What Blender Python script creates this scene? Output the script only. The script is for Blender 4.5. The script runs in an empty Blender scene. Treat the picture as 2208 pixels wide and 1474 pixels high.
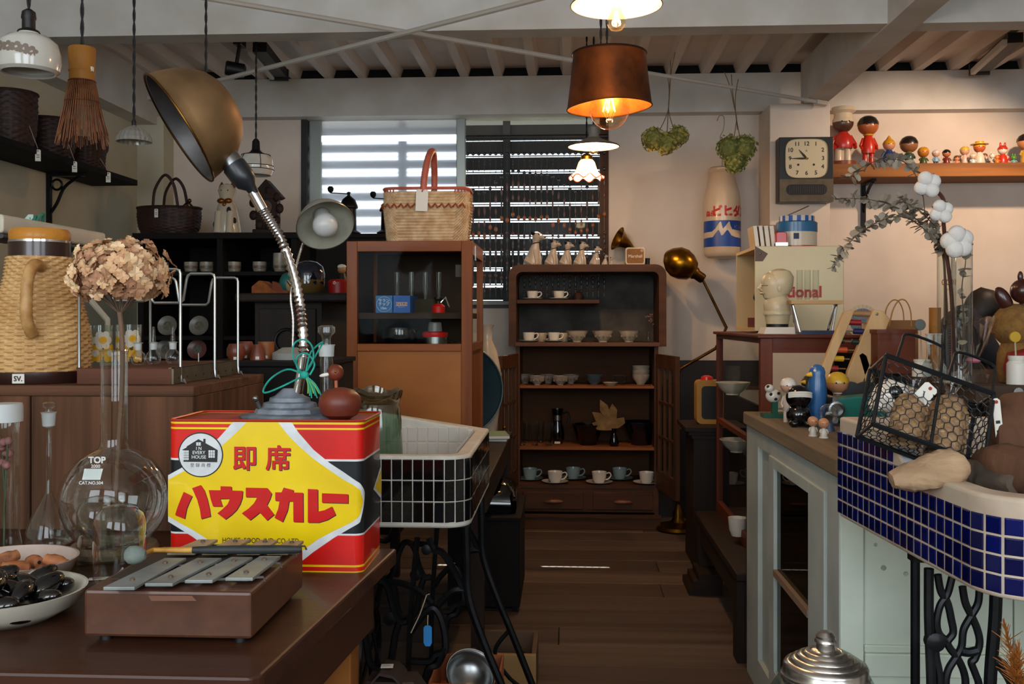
import bpy, math, random
from mathutils import Vector as V, Matrix, Euler
rnd = random.Random(7)
SC = bpy.context.scene
COL = SC.collection
PI = math.pi
sin, cos = math.sin, math.cos

# ---------------------------------------------------------------- camera
F, EYE, HZ = 2150.0, 1.15, 690.0
YAW = math.atan((1222 - 1104) / F)
cd = bpy.data.cameras.new('camera')
cd.sensor_width = 36.0
cd.lens = 36.0 * F / 2208
cd.shift_y = -(737 - HZ) / 2208
cd.clip_start = 0.05
cam = bpy.data.objects.new('camera', cd)
COL.objects.link(cam)
cam.location = (0, 0, EYE)
cam.rotation_euler = (PI / 2, 0, YAW)
SC.camera = cam

# ---------------------------------------------------------------- world, exposure
wd = bpy.data.worlds.new('world'); SC.world = wd; wd.use_nodes = True
wd.node_tree.nodes['Background'].inputs[0].default_value = (0.80, 0.90, 1.0, 1)
wd.node_tree.nodes['Background'].inputs[1].default_value = 3.6
SC.view_settings.view_transform = 'Standard'
SC.view_settings.look = 'None'
SC.view_settings.gamma = 1
SC.view_settings.use_curve_mapping = False
SC.view_settings.exposure = 0.1
cy = SC.cycles
cy.transparent_max_bounces = 24
cy.max_bounces = 8
cy.sample_clamp_indirect = 4.0
cy.blur_glossy = 0.5
cy.caustics_reflective = False
cy.caustics_refractive = False

def area(name, loc, rot, sx, sy, power, col):
    l = bpy.data.lights.new(name, 'AREA'); l.shape = 'RECTANGLE'; l.size = sx; l.size_y = sy
    l.energy = power; l.color = col
    o = bpy.data.objects.new(name, l); COL.objects.link(o); o.location = loc; o.rotation_euler = rot
    return o
def point(name, loc, power, col, r=0.03):
    l = bpy.data.lights.new(name, 'POINT'); l.energy = power; l.color = col; l.shadow_soft_size = r
    o = bpy.data.objects.new(name, l); COL.objects.link(o); o.location = loc
    return o
DAY = (0.86, 0.93, 1.0)
# daylight entering by the three shop-front windows behind the camera
area('shop_window_light', (-1.75, -1.45, 1.75), (PI/2, 0, 0), 1.3, 1.5, 27, DAY)
area('shop_window_light', (0.10, -1.45, 1.75), (PI/2, 0, 0), 1.3, 1.5, 27, DAY)
area('shop_window_light', (1.95, -1.45, 1.75), (PI/2, 0, 0), 1.3, 1.5, 18, DAY)

# low winter sun behind the house: one streak slips in between the eave and an added blocking board
sl = bpy.data.lights.new('sun', 'SUN'); sl.energy = 26; sl.angle = math.radians(.3); sl.color = (1, .95, .88)
so = bpy.data.objects.new('sun', sl); COL.objects.link(so); so.location = (0, 9, 6)
so.rotation_euler = V((0, -1, -1.75)).to_track_quat('-Z', 'Y').to_euler()

# ---------------------------------------------------------------- projection helpers (authoring only)
def ray(px, py):
    xc = (px - 1104) / F; zc = (HZ - py) / F
    return V((cos(YAW) * xc - sin(YAW), sin(YAW) * xc + cos(YAW), zc))
def W(px, py, Y):
    d = ray(px, py); t = Y / d.y
    return V((d.x * t, Y, EYE + d.z * t))
def G(px, py, z):
    d = ray(px, py); t = (z - EYE) / d.z
    return V((d.x * t, d.y * t, z))
def mpp(Y): return Y / F
def X_(px, Y): return W(px, HZ, Y).x
def Z_(py, Y, px=1222): return W(px, py, Y).z

# ---------------------------------------------------------------- mesh helpers
class M:
    def __init__(s): s.v = []; s.f = []; s.m = []; s.cm = 0
    def add(s, vs, fs, xf=None):
        b = len(s.v)
        for p in vs:
            p = V(p); s.v.append(xf @ p if xf else p)
        for f in fs: s.f.append([i + b for i in f]); s.m.append(s.cm)
        return s
    def mat(s, i): s.cm = i; return s
    def box(s, c, d, rz=0, xf=None):
        x, y, z = d[0]/2, d[1]/2, d[2]/2
        vs = [V((sx*x, sy*y, sz*z)) for sz in (-1, 1) for sx, sy in ((-1,-1),(1,-1),(1,1),(-1,1))]
        if rz: vs = [Matrix.Rotation(rz, 3, 'Z') @ p for p in vs]
        vs = [p + V(c) for p in vs]
        return s.add(vs, [(3,2,1,0),(4,5,6,7),(0,1,5,4),(1,2,6,5),(2,3,7,6),(3,0,4,7)], xf)
    def bb(s, x0, x1, y0, y1, z0, z1, xf=None):
        return s.box(((x0+x1)/2, (y0+y1)/2, (z0+z1)/2), (abs(x1-x0), abs(y1-y0), abs(z1-z0)), 0, xf)
    def lathe(s, prof, n=24, c=(0,0,0), xf=None, a0=0, a1=2*PI, cap=True):
        full = abs(a1 - a0 - 2*PI) < 1e-6
        k = n if full else n + 1
        vs, fs, rows = [], [], []
        for r, z in prof:
            if r < 1e-6: rows.append([len(vs)]); vs.append((c[0], c[1], c[2]+z))
            else:
                rows.append(list(range(len(vs), len(vs)+k)))
                for i in range(k):
                    a = a0 + (a1-a0)*i/n
                    vs.append((c[0]+r*cos(a), c[1]+r*sin(a), c[2]+z))
        for A, B in zip(rows, rows[1:]):
            if len(A) == 1 and len(B) == 1: continue
            for i in range(n):
                j = (i+1) % k
                if len(A) == 1: fs.append((A[0], B[j], B[i]))
                elif len(B) == 1: fs.append((A[i], A[j], B[0]))
                else: fs.append((A[i], A[j], B[j], B[i]))
        if cap and full:
            if len(rows[0]) > 1: fs.append(rows[0][::-1])
            if len(rows[-1]) > 1: fs.append(rows[-1])
        return s.add(vs, fs, xf)
    def cyl(s, c, r, h, n=16, xf=None, r2=None):
        return s.lathe([(r, 0), (r if r2 is None else r2, h)], n, c, xf)
    def ball(s, c, r, nu=16, nv=10, xf=None):
        if not hasattr(r, '__len__'): r = (r, r, r)
        b = Matrix.Translation(V(c)) @ Matrix.Diagonal((r[0], r[1], r[2], 1))
        if xf: b = xf @ b
        return s.lathe([(sin(PI*i/nv), -cos(PI*i/nv)) for i in range(nv+1)], nu, (0,0,0), b)
    def tube(s, pts, r, n=8, closed=False, xf=None, caps=True):
        pts = [V(p) for p in pts]; k = len(pts)
        rr = r if hasattr(r, '__len__') else [r]*k
        T0 = None; vs = []; up = None
        for i, p in enumerate(pts):
            a = pts[(i-1) % k] if (closed or i > 0) else p
            b = pts[(i+1) % k] if (closed or i < k-1) else p
            t = (b - a)
            t = t.normalized() if t.length > 1e-9 else V((0,0,1))
            if up is None:
                up = t.orthogonal().normalized()
            else:
                up = (up - t * up.dot(t))
                up = up.normalized() if up.length > 1e-6 else t.orthogonal().normalized()
            w = t.cross(up)
            for j in range(n):
                an = 2*PI*j/n
                vs.append(p + (up*cos(an) + w*sin(an)) * rr[i])
        fs = []
        for i in range(k if closed else k-1):
            i2 = (i+1) % k
            for j in range(n):
                j2 = (j+1) % n
                fs.append((i*n+j, i*n+j2, i2*n+j2, i2*n+j))
        if caps and not closed:
            fs.append(list(range(n))[::-1]); fs.append([(k-1)*n+j for j in range(n)])
        return s.add(vs, fs, xf)
    def prism(s, poly, z0, z1, xf=None):
        n = len(poly)
        ar = sum(poly[i][0]*poly[(i+1)%n][1]-poly[(i+1)%n][0]*poly[i][1] for i in range(n))
        if ar < 0: poly = poly[::-1]
        vs = [(p[0], p[1], z0) for p in poly] + [(p[0], p[1], z1) for p in poly]
        fs = [list(range(n))[::-1], list(range(n, 2*n))] + [(i, (i+1) % n, n+(i+1) % n, n+i) for i in range(n)]
        return s.add(vs, fs, xf)
    def loft(s, rings, xf=None, caps=True):
        n = len(rings[0]); vs = [p for r in rings for p in r]; fs = []
        for i in range(len(rings)-1):
            for j in range(n):
                j2 = (j+1) % n
                fs.append((i*n+j, i*n+j2, (i+1)*n+j2, (i+1)*n+j))
        if caps: fs.append(list(range(n))[::-1]); fs.append([(len(rings)-1)*n+j for j in range(n)])
        return s.add(vs, fs, xf)
    def quad(s, a, b, c, d): return s.add([a, b, c, d], [(0, 1, 2, 3)])

def spline(pts, n=6, closed=False):
    pts = [V(p) for p in pts]; out = []; k = len(pts)
    segs = k if closed else k-1
    for i in range(segs):
        p1, p2 = pts[i], pts[(i+1) % k]
        p0 = pts[(i-1) % k] if (closed or i > 0) else p1
        p3 = pts[(i+2) % k] if (closed or i < k-2) else p2
        for j in range(n):
            t = j/n
            out.append(0.5*((2*p1)+(p2-p0)*t+(2*p0-5*p1+4*p2-p3)*t*t+(3*p1-p0-3*p2+p3)*t**3))
    if not closed: out.append(pts[-1])
    return out
def rrect(x0, x1, y0, y1, r, n=4):
    out = []
    for cx, cy_, a in ((x1-r, y0+r, -PI/2), (x1-r, y1-r, 0), (x0+r, y1-r, PI/2), (x0+r, y0+r, PI)):
        for i in range(n+1):
            t = a + PI/2*i/n; out.append((cx+r*cos(t), cy_+r*sin(t)))
    return out
def TR(x, y=0, z=0): return Matrix.Translation(V((x, y, z)) if not hasattr(x, '__len__') else V(x))
def RX(a): return Matrix.Rotation(a, 4, 'X')
def RY(a): return Matrix.Rotation(a, 4, 'Y')
def RZ(a): return Matrix.Rotation(a, 4, 'Z')
def SCL(x, y=None, z=None): return Matrix.Diagonal((x, y if y else x, z if z else x, 1))
def frame(o, zdir, xdir=None):
    z = V(zdir).normalized()
    x = V(xdir) if xdir is not None else (V((1, 0, 0)) if abs(z.x) < .9 else V((0, 1, 0)))
    x = (x - z*x.dot(z)).normalized(); y = z.cross(x)
    m = Matrix.Identity(4)
    for i in range(3): m[i][0] = x[i]; m[i][1] = y[i]; m[i][2] = z[i]; m[i][3] = V(o)[i]
    return m
FACE = RX(PI/2)      # local XY drawing plane -> world XZ facing -Y

def O(name, mb, mats, parent=None, smooth=True, bevel=0, w=False, kind=None, label=None, seg=2, ang=38, solid=0):
    """one mesh object; top-level meshes get their origin at the base; w=True: vertices are in world space"""
    me = bpy.data.meshes.new(name)
    vs = mb.v
    off = V((0, 0, 0))
    if parent is None:
        xs = [p.x for p in vs]; ys = [p.y for p in vs]; zs = [p.z for p in vs]
        off = V(((min(xs)+max(xs))/2, (min(ys)+max(ys))/2, min(zs)))
        vs = [p - off for p in vs]
    me.from_pydata(vs, [], mb.f)
    if not isinstance(mats, (list, tuple)): mats = [mats]
    for m in mats: me.materials.append(m)
    if len(mats) > 1: me.polygons.foreach_set('material_index', [min(i, len(mats)-1) for i in mb.m])
    if smooth:
        me.polygons.foreach_set('use_smooth', [True]*len(me.polygons))
        me.update(); me.set_sharp_from_angle(angle=math.radians(ang))
    me.update()
    o = bpy.data.objects.new(name, me); COL.objects.link(o)
    if parent is None: o.location = off
    else:
        o.parent = parent
        if w: o.matrix_parent_inverse = WM(parent).inverted()
    if solid:
        sm = o.modifiers.new('s', 'SOLIDIFY'); sm.thickness = solid; sm.offset = 0
    if bevel:
        b = o.modifiers.new('b', 'BEVEL'); b.width = bevel; b.segments = seg; b.limit_method = 'ANGLE'; b.angle_limit = math.radians(40)
    if kind: o['kind'] = kind
    if label: o['label'] = label
    return o
def WM(o):
    m = o.matrix_basis
    return WM(o.parent) @ o.matrix_parent_inverse @ m if o.parent else m.copy()
LABELS = {}
def tag(o, label, cat, group=None):
    o['label'] = label; o['category'] = cat
    if group: o['group'] = group
    return o
def T(name, label, cat, loc=(0, 0, 0), rz=0, group=None, rot=None):
    o = bpy.data.objects.new(name, None); COL.objects.link(o); o.empty_display_size = .05
    o.location = loc; o.rotation_euler = rot if rot else (0, 0, rz)
    return tag(o, label, cat, group)
def struct(name, mb, m, **k):
    return O(name, mb, m, kind='structure', **k)
def dup(root, loc=None, rz=None, label=None, scale=None, mats=None, group=None):
    r = root.copy(); COL.objects.link(r)
    if loc is not None: r.location = loc
    if rz is not None: r.rotation_euler = (0, 0, rz)
    if scale is not None: r.scale = (scale,)*3 if not hasattr(scale, '__len__') else scale
    if label: r['label'] = label
    if group: r['group'] = group
    def rec(a, b):
        for ch in list(a.children):
            c = ch.copy(); COL.objects.link(c); c.parent = b; rec(ch, c)
    rec(root, r)
    return r
def piece(src, parent, loc=None, rot=None, scale=None):
    """another copy of a part, sharing its mesh"""
    c = src.copy(); COL.objects.link(c); c.parent = parent
    if loc is not None: c.location = loc
    if rot is not None: c.rotation_euler = rot
    if scale is not None: c.scale = scale
    return c

# ---------------------------------------------------------------- materials
def lin(c):
    if isinstance(c, str):
        c = c.lstrip('#'); c = [int(c[i:i+2], 16)/255 for i in (0, 2, 4)]
        return tuple((x/12.92 if x <= .04045 else ((x+.055)/1.055)**2.4) for x in c)
    return tuple(c[:3])
MC = {}
def P(name, col, rough=.5, metal=0, col2=None, sc=8, st=(1, 1, 1), det=5, lo=.35, hi=.65, bump=0, bsc=None, coat=0, trans=0, ior=1.45, sub=0, em=None, es=0, alpha=1, dist=0, spec=.5, r2=None):
    key = (name,)
    if key in MC: return MC[key]
    m = bpy.data.materials.new(name); m.use_nodes = True; MC[key] = m
    nt = m.node_tree; b = nt.nodes['Principled BSDF']; L = nt.links.new
    def I(n, v): b.inputs[n].default_value = v
    c1 = lin(col); I('Base Color', (*c1, 1)); I('Roughness', rough); I('Metallic', metal); I('IOR', ior)
    I('Specular IOR Level', spec)
    if coat: I('Coat Weight', coat); I('Coat Roughness', .08)
    if trans: I('Transmission Weight', trans)
    if sub: I('Subsurface Weight', sub); I('Subsurface Radius', (.01, .006, .004))
    if em: I('Emission Color', (*lin(em), 1)); I('Emission Strength', es)
    if alpha < 1: I('Alpha', alpha)
    if col2 or bump:
        tc = nt.nodes.new('ShaderNodeTexCoord'); mp = nt.nodes.new('ShaderNodeMapping')
        mp.inputs['Scale'].default_value = st; L(tc.outputs['Object'], mp.inputs[0])
        no = nt.nodes.new('ShaderNodeTexNoise'); no.inputs['Scale'].default_value = sc; no.inputs['Detail'].default_value = det
        no.inputs['Distortion'].default_value = dist
        L(mp.outputs[0], no.inputs[0])
        if col2:
            cr = nt.nodes.new('ShaderNodeValToRGB'); L(no.outputs[0], cr.inputs[0])
            cr.color_ramp.elements[0].position = lo; cr.color_ramp.elements[1].position = hi
            cr.color_ramp.elements[0].color = (*c1, 1); cr.color_ramp.elements[1].color = (*lin(col2), 1)
            L(cr.outputs[0], b.inputs['Base Color'])
            if r2 is not None:
                mr = nt.nodes.new('ShaderNodeMapRange'); L(no.outputs[0], mr.inputs[0])
                mr.inputs[1].default_value = lo; mr.inputs[2].default_value = hi; mr.inputs[3].default_value = rough; mr.inputs[4].default_value = r2
                L(mr.outputs[0], b.inputs['Roughness'])
        if bump:
            bn = no
            if bsc:
                bn = nt.nodes.new('ShaderNodeTexNoise'); bn.inputs['Scale'].default_value = bsc; bn.inputs['Detail'].default_value = 4
                L(mp.outputs[0], bn.inputs[0])
            bp = nt.nodes.new('ShaderNodeBump'); bp.inputs['Strength'].default_value = bump; bp.inputs['Distance'].default_value = .004
            L(bn.outputs[0], bp.inputs['Height']); L(bp.outputs[0], b.inputs['Normal'])
    return m
def wood(name, c1, c2, ax='x', sc=14, rough=.5, bump=.25, coat=0, lo=.3, hi=.7, k=.07):
    st = {'x': (k, 1, 1), 'y': (1, k, 1), 'z': (1, 1, k)}[ax]
    return P(name + '_' + ax, c1, min(.85, rough+.12), 0, c2, sc, st, 8, lo, hi, bump, sc*3, coat*.4, dist=.6, spec=.28)
def glass(name, tint='#f4f8f6', edge=.8, rough=.02, base=.035, k=2.0, gcol='#ffffff'):
    """thin clear glass: sees through face on, mirrors at grazing angles"""
    m = bpy.data.materials.new(name); m.use_nodes = True; nt = m.node_tree; L = nt.links.new
    nt.nodes.remove(nt.nodes['Principled BSDF']); out = nt.nodes['Material Output']
    tr = nt.nodes.new('ShaderNodeBsdfTransparent'); tr.inputs[0].default_value = (*lin(tint), 1)
    gl = nt.nodes.new('ShaderNodeBsdfGlossy'); gl.inputs['Roughness'].default_value = rough; gl.inputs[0].default_value = (*lin(gcol), 1)
    lw = nt.nodes.new('ShaderNodeLayerWeight'); lw.inputs[0].default_value = .5
    pw = nt.nodes.new('ShaderNodeMath'); pw.operation = 'POWER'; L(lw.outputs['Facing'], pw.inputs[0]); pw.inputs[1].default_value = k
    ma = nt.nodes.new('ShaderNodeMath'); ma.operation = 'MULTIPLY_ADD'; L(pw.outputs[0], ma.inputs[0]); ma.inputs[1].default_value = edge; ma.inputs[2].default_value = base
    mx = nt.nodes.new('ShaderNodeMixShader'); L(ma.outputs[0], mx.inputs[0]); L(tr.outputs[0], mx.inputs[1]); L(gl.outputs[0], mx.inputs[2])
    L(mx.outputs[0], out.inputs[0])
    return m
def emis(name, col, s):
    m = bpy.data.materials.new(name); m.use_nodes = True; nt = m.node_tree
    nt.nodes.remove(nt.nodes['Principled BSDF']); e = nt.nodes.new('ShaderNodeEmission')
    e.inputs[0].default_value = (*lin(col), 1); e.inputs[1].default_value = s
    nt.links.new(e.outputs[0], nt.nodes['Material Output'].inputs[0])
    return m

def textm(s, size, align='CENTER', bold=0, sx=1, font_sp=1):
    c = bpy.data.curves.new('t', 'FONT'); c.body = s; c.size = size; c.resolution_u = 3
    c.align_x = align; c.align_y = 'CENTER'; c.space_character = font_sp
    o = bpy.data.objects.new('t', c); me = o.to_mesh()
    mb = M(); fs = [list(p.vertices) for p in me.polygons]; e = bold*size
    for i, (dx, dy) in enumerate(((e, e), (-e, e), (e, -e), (-e, -e)) if bold else ((0, 0),)):
        mb.add([(v.co.x*sx+dx, v.co.y+dy, .00005*i) for v in me.vertices], fs)
    o.to_mesh_clear(); bpy.data.objects.remove(o); bpy.data.curves.remove(c)
    return mb
def lettering(s, size, m, parent, xf, w=True, bold=0, align='CENTER', sx=1, name='lettering', wrap=None, sp=1):
    mb = textm(s, size, align, bold, sx, sp)
    vs = []
    for p in mb.v:
        vs.append(wrap(p) if wrap else xf @ p)
    mb.v = vs
    return O(name, mb, m, parent, smooth=False, w=w)
# ---------------------------------------------------------------- palette
WALL = P('wall_paint', '#dacdbf', .75, 0, '#cec0b1', 3, bump=.08, bsc=60)
WALLG = P('wall_paint_left', '#c2bca4', .75, 0, '#b3ad96', 3, bump=.08, bsc=60)
BEAM = P('beam_paint', '#d2d0ca', .6, 0, '#c3bfb5', 5, bump=.05, bsc=30)
DECK = P('deck_paint', '#ebe2da', .6, 0, '#e2d7cd', 2)
BLACK = P('black', '#0c0c0d', .5)
BLK_GLOSS = P('black_gloss', '#060608', .12, coat=.6)
IRON = P('cast_iron', '#15171a', .42, .55, '#0b0c0d', 25, bump=.3)
DKWOOD = {a: wood('dark_wood', '#170e08', '#26180e', a, 18, .45) for a in 'xyz'}
BLKWOOD = {a: wood('black_wood', '#070605', '#100d0a', a, 16, .65) for a in 'xyz'}
CABWOOD = {a: wood('cabinet_wood', '#38200d', '#50301a', a, 20, .45) for a in 'xyz'}
OAK = {a: wood('orange_oak', '#6b3610', '#8f4f1c', a, 16, .42, coat=.15) for a in 'xyz'}
REDW = {a: wood('red_mahogany', '#4a1d0a', '#6b3013', a, 16, .4, coat=.2) for a in 'xyz'}
TABW = {a: wood('table_wood', '#2a150c', '#472717', a, 12, .33, coat=.25) for a in 'xyz'}
CRATEW = {a: wood('crate_wood', '#3a2415', '#6a4630', a, 26, .65, bump=.5, k=.04) for a in 'xyz'}
SHELFW = {a: wood('shelf_pine', '#6f4421', '#98622f', a, 14, .5) for a in 'xyz'}
GREYW = {a: wood('weathered_wood', '#5c5142', '#84755f', a, 16, .8, bump=.5) for a in 'xyz'}
PALEW = {a: wood('pale_wood', '#b08a5c', '#cfac7c', a, 16, .55) for a in 'xyz'}
FLOORW = [wood('floor_wood%d' % i, c[0], c[1], 'x', 11, .5, bump=.35, k=.05) for i, c in enumerate((('#44372d', '#62534a'), ('#3d3128', '#574840'), ('#4b3d33', '#6a5a50')))]
MINT = P('mint_paint', '#d2dccb', .5, 0, '#c3cfbe', 6, bump=.12, bsc=40)
MINT_SHADED = P('mint_paint_shaded', '#b6bfb8', .5, 0, '#a2aca6', 5, bump=.12, bsc=30)  # the cabinet's mint on its aisle side, shade mixed into the colour
CHROME = P('chrome', '#d8d8d8', .12, 1)
STEEL = P('steel', '#8b8d8c', .3, 1)
ALU = P('aluminium', '#d6d3cc', .26, .95, '#b5b2ac', 30)
BRASS = P('brass', '#a9771f', .28, 1, '#7a5212', 14)
BRASS_D = P('old_brass', '#6b4a1c', .4, 1, '#3f2a10', 12)
WHITE = P('white_ceramic', '#d9d4c8', .22, coat=.4)
WHITE_M = P('white_paper', '#dcd8ce', .8)
CREAM = P('cream_enamel', '#d8cba2', .4, 0, '#cdbf95', 4)
GLASS = glass('clear_glass')
GLASSP = glass('pane_glass', '#eef2ee', .3, .01, .0015, 4)
GLASSD = glass('dark_pane_glass', '#9aa296', .3, .01, .012, 4)
FROSTG = P('ground_glass', '#dfe5e3', .5, trans=.4)
REDP = P('red_paint', '#c31a12', .35, coat=.3)
BLUEP = P('blue_paint', '#1d4f9e', .4)
YELP = P('yellow_paint', '#e0b01a', .45)
ORNG = P('orange_paint', '#c9651c', .5)
TAGP = P('tag_paper', '#d6d2c6', .8)
TAGR = P('tag_ring', '#8f3018', .7)
STRING = P('string', '#b7a487', .9)
LEATHER = P('brown_leather', '#3a2a24', .6, bump=.2)

# ---------------------------------------------------------------- the room
XL, XR, YB, YF = -2.53, 3.3, 5.9, -1.5
b = M().bb(XL-.2, XR+.2, YF, YB+.1, -.12, -.022)
floor = struct('floor', b, P('subfloor', '#15100c', .9), smooth=False)
yy = YF; k = 0
src = {}
while yy < YB - .01:
    joints = [XL, rnd.uniform(-1.2, 1.6), XR]
    for x0, x1 in zip(joints, joints[1:]):
        mb = M().bb(x0+.0015, x1-.0015, yy+.002, min(yy+.208, YB), -.022, 0)
        O('plank', mb, FLOORW[rnd.randrange(3)], floor, smooth=False, w=True, bevel=.002, seg=1)
    yy += .21; k += 1

# back wall with the window opening
wx0, wx1 = X_(650, YB), X_(1312, YB); wz1, wz0 = Z_(247, YB, 980), Z_(657, YB, 980)
b = M()
b.bb(XL-.1, wx0, YB, YB+.1, 0, 2.7); b.bb(wx1, XR+.1, YB, YB+.1, 0, 2.7)
b.bb(wx0, wx1, YB, YB+.1, 0, wz0); b.bb(wx0, wx1, YB, YB+.1, wz1, 2.7)
struct('wall_back', b, WALL, smooth=False)
struct('wall_left', M().bb(XL-.1, XL, YF, YB, 0, 2.7), WALLG, smooth=False)
struct('wall_right', M().bb(XR, XR+.1, YF, YB, 0, 2.7), WALL, smooth=False)
b = M().bb(XL, XR, YF-.1, YF, 0, 1.0).bb(XL, XR, YF-.1, YF, 2.5, 2.7)
for x0, x1 in ((XL, -2.4), (-1.1, -.55), (.75, 1.3), (2.6, XR)): b.bb(x0, x1, YF-.1, YF, 1.0, 2.5)
struct('wall_front', b, WALL, smooth=False)
struct('trim_1', M().bb(.5, XR, YB-.02, YB, 0, .915), P('wainscot', '#1a1310', .5, 0, '#241a15', 12, bump=.1), smooth=False)

# corrugated steel roof deck
b = M(); zl, zh = 2.575, 2.628; xs = -2.8; pr = []
while xs < 3.6:
    pr += [(xs-.022, zl), (xs+.022, zl), (xs+.038, zh), (xs+.162, zh)]; xs += .2
vs = []; fs = []
for x, z in pr: vs += [(x, YF-.1, z), (x, YB+.2, z)]
for i in range(len(pr)-1): fs.append((2*i, 2*i+1, 2*i+3, 2*i+2))
b.add(vs, fs)
struct('ceiling', b, DECK, smooth=False, solid=.004)
struct('trim_2', M().bb(XL, XR, 5.83, 5.88, 2.572, 2.635), P('dark_filler', '#0d1112', .9), smooth=False)
# beams
def hbeam(name, x0, x1, y0, y1, z0, z1):
    b = M().bb(x0, x1, y0, y1, z0, z0+.012).bb(x0, x1, y0, y1, z1-.012, z1)
    if x1-x0 > y1-y0: b.bb(x0, x1, y0, y0+.012, z0+.012, z1-.012)
    else: b.bb(x0, x1, y0, y1, z0+.012, z1-.012)
    return struct(name, b, BEAM, smooth=False)
hbeam('trim_3', XL, XR, 5.80, 5.90, 2.35, 2.572)
hbeam('trim_4', XL, XR, 4.12, 4.24, 2.352, 2.572)
hbeam('trim_5', X_(1727, 5.62), X_(1778, 5.62), -1.5, 5.62, 2.345, 2.572)
hbeam('trim_6', XL, XL+.12, -1.5, 5.9, 2.30, 2.572)
# posts
px0, px1 = X_(1660, 5.58), X_(1790, 5.58)
struct('trim_7', M().bb(px0, px1, 5.58, 5.9, 0, 2.345), WALL, smooth=False, bevel=.004)
struct('trim_8', M().bb(XL, XL+.16, 5.75, 5.9, 0, 2.35), WALLG, smooth=False)
# flat brace rods under the roof
ROD = P('rod_paint', '#b3ada2', .5)
RODS = []
def rod_y(px):
    p0, p1 = RODS[0]; r = ray(px, HZ); n = V((r.y, -r.x, 0)); d = p1-p0; return (p0-d*(p0.dot(n)/d.dot(n))).y
def rod(lab, a, c, y0, y1, zz=2.335):
    a, c = G(*a, zz), G(*c, zz); d = c - a
    p0 = a + d*((y0-a.y)/d.y); p1 = a + d*((y1-a.y)/d.y)
    t = T('brace_rod', lab, 'rod', (p0+p1)/2); RODS.append((p0, p1))
    O('bar', M().tube([p0, p1], .011, 8), ROD, t, w=True)
    f = M(); u = (p1-p0).normalized()
    f.tube([p1-u*.02, p1+u*.06], .02, 6)
    O('bracket', f, ROD, t, w=True)
rod('grey roof brace rod running from the upper left to the white post beside the clock', (480, 2), (1700, 209), 3.0, 5.5)
rod('grey roof brace rod rising from the left window side up to the top edge', (520, 161), (1150, 0), 2.9, 5.05, 2.307)

# ---------------------------------------------------------------- window
win = T('window_1', '', 'window', (0, 0, 0)); del win['label']; del win['category']; win['kind'] = 'structure'
win.location = ((wx0+wx1)/2, YB, wz0)
FRD = P('dark_frame', '#15120f', .5); FRA = P('alu_frame', '#8f948f', .35, .8); FRB = wood('jamb_wood', '#3b2415', '#5a3a22', 'z', 14)
O('frame', M().bb(wx0, wx0+.035, YB-.01, YB+.09, wz0, wz1).bb(wx0, wx1, YB-.01, YB+.09, wz0-.02, wz0), FRD, win, w=True, smooth=False)
O('jamb', M().bb(wx1-.05, wx1, YB-.015, YB+.09, wz0, wz1), FRB, win, w=True, smooth=False)
O('sill', M().bb(wx0-.02, wx1+.02, YB-.03, YB+.09, wz0-.0, wz0+.02), P('sill_paint', '#8d8a82', .5), win, w=True, smooth=False)
O('head', M().bb(wx0, wx1, YB-.005, YB+.095, wz1-.022, wz1), BEAM, win, w=True, smooth=False)
xa, xb = X_(664, YB), X_(690, YB); xm0, xm1 = X_(983, YB), X_(1003, YB)
f = M()
f.bb(xa, xb, YB+.03, YB+.06, wz0, wz1); f.bb(xm0, xm1, YB+.02, YB+.06, wz0, wz1)
f.bb(xb, xm0, YB+.035, YB+.055, wz0+.02, wz0+.05)
O('sash', f, FRA, win, w=True, smooth=False, bevel=.004)
# frosted pane
fm = bpy.data.materials.new('frosted_pane'); fm.use_nodes = True; nt = fm.node_tree
bs = nt.nodes['Principled BSDF']; bs.inputs['Base Color'].default_value = (.86, .90, .97, 1); bs.inputs['Roughness'].default_value = .6
bs.inputs['Transmission Weight'].default_value = 1; bs.inputs['IOR'].default_value = 1.06
tr = nt.nodes.new('ShaderNodeBsdfTranslucent'); tr.inputs[0].default_value = (.7, .76, .9, 1)
mx = nt.nodes.new('ShaderNodeMixShader'); mx.inputs[0].default_value = .5
nt.links.new(bs.outputs[0], mx.inputs[1]); nt.links.new(tr.outputs[0], mx.inputs[2]); nt.links.new(mx.outputs[0], nt.nodes['Material Output'].inputs[0])
O('pane', M().add([(xb, YB+.045, wz0+.05), (xm0, YB+.045, wz0+.05), (xm0, YB+.045, wz1), (xb, YB+.045, wz1)], [(0, 1, 2, 3)]), fm, win, w=True, smooth=False)
O('pane', M().add([(xm1, YB+.05, wz0+.02), (wx1-.05, YB+.05, wz0+.02), (wx1-.05, YB+.05, wz1), (xm1, YB+.05, wz1)], [(0, 1, 2, 3)]), glass('window_glass', '#f3f7f5', .2, .01, .002, 4), win, w=True, smooth=False)
# slatted screen outside, with posts
scr = T('louvre_screen', 'black slatted louvre screen standing outside the window', 'louvre', (0, 6.25, 0))
SLAT = P('slat', '#14161a', .6); ys = 6.22
nsl = 0
for py in range(-3, 22):
    zc = Z_(267 + 34.9*py + 17, ys, 980)
    if zc < .1: break
    if zc > 2.41: continue
    for xa_, xb_, hh_ in ((-1.75, X_(990, ys), .027), (X_(990, ys), .45, .039)): O('slat', M().bb(xa_, xb_, ys, ys+.012, zc-hh_, zc+hh_), SLAT, scr, w=True, smooth=False)  # left slats stand in for a translucent sheet, narrowed to brighten the frosted pane
    mb = M().bb(-1.75, .45, ys+.05, ys+.062, zc-.0485, zc-.0425)
    O('rail', mb, SLAT, scr, w=True, smooth=False)
for pxx, ww in ((870, .05), (1093, .045), (620, .05), (1330, .05)):
    x = X_(pxx, ys); O('post', M().bb(x-ww/2, x+ww/2, ys-.04, ys-.002, 0, 2.44), SLAT, scr, w=True, smooth=False)
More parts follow.
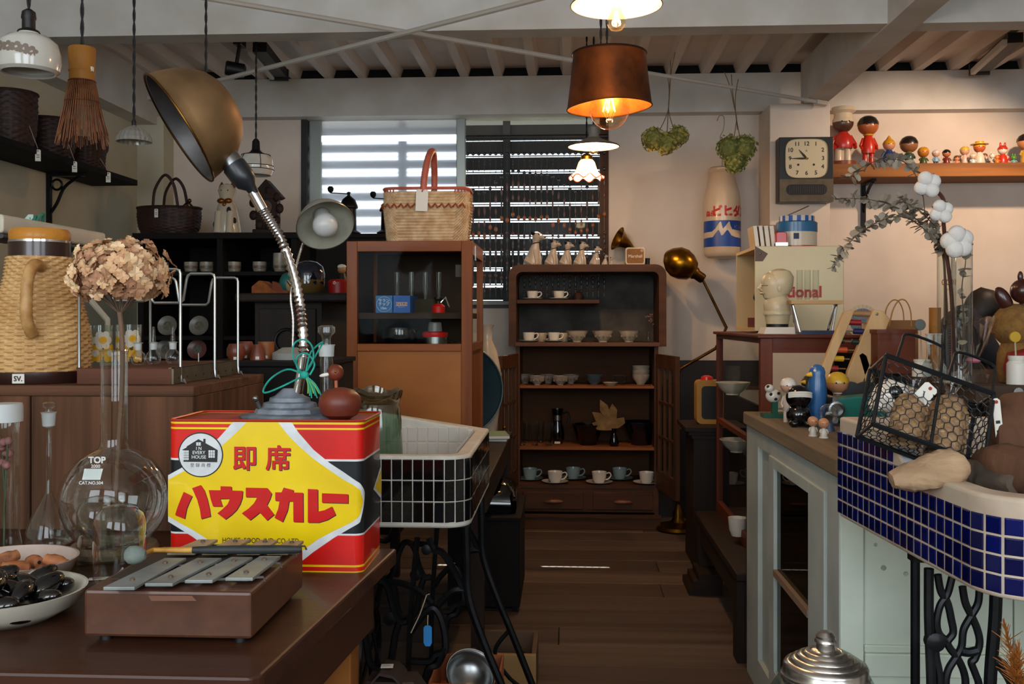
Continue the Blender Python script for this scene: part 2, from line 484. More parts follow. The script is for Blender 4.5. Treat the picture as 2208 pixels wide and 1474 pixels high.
aw = M().bb(-2.2, 1.2, 6.085, 7.0, 2.45, 2.47)  # unseen board, added to cut the sun down to one floor streak
tag(O('sun_blocker', aw, SLAT, smooth=False), 'flat dark board added unseen above the louvre screen to block the sun', 'sun_blocker')
# the ground and a hedge behind it
tag(O('yard_ground', M().bb(-6, 6, 6.1, 16, -.14, -.10), P('yard', '#8f8778', .9)), 'pale yard ground outside behind the slatted window', 'ground')
h = M(); r2 = random.Random(3)
for i in range(420):
    c = V((r2.uniform(-3.4, 2.2), r2.uniform(9.2, 9.9), 0)); c.z = r2.uniform(-.1, 1.35+.2*sin(c.x*3))
    d = V((r2.gauss(0, 1), r2.gauss(0, 1), r2.gauss(0, 1))).normalized(); e = d.orthogonal().normalized(); g = d.cross(e)
    s_ = r2.uniform(.08, .2); h.add([c-e*s_, c+g*s_*.5, c+e*s_, c-g*s_*.5], [(0, 1, 2, 3)])
hd = O('hedge', h, P('hedge_leaf', '#7d9a3c', .6, 0, '#a7bd62', 3), smooth=False); hd['kind'] = 'stuff'
tag(hd, 'green hedge glimpsed through the gaps of the louvres', 'hedge')

# bead curtain hung over the clear half of the window
bc = M(); yb = YB-.045; r2 = random.Random(11)
BEADM = [P('bead_dark', '#0f0b0a', .35), P('bead_brown', '#54260f', .4), P('bead_amber', '#93501c', .4)]
x0, x1 = X_(1008, yb), X_(1303, yb)
bc.mat(0); bc.tube([(x0-.01, yb, Z_(294, yb)), (x1+.02, yb, Z_(294, yb))], .011, 6)
bc.bb(x0-.01, x1-.1, yb+.012, yb+.03, Z_(300, yb), Z_(288, yb))
def oct_(c, rx, rz, mi):
    bc.mat(mi); bc.lathe([(0, -rz), (rx*.8, -rz*.55), (rx, 0), (rx*.8, rz*.55), (0, rz)], 6, c)
ns = 25
for i in range(ns):
    x = x0 + (x1-x0)*i/(ns-1); u = i/(ns-1)
    bc.mat(0); bc.tube([(x, yb, Z_(296, yb)), (x, yb, Z_(640, yb))], .0016, 4)
    oct_((x, yb, Z_(330, yb)), .011, .011, 0)
    wv = 26*sin(u*2*PI*1.5+.6) + 12*sin(u*17)
    oct_((x, yb, Z_(385+wv*.8, yb)), .011, .012, 0)
    oct_((x, yb, Z_(418+wv, yb)), .0065, .03, 1)
    oct_((x, yb, Z_(446+wv, yb)), .006, .022, 1)
    oct_((x, yb, Z_(480+wv*.6+r2.uniform(-8, 8), yb)), .0105, .017, 2)
    for q in range(6):
        oct_((x, yb, Z_(345+q*11+r2.uniform(-3, 3), yb)), .004, .005, 0)
    for q in range(9):
        oct_((x, yb, Z_(505+q*15+r2.uniform(-5, 5), yb)), .0055+.003*(q % 3 == 0), .012+.012*(q % 2), 0 if q % 2 else 1)
bo = O('bead_curtain', bc, BEADM); bo['kind'] = 'stuff'
tag(bo, 'dark brown wooden bead curtain hanging over the right half of the window', 'bead curtain')

# lighting tracks under the deck
def track(lab, a, c, zz):
    p0, p1 = G(*a, zz), G(*c, zz)
    d = (p1-p0); d.z = 0; L_ = d.length
    t = T('lighting_track', lab, 'lighting track', (p0+p1)/2)
    t.rotation_euler = (0, 0, math.atan2(d.y, d.x))
    O('channel', M().bb(-L_/2, L_/2, -.035, .035, 0, .05), BLACK, t, smooth=False)
    O('rail', M().bb(-L_/2, L_/2, .037, .062, -.012, .02), BEAM, t, smooth=False, bevel=.003)
    O('end_cap', M().bb(L_/2, L_/2+.02, -.04, .065, -.014, .05), BLACK, t, smooth=False)
    return t
track('dark ceiling lighting track above the small left spotlight', (560, 112), (606, 168), 2.512)
track('dark ceiling lighting track above the toy shelf at the upper right', (2190, 92), (2118, 156), 2.512)
def spot(lab, px, py, Y, tilt=(1.2, 0, 1.9)):
    p = W(px, py, Y)
    t = T('track_spotlight', lab, 'spotlight', p)
    xf = Euler(tilt).to_matrix().to_4x4()
    O('barrel', M().lathe([(.02, -.05), (.036, -.04), (.036, .045), (.032, .05)], 16, xf=xf), BLACK, t)
    O('lens', M().lathe([(0, .048), (.03, .048), (.03, .051), (0, .053)], 16, xf=xf), P('lens', '#6b6a66', .2), t)
    O('yoke', M().tube([(0, 0, 0), (.01, 0, .06), (.02, 0, .12)], .01, 8), BLACK, t)
    O('adapter', M().box((.02, 0, .14), (.04, .09, .05)), BLACK, t, smooth=False, bevel=.004)
spot('small black spotlight clamped to the left lighting track', 508, 150, 4.9, (1.45, 0, -1.2))
# ================================================================ left foreground
ZT = .75      # table top height
def boxroot(name, lab, cat, x0, x1, y0, y1, z0, group=None):
    return T(name, lab, cat, ((x0+x1)/2, (y0+y1)/2, z0), 0, group)
# --- work table
c1, c2 = G(800, 1234, ZT), G(560, 1460, ZT)
t = T('work_table', 'dark brown wooden work table carrying the curry tin', 'table', (-1.1, 1.6, 0))
x0, xn, xf_, y0, y1 = -2.1, c2.x, c1.x + (1.735-c1.y)*(c1.x-c2.x)/(c1.y-c2.y), c2.y, 1.735
poly = [(x0, y0), (xn-.012, y0), (xn, y0+.012), (xf_, y1), (-.42, y1), (-.42, 2.12), (x0, 2.12)]
O('table_top', M().prism(poly, ZT-.028, ZT), TABW['x'], t, w=True, smooth=False, bevel=.004)
TL = wood('table_leg_wood', '#6b3c16', '#8c5622', 'z', 14, .5)
ap = M().bb(x0+.05, xn-.06, y0+.05, y0+.075, ZT-.11, ZT-.028)
O('apron', ap, TABW['x'], t, w=True, smooth=False)
ap = M(); a, c = V((xn-.035, y0+.06, 0)), V((xf_-.04, y1-.06, 0)); d = (c-a); L_ = d.length
ap.box((L_/2, 0, ZT-.075), (L_, .022, .09), 0, TR(a.x, a.y, 0) @ RZ(math.atan2(d.y, d.x)))
O('apron', ap, TABW['y'], t, w=True, smooth=False)
for lx, ly in ((xn-.07, y0+.09), (xf_-.085, y1-.09), (x0+.1, y0+.09), (x0+.1, 2.04), (-.47, 2.07)):
    O('leg', M().bb(lx-.03, lx+.03, ly-.03, ly+.03, 0, ZT-.028), TL, t, w=True, smooth=False, bevel=.003)

# --- curry tin
TY = 1.564
tx0, tx1, td, tz1 = X_(362, TY), X_(782, TY), .158, Z_(905, TY, 500)
tin = T('curry_tin', 'yellow and red printed curry tin with a house emblem, on the table', 'tin', ((tx0+tx1)/2, TY+td/2, ZT))
RC = .014
def tinpt(s, z, off=.0):
    """s runs along the front from the left edge, round the corner and along the right side"""
    fw = (tx1-tx0) - RC
    if s <= fw: return V((tx0+s, TY-off, z))
    a = (s-fw)/RC
    if a <= PI/2: return V((tx1-RC+(RC+off)*sin(a), TY+RC-(RC+off)*cos(a), z))
    return V((tx1+off, TY+RC+(s-fw-RC*PI/2), z))
SMAX = (tx1-tx0)-RC+RC*PI/2+td-RC*1.1
def zp(py): return Z_(py, TY, 560)
TY_, TRD, TWH, TBK, TGR = (P('tin_yellow', '#e3c400', .3, 0, '#d6b400', 10, coat=.3, bump=.03), P('tin_red', '#cf1408', .3, 0, '#b81008', 12, coat=.3, bump=.03), P('tin_white', '#d3d6d6', .35, 0, '#bfc2c2', 30, coat=.2),
    P('tin_black', '#0c1418', .3, coat=.3), P('tin_rim', '#77706a', .45, .5, '#4c4640', 40))
bands = [(ZT, zp(1234), 4), (zp(1234), zp(1229), 0), (zp(1229), zp(1220), 1), (zp(1220), zp(1215.5), 0), (zp(1215.5), zp(1152), 1), (zp(1152), zp(1148), 2), (zp(1148), zp(993), 3), (zp(993), zp(988.5), 2), (zp(988.5), zp(925.5), 1), (zp(925.5), zp(921.5), 0), (zp(921.5), zp(914), 1), (zp(914), zp(909), 0), (zp(909), tz1, 1)]
b = M(); ring = rrect(tx0, tx1, TY, TY+td, RC, 5); n = len(ring)
for z0, z1, mi in bands:
    b.mat(mi)
    vs = [(p[0], p[1], z0) for p in ring] + [(p[0], p[1], z1) for p in ring]
    b.add(vs, [(i, (i+1) % n, n+(i+1) % n, n+i) for i in range(n)])
b.mat(4); b.add([(p[0], p[1], ZT+.001) for p in ring], [list(range(n))[::-1]])
O('body', b, [TY_, TRD, TWH, TBK, TGR], tin, w=True)
b = M(); b.prism(rrect(tx0+.002, tx1-.002, TY+.002, TY+td-.002, RC, 5), tz1-.006, tz1-.0035)
O('lid', b, P('tin_lid', '#8e2a1c', .4, 0, '#a8452f', 20, bump=.1), tin, w=True, smooth=False)
O('rim', M().tube([(p[0], p[1], tz1-.001) for p in ring], .0022, 6, closed=True), P('tin_lid_rim', '#a8301c', .35, .2), tin, w=True)
def cc(x, y): return X_(350+x/4.6, TY)-tx0, zp(890+y/4.6)
def lerp_curve(pts):
    def f(x):
        if x <= pts[0][0]: return pts[0][1]
        for (xa_, ya), (xb_, yb_) in zip(pts, pts[1:]):
            if x <= xb_: return ya + (yb_-ya)*(x-xa_)/(xb_-xa_)
        return pts[-1][1]
    return f
UO = lerp_curve([(56, 625), (200, 545), (560, 250), (700, 92), (1285, 92), (1350, 190), (1500, 360), (1660, 490), (1800, 580), (1960, 690), (2040, 790)])
UI = lerp_curve([(56, 670), (230, 575), (590, 330), (760, 170), (835, 92), (1150, 92), (1240, 210), (1350, 320), (1500, 450), (1650, 555), (1800, 655), (1900, 708), (1960, 755), (1995, 860)])
LI = lerp_curve([(56, 1030), (180, 1100), (310, 1170), (430, 1245), (600, 1370), (760, 1520), (835, 1578), (1150, 1578), (1240, 1480), (1400, 1350), (1550, 1240), (1700, 1160), (1880, 1072), (1955, 1015), (1995, 880)])
LO = lerp_curve([(56, 1085), (180, 1160), (300, 1235), (560, 1420), (700, 1578), (1285, 1578), (1350, 1490), (1500, 1370), (1700, 1230), (1850, 1140), (1960, 1078), (2040, 830)])
def strip(nm, m, lo, hi, xa_, xb_, off, step=14):
    b = M(); xs_ = []
    x = xa_
    while x < xb_: xs_.append(x); x += step
    xs_.append(xb_)
    vs = []
    for x in xs_:
        s, _ = cc(x, 0); vs += [tinpt(s, cc(0, lo(x))[1], off), tinpt(s, cc(0, hi(x))[1], off)]
    b.add(vs, [(2*i, 2*i+2, 2*i+3, 2*i+1) for i in range(len(xs_)-1)])
    return O(nm, b, m, tin, w=True, smooth=False)
strip('print_border', TWH, LO, UO, 58, 2040, .0003)
strip('print_panel', TY_, LI, UI, 58, 1995, .0006)
# printed tip of the side panel
s0 = SMAX-.07
b = M(); zc = zp(1072)
b.add([tinpt(s0, zc, .0003), tinpt(SMAX, zp(1110), .0003), tinpt(SMAX, zp(1030), .0003)], [(0, 1, 2)])
O('print_border', b, TWH, tin, w=True, smooth=False)
b = M(); b.add([tinpt(s0+.012, zc, .0006), tinpt(SMAX, zp(1100), .0006), tinpt(SMAX, zp(1040), .0006)], [(0, 1, 2)])
O('print_panel', b, TY_, tin, w=True, smooth=False)
def flat(poly, off, dx=0, dy=0):
    vs = []
    for x, y in poly:
        s, z = cc(x+dx, y+dy); vs.append(tinpt(s, z, off))
    return vs
KANA = [[(215,787),(300,828),(270,890),(245,950),(225,1055),(130,1018),(150,950),(180,870)],
 [(297,750),(385,718),(420,770),(450,860),(470,950),(482,1028),(388,1055),(375,960),(350,870),(320,800)],
 [(580,728),(688,730),(690,770),(800,772),(795,840),(775,900),(740,960),(690,1010),(628,1057),(548,997),(600,955),(650,905),(675,850),(575,853),(600,928),(505,928),(480,850),(463,768),(580,768)],
 [(830,740),(1045,742),(1088,795),(1070,850),(1040,910),(1112,1003),(1040,1063),(968,985),(920,1025),(872,1062),(790,995),(860,945),(910,895),(945,833),(830,833)],
 [(1205,735),(1305,760),(1298,783),(1398,785),(1400,1075),(1302,1073),(1300,870),(1260,870),(1245,960),(1195,1077),(1115,1035),(1150,950),(1165,868),(1122,866),(1122,783),(1185,783)],
 [(1445,747),(1543,750),(1545,970),(1610,955),(1685,918),(1722,1000),(1640,1050),(1550,1078),(1445,1078)],
 [(1585,788),(1845,795),(1845,885),(1585,880)]]
TINK = P('tin_ink', '#14100c', .4)
TRED2 = P('tin_letter_red', '#bd0a06', .32, coat=.25)
for pl in KANA:
    for mt, off, dx in ((TINK, .0009, 7), (TRED2, .0012, 0)):
        b = M(); vs = flat(pl, off, dx, dx); b.add(vs, [list(range(len(vs)))[::-1]]); O('letter' if dx == 0 else 'letter_shadow', b, mt, tin, w=True, smooth=False)
def tintext(s, cx_, cy_, size, m, off, bold=0, sx=1):
    sz = size/4.6*mpp(TY)
    p = W(350+cx_/4.6, 890+cy_/4.6, TY-off); p.y = TY-off
    lettering(s, sz, m, tin, TR(p) @ FACE, bold=bold, sx=sx)
for ch, cx_ in (('即', 818), ('席', 1150)):
    tintext(ch, cx_+7, 472, 262, TINK, .0009, .022); tintext(ch, cx_, 465, 262, TRED2, .0012, .022)
tintext('HOUSE  FOOD  IND. CO. LTD.', 980, 1268, 72, TINK, .0009, .004, .82)
def disc(cx_, cy_, r, m, off, nm):
    vs = flat([(cx_+r*cos(a*PI/20), cy_+r*sin(a*PI/20)) for a in range(40)], off)
    b = M(); b.add(vs, [list(range(40))[::-1]]); O(nm, b, m, tin, w=True, smooth=False)
disc(382, 418, 224, TINK, .0009, 'emblem_ring'); disc(382, 418, 212, TWH, .0012, 'emblem')
def fp(pl, m, off, nm='emblem_print'):
    vs = flat(pl, off); b = M(); b.add(vs, [list(range(len(vs)))[::-1]]); O(nm, b, m, tin, w=True, smooth=False)
fp([(195,372),(245,345),(245,335),(362,262),(410,288),(410,258),(432,258),(432,302),(495,335),(553,370),(548,490),(213,488),(213,372)], TINK, .0015)
for i in range(3):
    for j in range(4): fp([(214+i*18, 376+j*25), (229+i*18, 374+j*25), (229+i*18, 396+j*24), (214+i*18, 398+j*25)], TWH, .0017)
    for j in range(3): fp([(462+i*22, 371+j*26), (480+i*22, 371+j*26), (480+i*22, 394+j*26), (462+i*22, 394+j*26)], TWH, .0017)
fp([(340,294),(385,294),(385,326),(340,326)], TWH, .0017)
fp([(361,294),(364,294),(364,326),(361,326)], TINK, .0019); fp([(340,309),(385,309),(385,312),(340,312)], TINK, .0019)
tintext('I N', 362, 352, 46, TWH, .0018, .007); tintext('EVERY', 362, 394, 47, TWH, .0018, .007); tintext('HOUSE', 362, 438, 47, TWH, .0018, .007)
tintext('登 録 商 標', 378, 520, 44, TINK, .0015)

# --- gooseneck lamp on the tin
LY = 1.64
lamp = T('gooseneck_lamp', 'old gooseneck lamp with a tarnished bronze bell shade, standing on the curry tin', 'lamp', W(625, 903, LY))
lamp.location.z = tz1-.0035
bx = lamp.location.x; s = mpp(LY)
b = M(); prof = [(108, 0), (110, 4), (102, 8), (76, 11), (73, 20), (60, 24), (58, 33), (46, 36), (44, 44), (33, 48), (24, 56), (15, 64), (0, 64)]
vs_ = M(); vs_.lathe([(r*s, z*s) for r, z in prof], 40)
for p in vs_.v: p.y *= .62
for i, p in enumerate(vs_.v):
    a = math.atan2(p.y/.62, p.x); rr = math.hypot(p.x, p.y/.62)
    if rr > 60*s: k_ = 1+.025*sin(14*a); p.x *= k_; p.y *= k_
O('base', vs_, P('lamp_cast_base', '#7d848c', .55, .2, '#50565d', 30, bump=.5), lamp, smooth=True, ang=25)
b = M().tube([V((-.045, -.012, .012)), V((-.05, -.022, .03))], .0035, 8).ball((-.051, -.024, .034), .005, 8, 6)
O('switch', b, STEEL, lamp)
O('stem', M().tube([W(641, 852, LY), W(650, 805, LY), W(655, 770, LY)], [.0085, .0085, .009], 12), CHROME, lamp, w=True)
gp = spline([W(655, 775, LY), W(652, 700, LY), W(640, 620, LY), W(612, 530, LY-.01), (W(585, 480, LY-.02)), W(562, 446, LY-.03)], 15)
b = M().tube(gp, [.0092 if i % 2 else .0062 for i in range(len(gp))], 12)
O('gooseneck', b, CHROME, lamp, w=True, ang=70)
O('upper_stem', M().tube([W(566, 452, LY-.03), W(545, 414, LY-.035)], .0092, 12), CHROME, lamp, w=True)
s1 = mpp(1.6)
q = [W(550, 418, 1.605), W(541, 404, 1.603), W(532, 393, 1.602), W(522, 380, 1.60), W(505, 358, 1.60)]
O('socket', M().tube(q, [10*s1, 13*s1, 24*s1, 27*s1, 27*s1], 20), P('bakelite', '#171b1f', .35), lamp, w=True)
O('socket_sleeve', M().tube([W(506, 359, 1.6), W(494, 344, 1.6), W(487, 335, 1.6)], [24*s1, 25*s1, 23*s1], 20), STEEL, lamp, w=True)
BRZ = P('tarnished_bronze', '#8c6d48', .5, .7, '#6b5236', 12, bump=.08)
O('collar', M().tube([W(489, 338, 1.6), W(480, 326, 1.6), W(466, 308, 1.6)], [25*s1, 25*s1, 38*s1], 20), BRZ, lamp, w=True)
dax = V((-.81*.933, -.36, -.58*.933)); R_ = 129*s1
xf = frame(W(388, 276, 1.585), -dax, (0, 0, 1))
pr = [(1.02, -.02), (1, 0), (.97, .16), (.91, .38), (.81, .6), (.63, .82), (.42, .95), (.16, 1.0), (0, 1.0)]
O('shade', M().lathe([(r*R_, z*R_) for r, z in pr], 48, xf=xf, cap=False), BRZ, lamp, w=True)
pi_ = [(1.0, -.015), (.97, .0), (.93, .14), (.85, .33), (.73, .52), (.55, .7), (.36, .82), (.15, .86), (0, .86)]
O('reflector', M().lathe([(r*R_, z*R_) for r, z in pi_[::-1]], 48, xf=xf, cap=False), P('galvanised', '#5c5a5a', .5, .6, '#35302e', 9), lamp, w=True)
O('rim', M().tube([xf @ V((R_*1.01*cos(a*PI/24), R_*1.01*sin(a*PI/24), -.02*R_)) for a in range(48)], .0018, 6, closed=True), BRASS_D, lamp, w=True)
O('inner_ring', M().tube([xf @ V((R_*.62*cos(a*PI/18), R_*.62*sin(a*PI/18), .5*R_)) for a in range(36)], .0012, 5, closed=True), BRASS_D, lamp, w=True)
# green string tied round the stem
g = T('string_bundle', 'green twine tied in loops around the gooseneck lamp stem', 'string', W(655, 855, LY-.02))
GRN = P('green_twine', '#1f9a86', .7, 0, '#157a6c', 60)
loops = [[(650, 805), (632, 770), (635, 740), (655, 732), (672, 745), (675, 775), (658, 805)], [(655, 808), (640, 790), (642, 768), (662, 762), (678, 785), (668, 808)],
 [(652, 806), (620, 796), (585, 815), (568, 840), (575, 846), (610, 832), (650, 812)], [(655, 808), (690, 750), (694, 738), (670, 760), (660, 800)]]
for lp in loops:
    O('loop', M().tube(spline([W(x, y, LY-.022-.004*(i % 3)) for i, (x, y) in enumerate(lp)], 5), .0016, 6), GRN, g, w=True)
O('knot', M().ball(W(656, 808, LY-.022), (.008, .006, .007), 10, 8), GRN, g, w=True)
for i in range(9):
    x = 664+i*4
    O('strand', M().tube(spline([W(658, 809, LY-.022), W(664+i*2, 828, LY-.026), W(x, 848+(i % 3)*5, LY-.03+i*.001)], 4), .0011, 5), GRN if i % 3 else P('lime_twine', '#7aa83a', .8), g, w=True)

# --- wooden duck on the tin
dk = T('duck_figure', 'round reddish brown wooden bird with a white beak, on the curry tin', 'figurine', W(733, 904, 1.62))
dk.location.z = tz1-.0035; s = mpp(1.62)
DUCK = P('duck_wood', '#6e2e1c', .45, 0, '#5c2416', 20)
O('body', M().lathe([(0, 0), (22*s, 1*s), (38*s, 10*s), (47*s, 32*s), (44*s, 50*s), (30*s, 64*s), (10*s, 69*s), (0, 69*s)], 32), DUCK, dk)
O('neck', M().tube([(-8*s, 0, 62*s), (-9*s, 0, 92*s)], 4*s, 10), P('neck_wood', '#9a5138', .5), dk)
hd_ = O('head', M().ball((-10*s, 0, 102*s), 18*s, 20, 14), DUCK, dk)
b = M().ball((0, 0, 0), 1, 12, 8, TR(-30*s, -8*s, 97*s) @ RY(-.2) @ SCL(14*s, 6*s, 4.5*s))
O('beak', b, WHITE, dk)
O('eye', M().ball((-6*s, -17*s, 105*s), 3*s, 8, 6), BRASS, dk)

# --- stoppered cylinder behind the tin
def lathe_glass(name, lab, pos, prof, Y, m=None, n=32, extra=None, group=None, cat='flask'):
    s = mpp(Y); t = T(name, lab, cat, pos, 0, group)
    O('body', M().lathe([(r*s, z*s) for r, z in prof], n, cap=False), m or GLASS, t)
    for nm, pr, mm in (extra or []):
        O(nm, M().lathe([(r*s, z*s) for r, z in pr], n, cap=False), mm, t)
    return t
lathe_glass('stoppered_cylinder', 'slim clear glass cylinder with a ground glass stopper behind the duck', G(704, 1140, ZT) , [(0, 1), (14, 1), (14.5, 4), (14.5, 350), (13, 362), (16, 364), (16, 384)], 1.95, None, 24,
    [('neck', [(16, 362), (17, 384), (19, 388), (14, 388)], FROSTG), ('stopper', [(0, 388), (10, 388), (9, 400), (12, 408), (19, 414), (19, 426), (12, 430), (0, 430)], GLASS)])
bpy.context.view_layer.update()
o_ = [o for o in COL.objects if o.name.startswith('stoppered_cylinder')][0]; p_ = W(704, 760, 1.95); o_.location = (p_.x, 1.95, ZT)

# --- metallophone
mt = T('metallophone', 'brown metallophone box with eight grey tone bars, at the front of the table', 'metallophone', (0, 0, 0))
mx0, mx1, my0, my1, mz0, mz1 = X_(180, 1.205), X_(545, 1.21), 1.205, 1.445, ZT+.008, ZT+.066
mt.location = ((mx0+mx1)/2, (my0+my1)/2, ZT)
BOXB = P('brown_paint', '#52301d', .42, 0, '#472818', 40, coat=.15, bump=.04)
O('case', M().bb(mx0, mx1, my0, my1, mz0, mz1), BOXB, mt, w=True, smooth=False, bevel=.004)
O('deck', M().bb(mx0+.01, mx1-.02, my0+.05, my1-.012, mz1, mz1+.0015), P('felt_grey', '#2d302b', .8, 0, '#3b2c20', 14), mt, w=True, smooth=False)
for x_, y_ in ((mx0+.02, my0+.02), (mx1-.02, my0+.02), (mx0+.02, my1-.02), (mx1-.02, my1-.02)):
    O('foot', M().cyl((x_, y_, ZT), .008, .008, 12), BLACK, mt, w=True)
lb = [G(320, 1284, mz1+.0006), G(414, 1284, mz1+.0006), G(424, 1295, mz1+.0006), G(326, 1295, mz1+.0006)]
O('paper_label', M().add(lb, [(3, 2, 1, 0)]), P('label_pink', '#8b6253', .7), mt, w=True, smooth=False)
BAR = P('bar_grey', '#8a908d', .4, .25, '#777d7a', 30); BAR2 = P('bar_tan', '#a08d74', .45, .2, '#8a7860', 30)
zb = mz1+.010
for row, (pts, m_) in enumerate(((((222, 290, 1265, 355, 402, 1202), (312, 372, 1257, 425, 478, 1202), (398, 458, 1250, 498, 545, 1200), (485, 545, 1245, 560, 605, 1198)), BAR), (((360, 420, 1190, 428, 470, 1162), (435, 490, 1190, 495, 540, 1162), (510, 560, 1190, 560, 600, 1163), (575, 620, 1190, 618, 655, 1165)), BAR2))):
    for i, (a0, a1, ay, b0, b1, by) in enumerate(pts):
        q = [G(a0, ay, zb), G(a1, ay, zb), G(b1, by, zb), G(b0, by, zb)]
        b = M(); b.add([V((p.x, p.y, zb-.0042)) for p in q] + [V((p.x, p.y, zb)) for p in q], [(3, 2, 1, 0), (4, 5, 6, 7), (0, 1, 5, 4), (1, 2, 6, 5), (2, 3, 7, 6), (3, 0, 4, 7)])
        br = O('tone_bar', b, m_, mt, w=True, smooth=False, bevel=.0008)
        cA = (q[0]+q[1]+q[2]+q[3])/4
        for u in (.22, .8):
            c_ = (q[0]+q[1])/2*(1-u)+(q[2]+q[3])/2*u
            if u < .5 or row == 1 or True:
                sc_ = M().lathe([(.0035, 0), (.0035, .0015), (.002, .003), (0, .003)], 8, (c_.x, c_.y, zb)).cyl((c_.x, c_.y, mz1), .0015, zb-mz1, 6)
                O('screw', sc_, P('screw_rust', '#6b5a4c', .5, .5), br, w=True)
    for u in (.2, .82):
        A = [G(p[0], p[2], zb)*(1-u)+G(p[3], p[5], zb)*u for p in pts]; B = [G(p[1], p[2], zb)*(1-u)+G(p[4], p[5], zb)*u for p in pts]
        O('support_wire', M().tube([A[0]-V((.004, 0, .005)), B[-1]+V((.006, 0, -.005)), B[-1]+V((.008, 0, -.0105))], .0016, 6), STEEL, mt, w=True)
# mallet lying across the bars
ml = T('mallet', 'mallet with a pale felt head lying across the tone bars', 'mallet', G(290, 1200, zb))
A, B, C = G(330, 1192, zb+.006), G(415, 1190, zb+.006), G(650, 1184, zb+.008)
A.z = zb+.010; B.z = zb+.009; C.z = zb+.008
O('stick', M().tube([G(310, 1193, zb+.011), A, B], [.0028, .0035, .0042], 10), P('mallet_yellow', '#a8762a', .5, 0, '#c79544', 30), ml, w=True)
O('handle', M().tube(spline([B, (B*2+C)/3, (B+C*2)/3, C], 4), [.0045, .005, .0055, .0058, .006, .006, .006, .006, .0062, .006, .0058, .0055, .004], 12), P('mallet_grip', '#1c2020', .6, 0, '#2c2f2d', 30), ml, w=True)
hc = G(292, 1196, zb+.014); hx = frame(hc, (A-B), (0, 0, 1))
O('head', M().lathe([(0, -.014), (.006, -.013), (.0105, -.008), (.0125, 0), (.0115, .008), (.007, .013), (0, .014)], 18, xf=hx), P('mallet_felt', '#66716a', .8, 0, '#848a80', 30, bump=.3), ml, w=True)

# --- flasks
fY = 1.66; s = mpp(fY); fp_ = W(246, 1075, fY)
fl = T('round_flask', 'large clear round-bottomed flask marked TOP 2000, holding the dried hydrangea stem', 'flask', (fp_.x, fY, ZT))
R_ = 116; zc = fp_.z-ZT
prf = [(R_*sin(a*PI/24), -R_*cos(a*PI/24)) for a in range(0, 22)]
zt = prf[-1][1]
prf = [p for p in prf] + [(34, 112), (30, 122), (29, 135), (29, 320), (31, 327), (30, 329)]
O('body', M().lathe([(r*s, z*s) for r, z in prf], 48, (0, 0, zc), cap=False), GLASS, fl)
O('rim', M().tube([(30*s*cos(a*PI/16), 30*s*sin(a*PI/16), zc+328*s) for a in range(32)], .0012, 6, closed=True), GLASS, fl)
FPW = P('flask_print', '#d5dad8', .6)
def flask_pt(px, py):
    d = ray(px, py).normalized(); o = V((0, 0, EYE)); c = V((fp_.x, fY, ZT+zc)); R = R_*s*1.004
    q = o-c; bq = q.dot(d); t_ = -bq-math.sqrt(max(bq*bq-q.dot(q)+R*R, 0))
    return o+d*t_-V((fp_.x, fY, ZT))
def flask_txt(sx_, sy_, txt, size, bold=0):
    def wr(p):
        return flask_pt(sx_+p.x/s, sy_-p.y/s)
    lettering(txt, size*s, FPW, fl, None, w=False, bold=bold, wrap=wr)
flask_txt(209, 992, 'TOP', 19, .035); flask_txt(206, 1005, '2000', 10, .01); flask_txt(196, 1041, 'CAT.NO.504', 9.5, .015)
b = M(); vs = []
for (x, y) in ((182, 1010), (222, 1010), (216, 1034), (177, 1034)):
    vs.append(flask_pt(x, y))
O('write_on_patch', b.add(vs, [(3, 2, 1, 0)]), FPW, fl)
# cork ring that carries the flask
rg = tag(O('flask_ring', M().tube([(fp_.x+.062*cos(a*PI/16), fY+.062*sin(a*PI/16), ZT+.011) for a in range(32)], .011, 8, closed=True), P('cork', '#6d5a44', .8, bump=.3)), 'cork ring under the large round-bottomed flask', 'ring')
# dried hydrangea
hy = T('dried_hydrangea', 'dried brown hydrangea head on a bare stem standing in the round flask', 'dried flower', (fp_.x, fY, fp_.z))
HM = [P('petal_tan%d' % i, c, .7, 0, c2, 40) for i, (c, c2) in enumerate((('#deb68c', '#b98a60'), ('#cfa277', '#a57750'), ('#e6caa0', '#c99c70'), ('#b98a68', '#946848')))]
O('stem', M().tube(spline([W(250, 1085, fY), W(254, 990, fY), W(262, 860, fY), W(264, 745, fY), W(258, 672, fY)], 6), .0042, 8), P('dry_stem', '#6b5340', .8, bump=.3), hy, w=True)
hc = W(257, 594, fY)
for i in range(14):
    a = i*2.4; e = hc + V((.055*cos(a), .05*sin(a), -.012))
    O('twig', M().tube(spline([W(258, 676, fY), (W(258, 650, fY)+e)/2-V((0, 0, .012)), e], 4), .0012, 5), P('dry_stem', '', 0), hy, w=True)
fls = []
for m_ in HM:
    b = M()
    for k_ in range(4):
        a = k_*PI/2; xf = RZ(a)
        b.add([(0, 0, 0), (.0035, -.0048, .002), (.009, -.0058, .0035), (.0125, 0, .0015), (.009, .0058, .0035), (.0035, .0048, .002)], [(0, 1, 2, 3), (0, 3, 4, 5)], xf)
    b.ball((0, 0, .001), .0012, 6, 4)
    fls.append(b)
first = {}
r3 = random.Random(5)
NF = 230
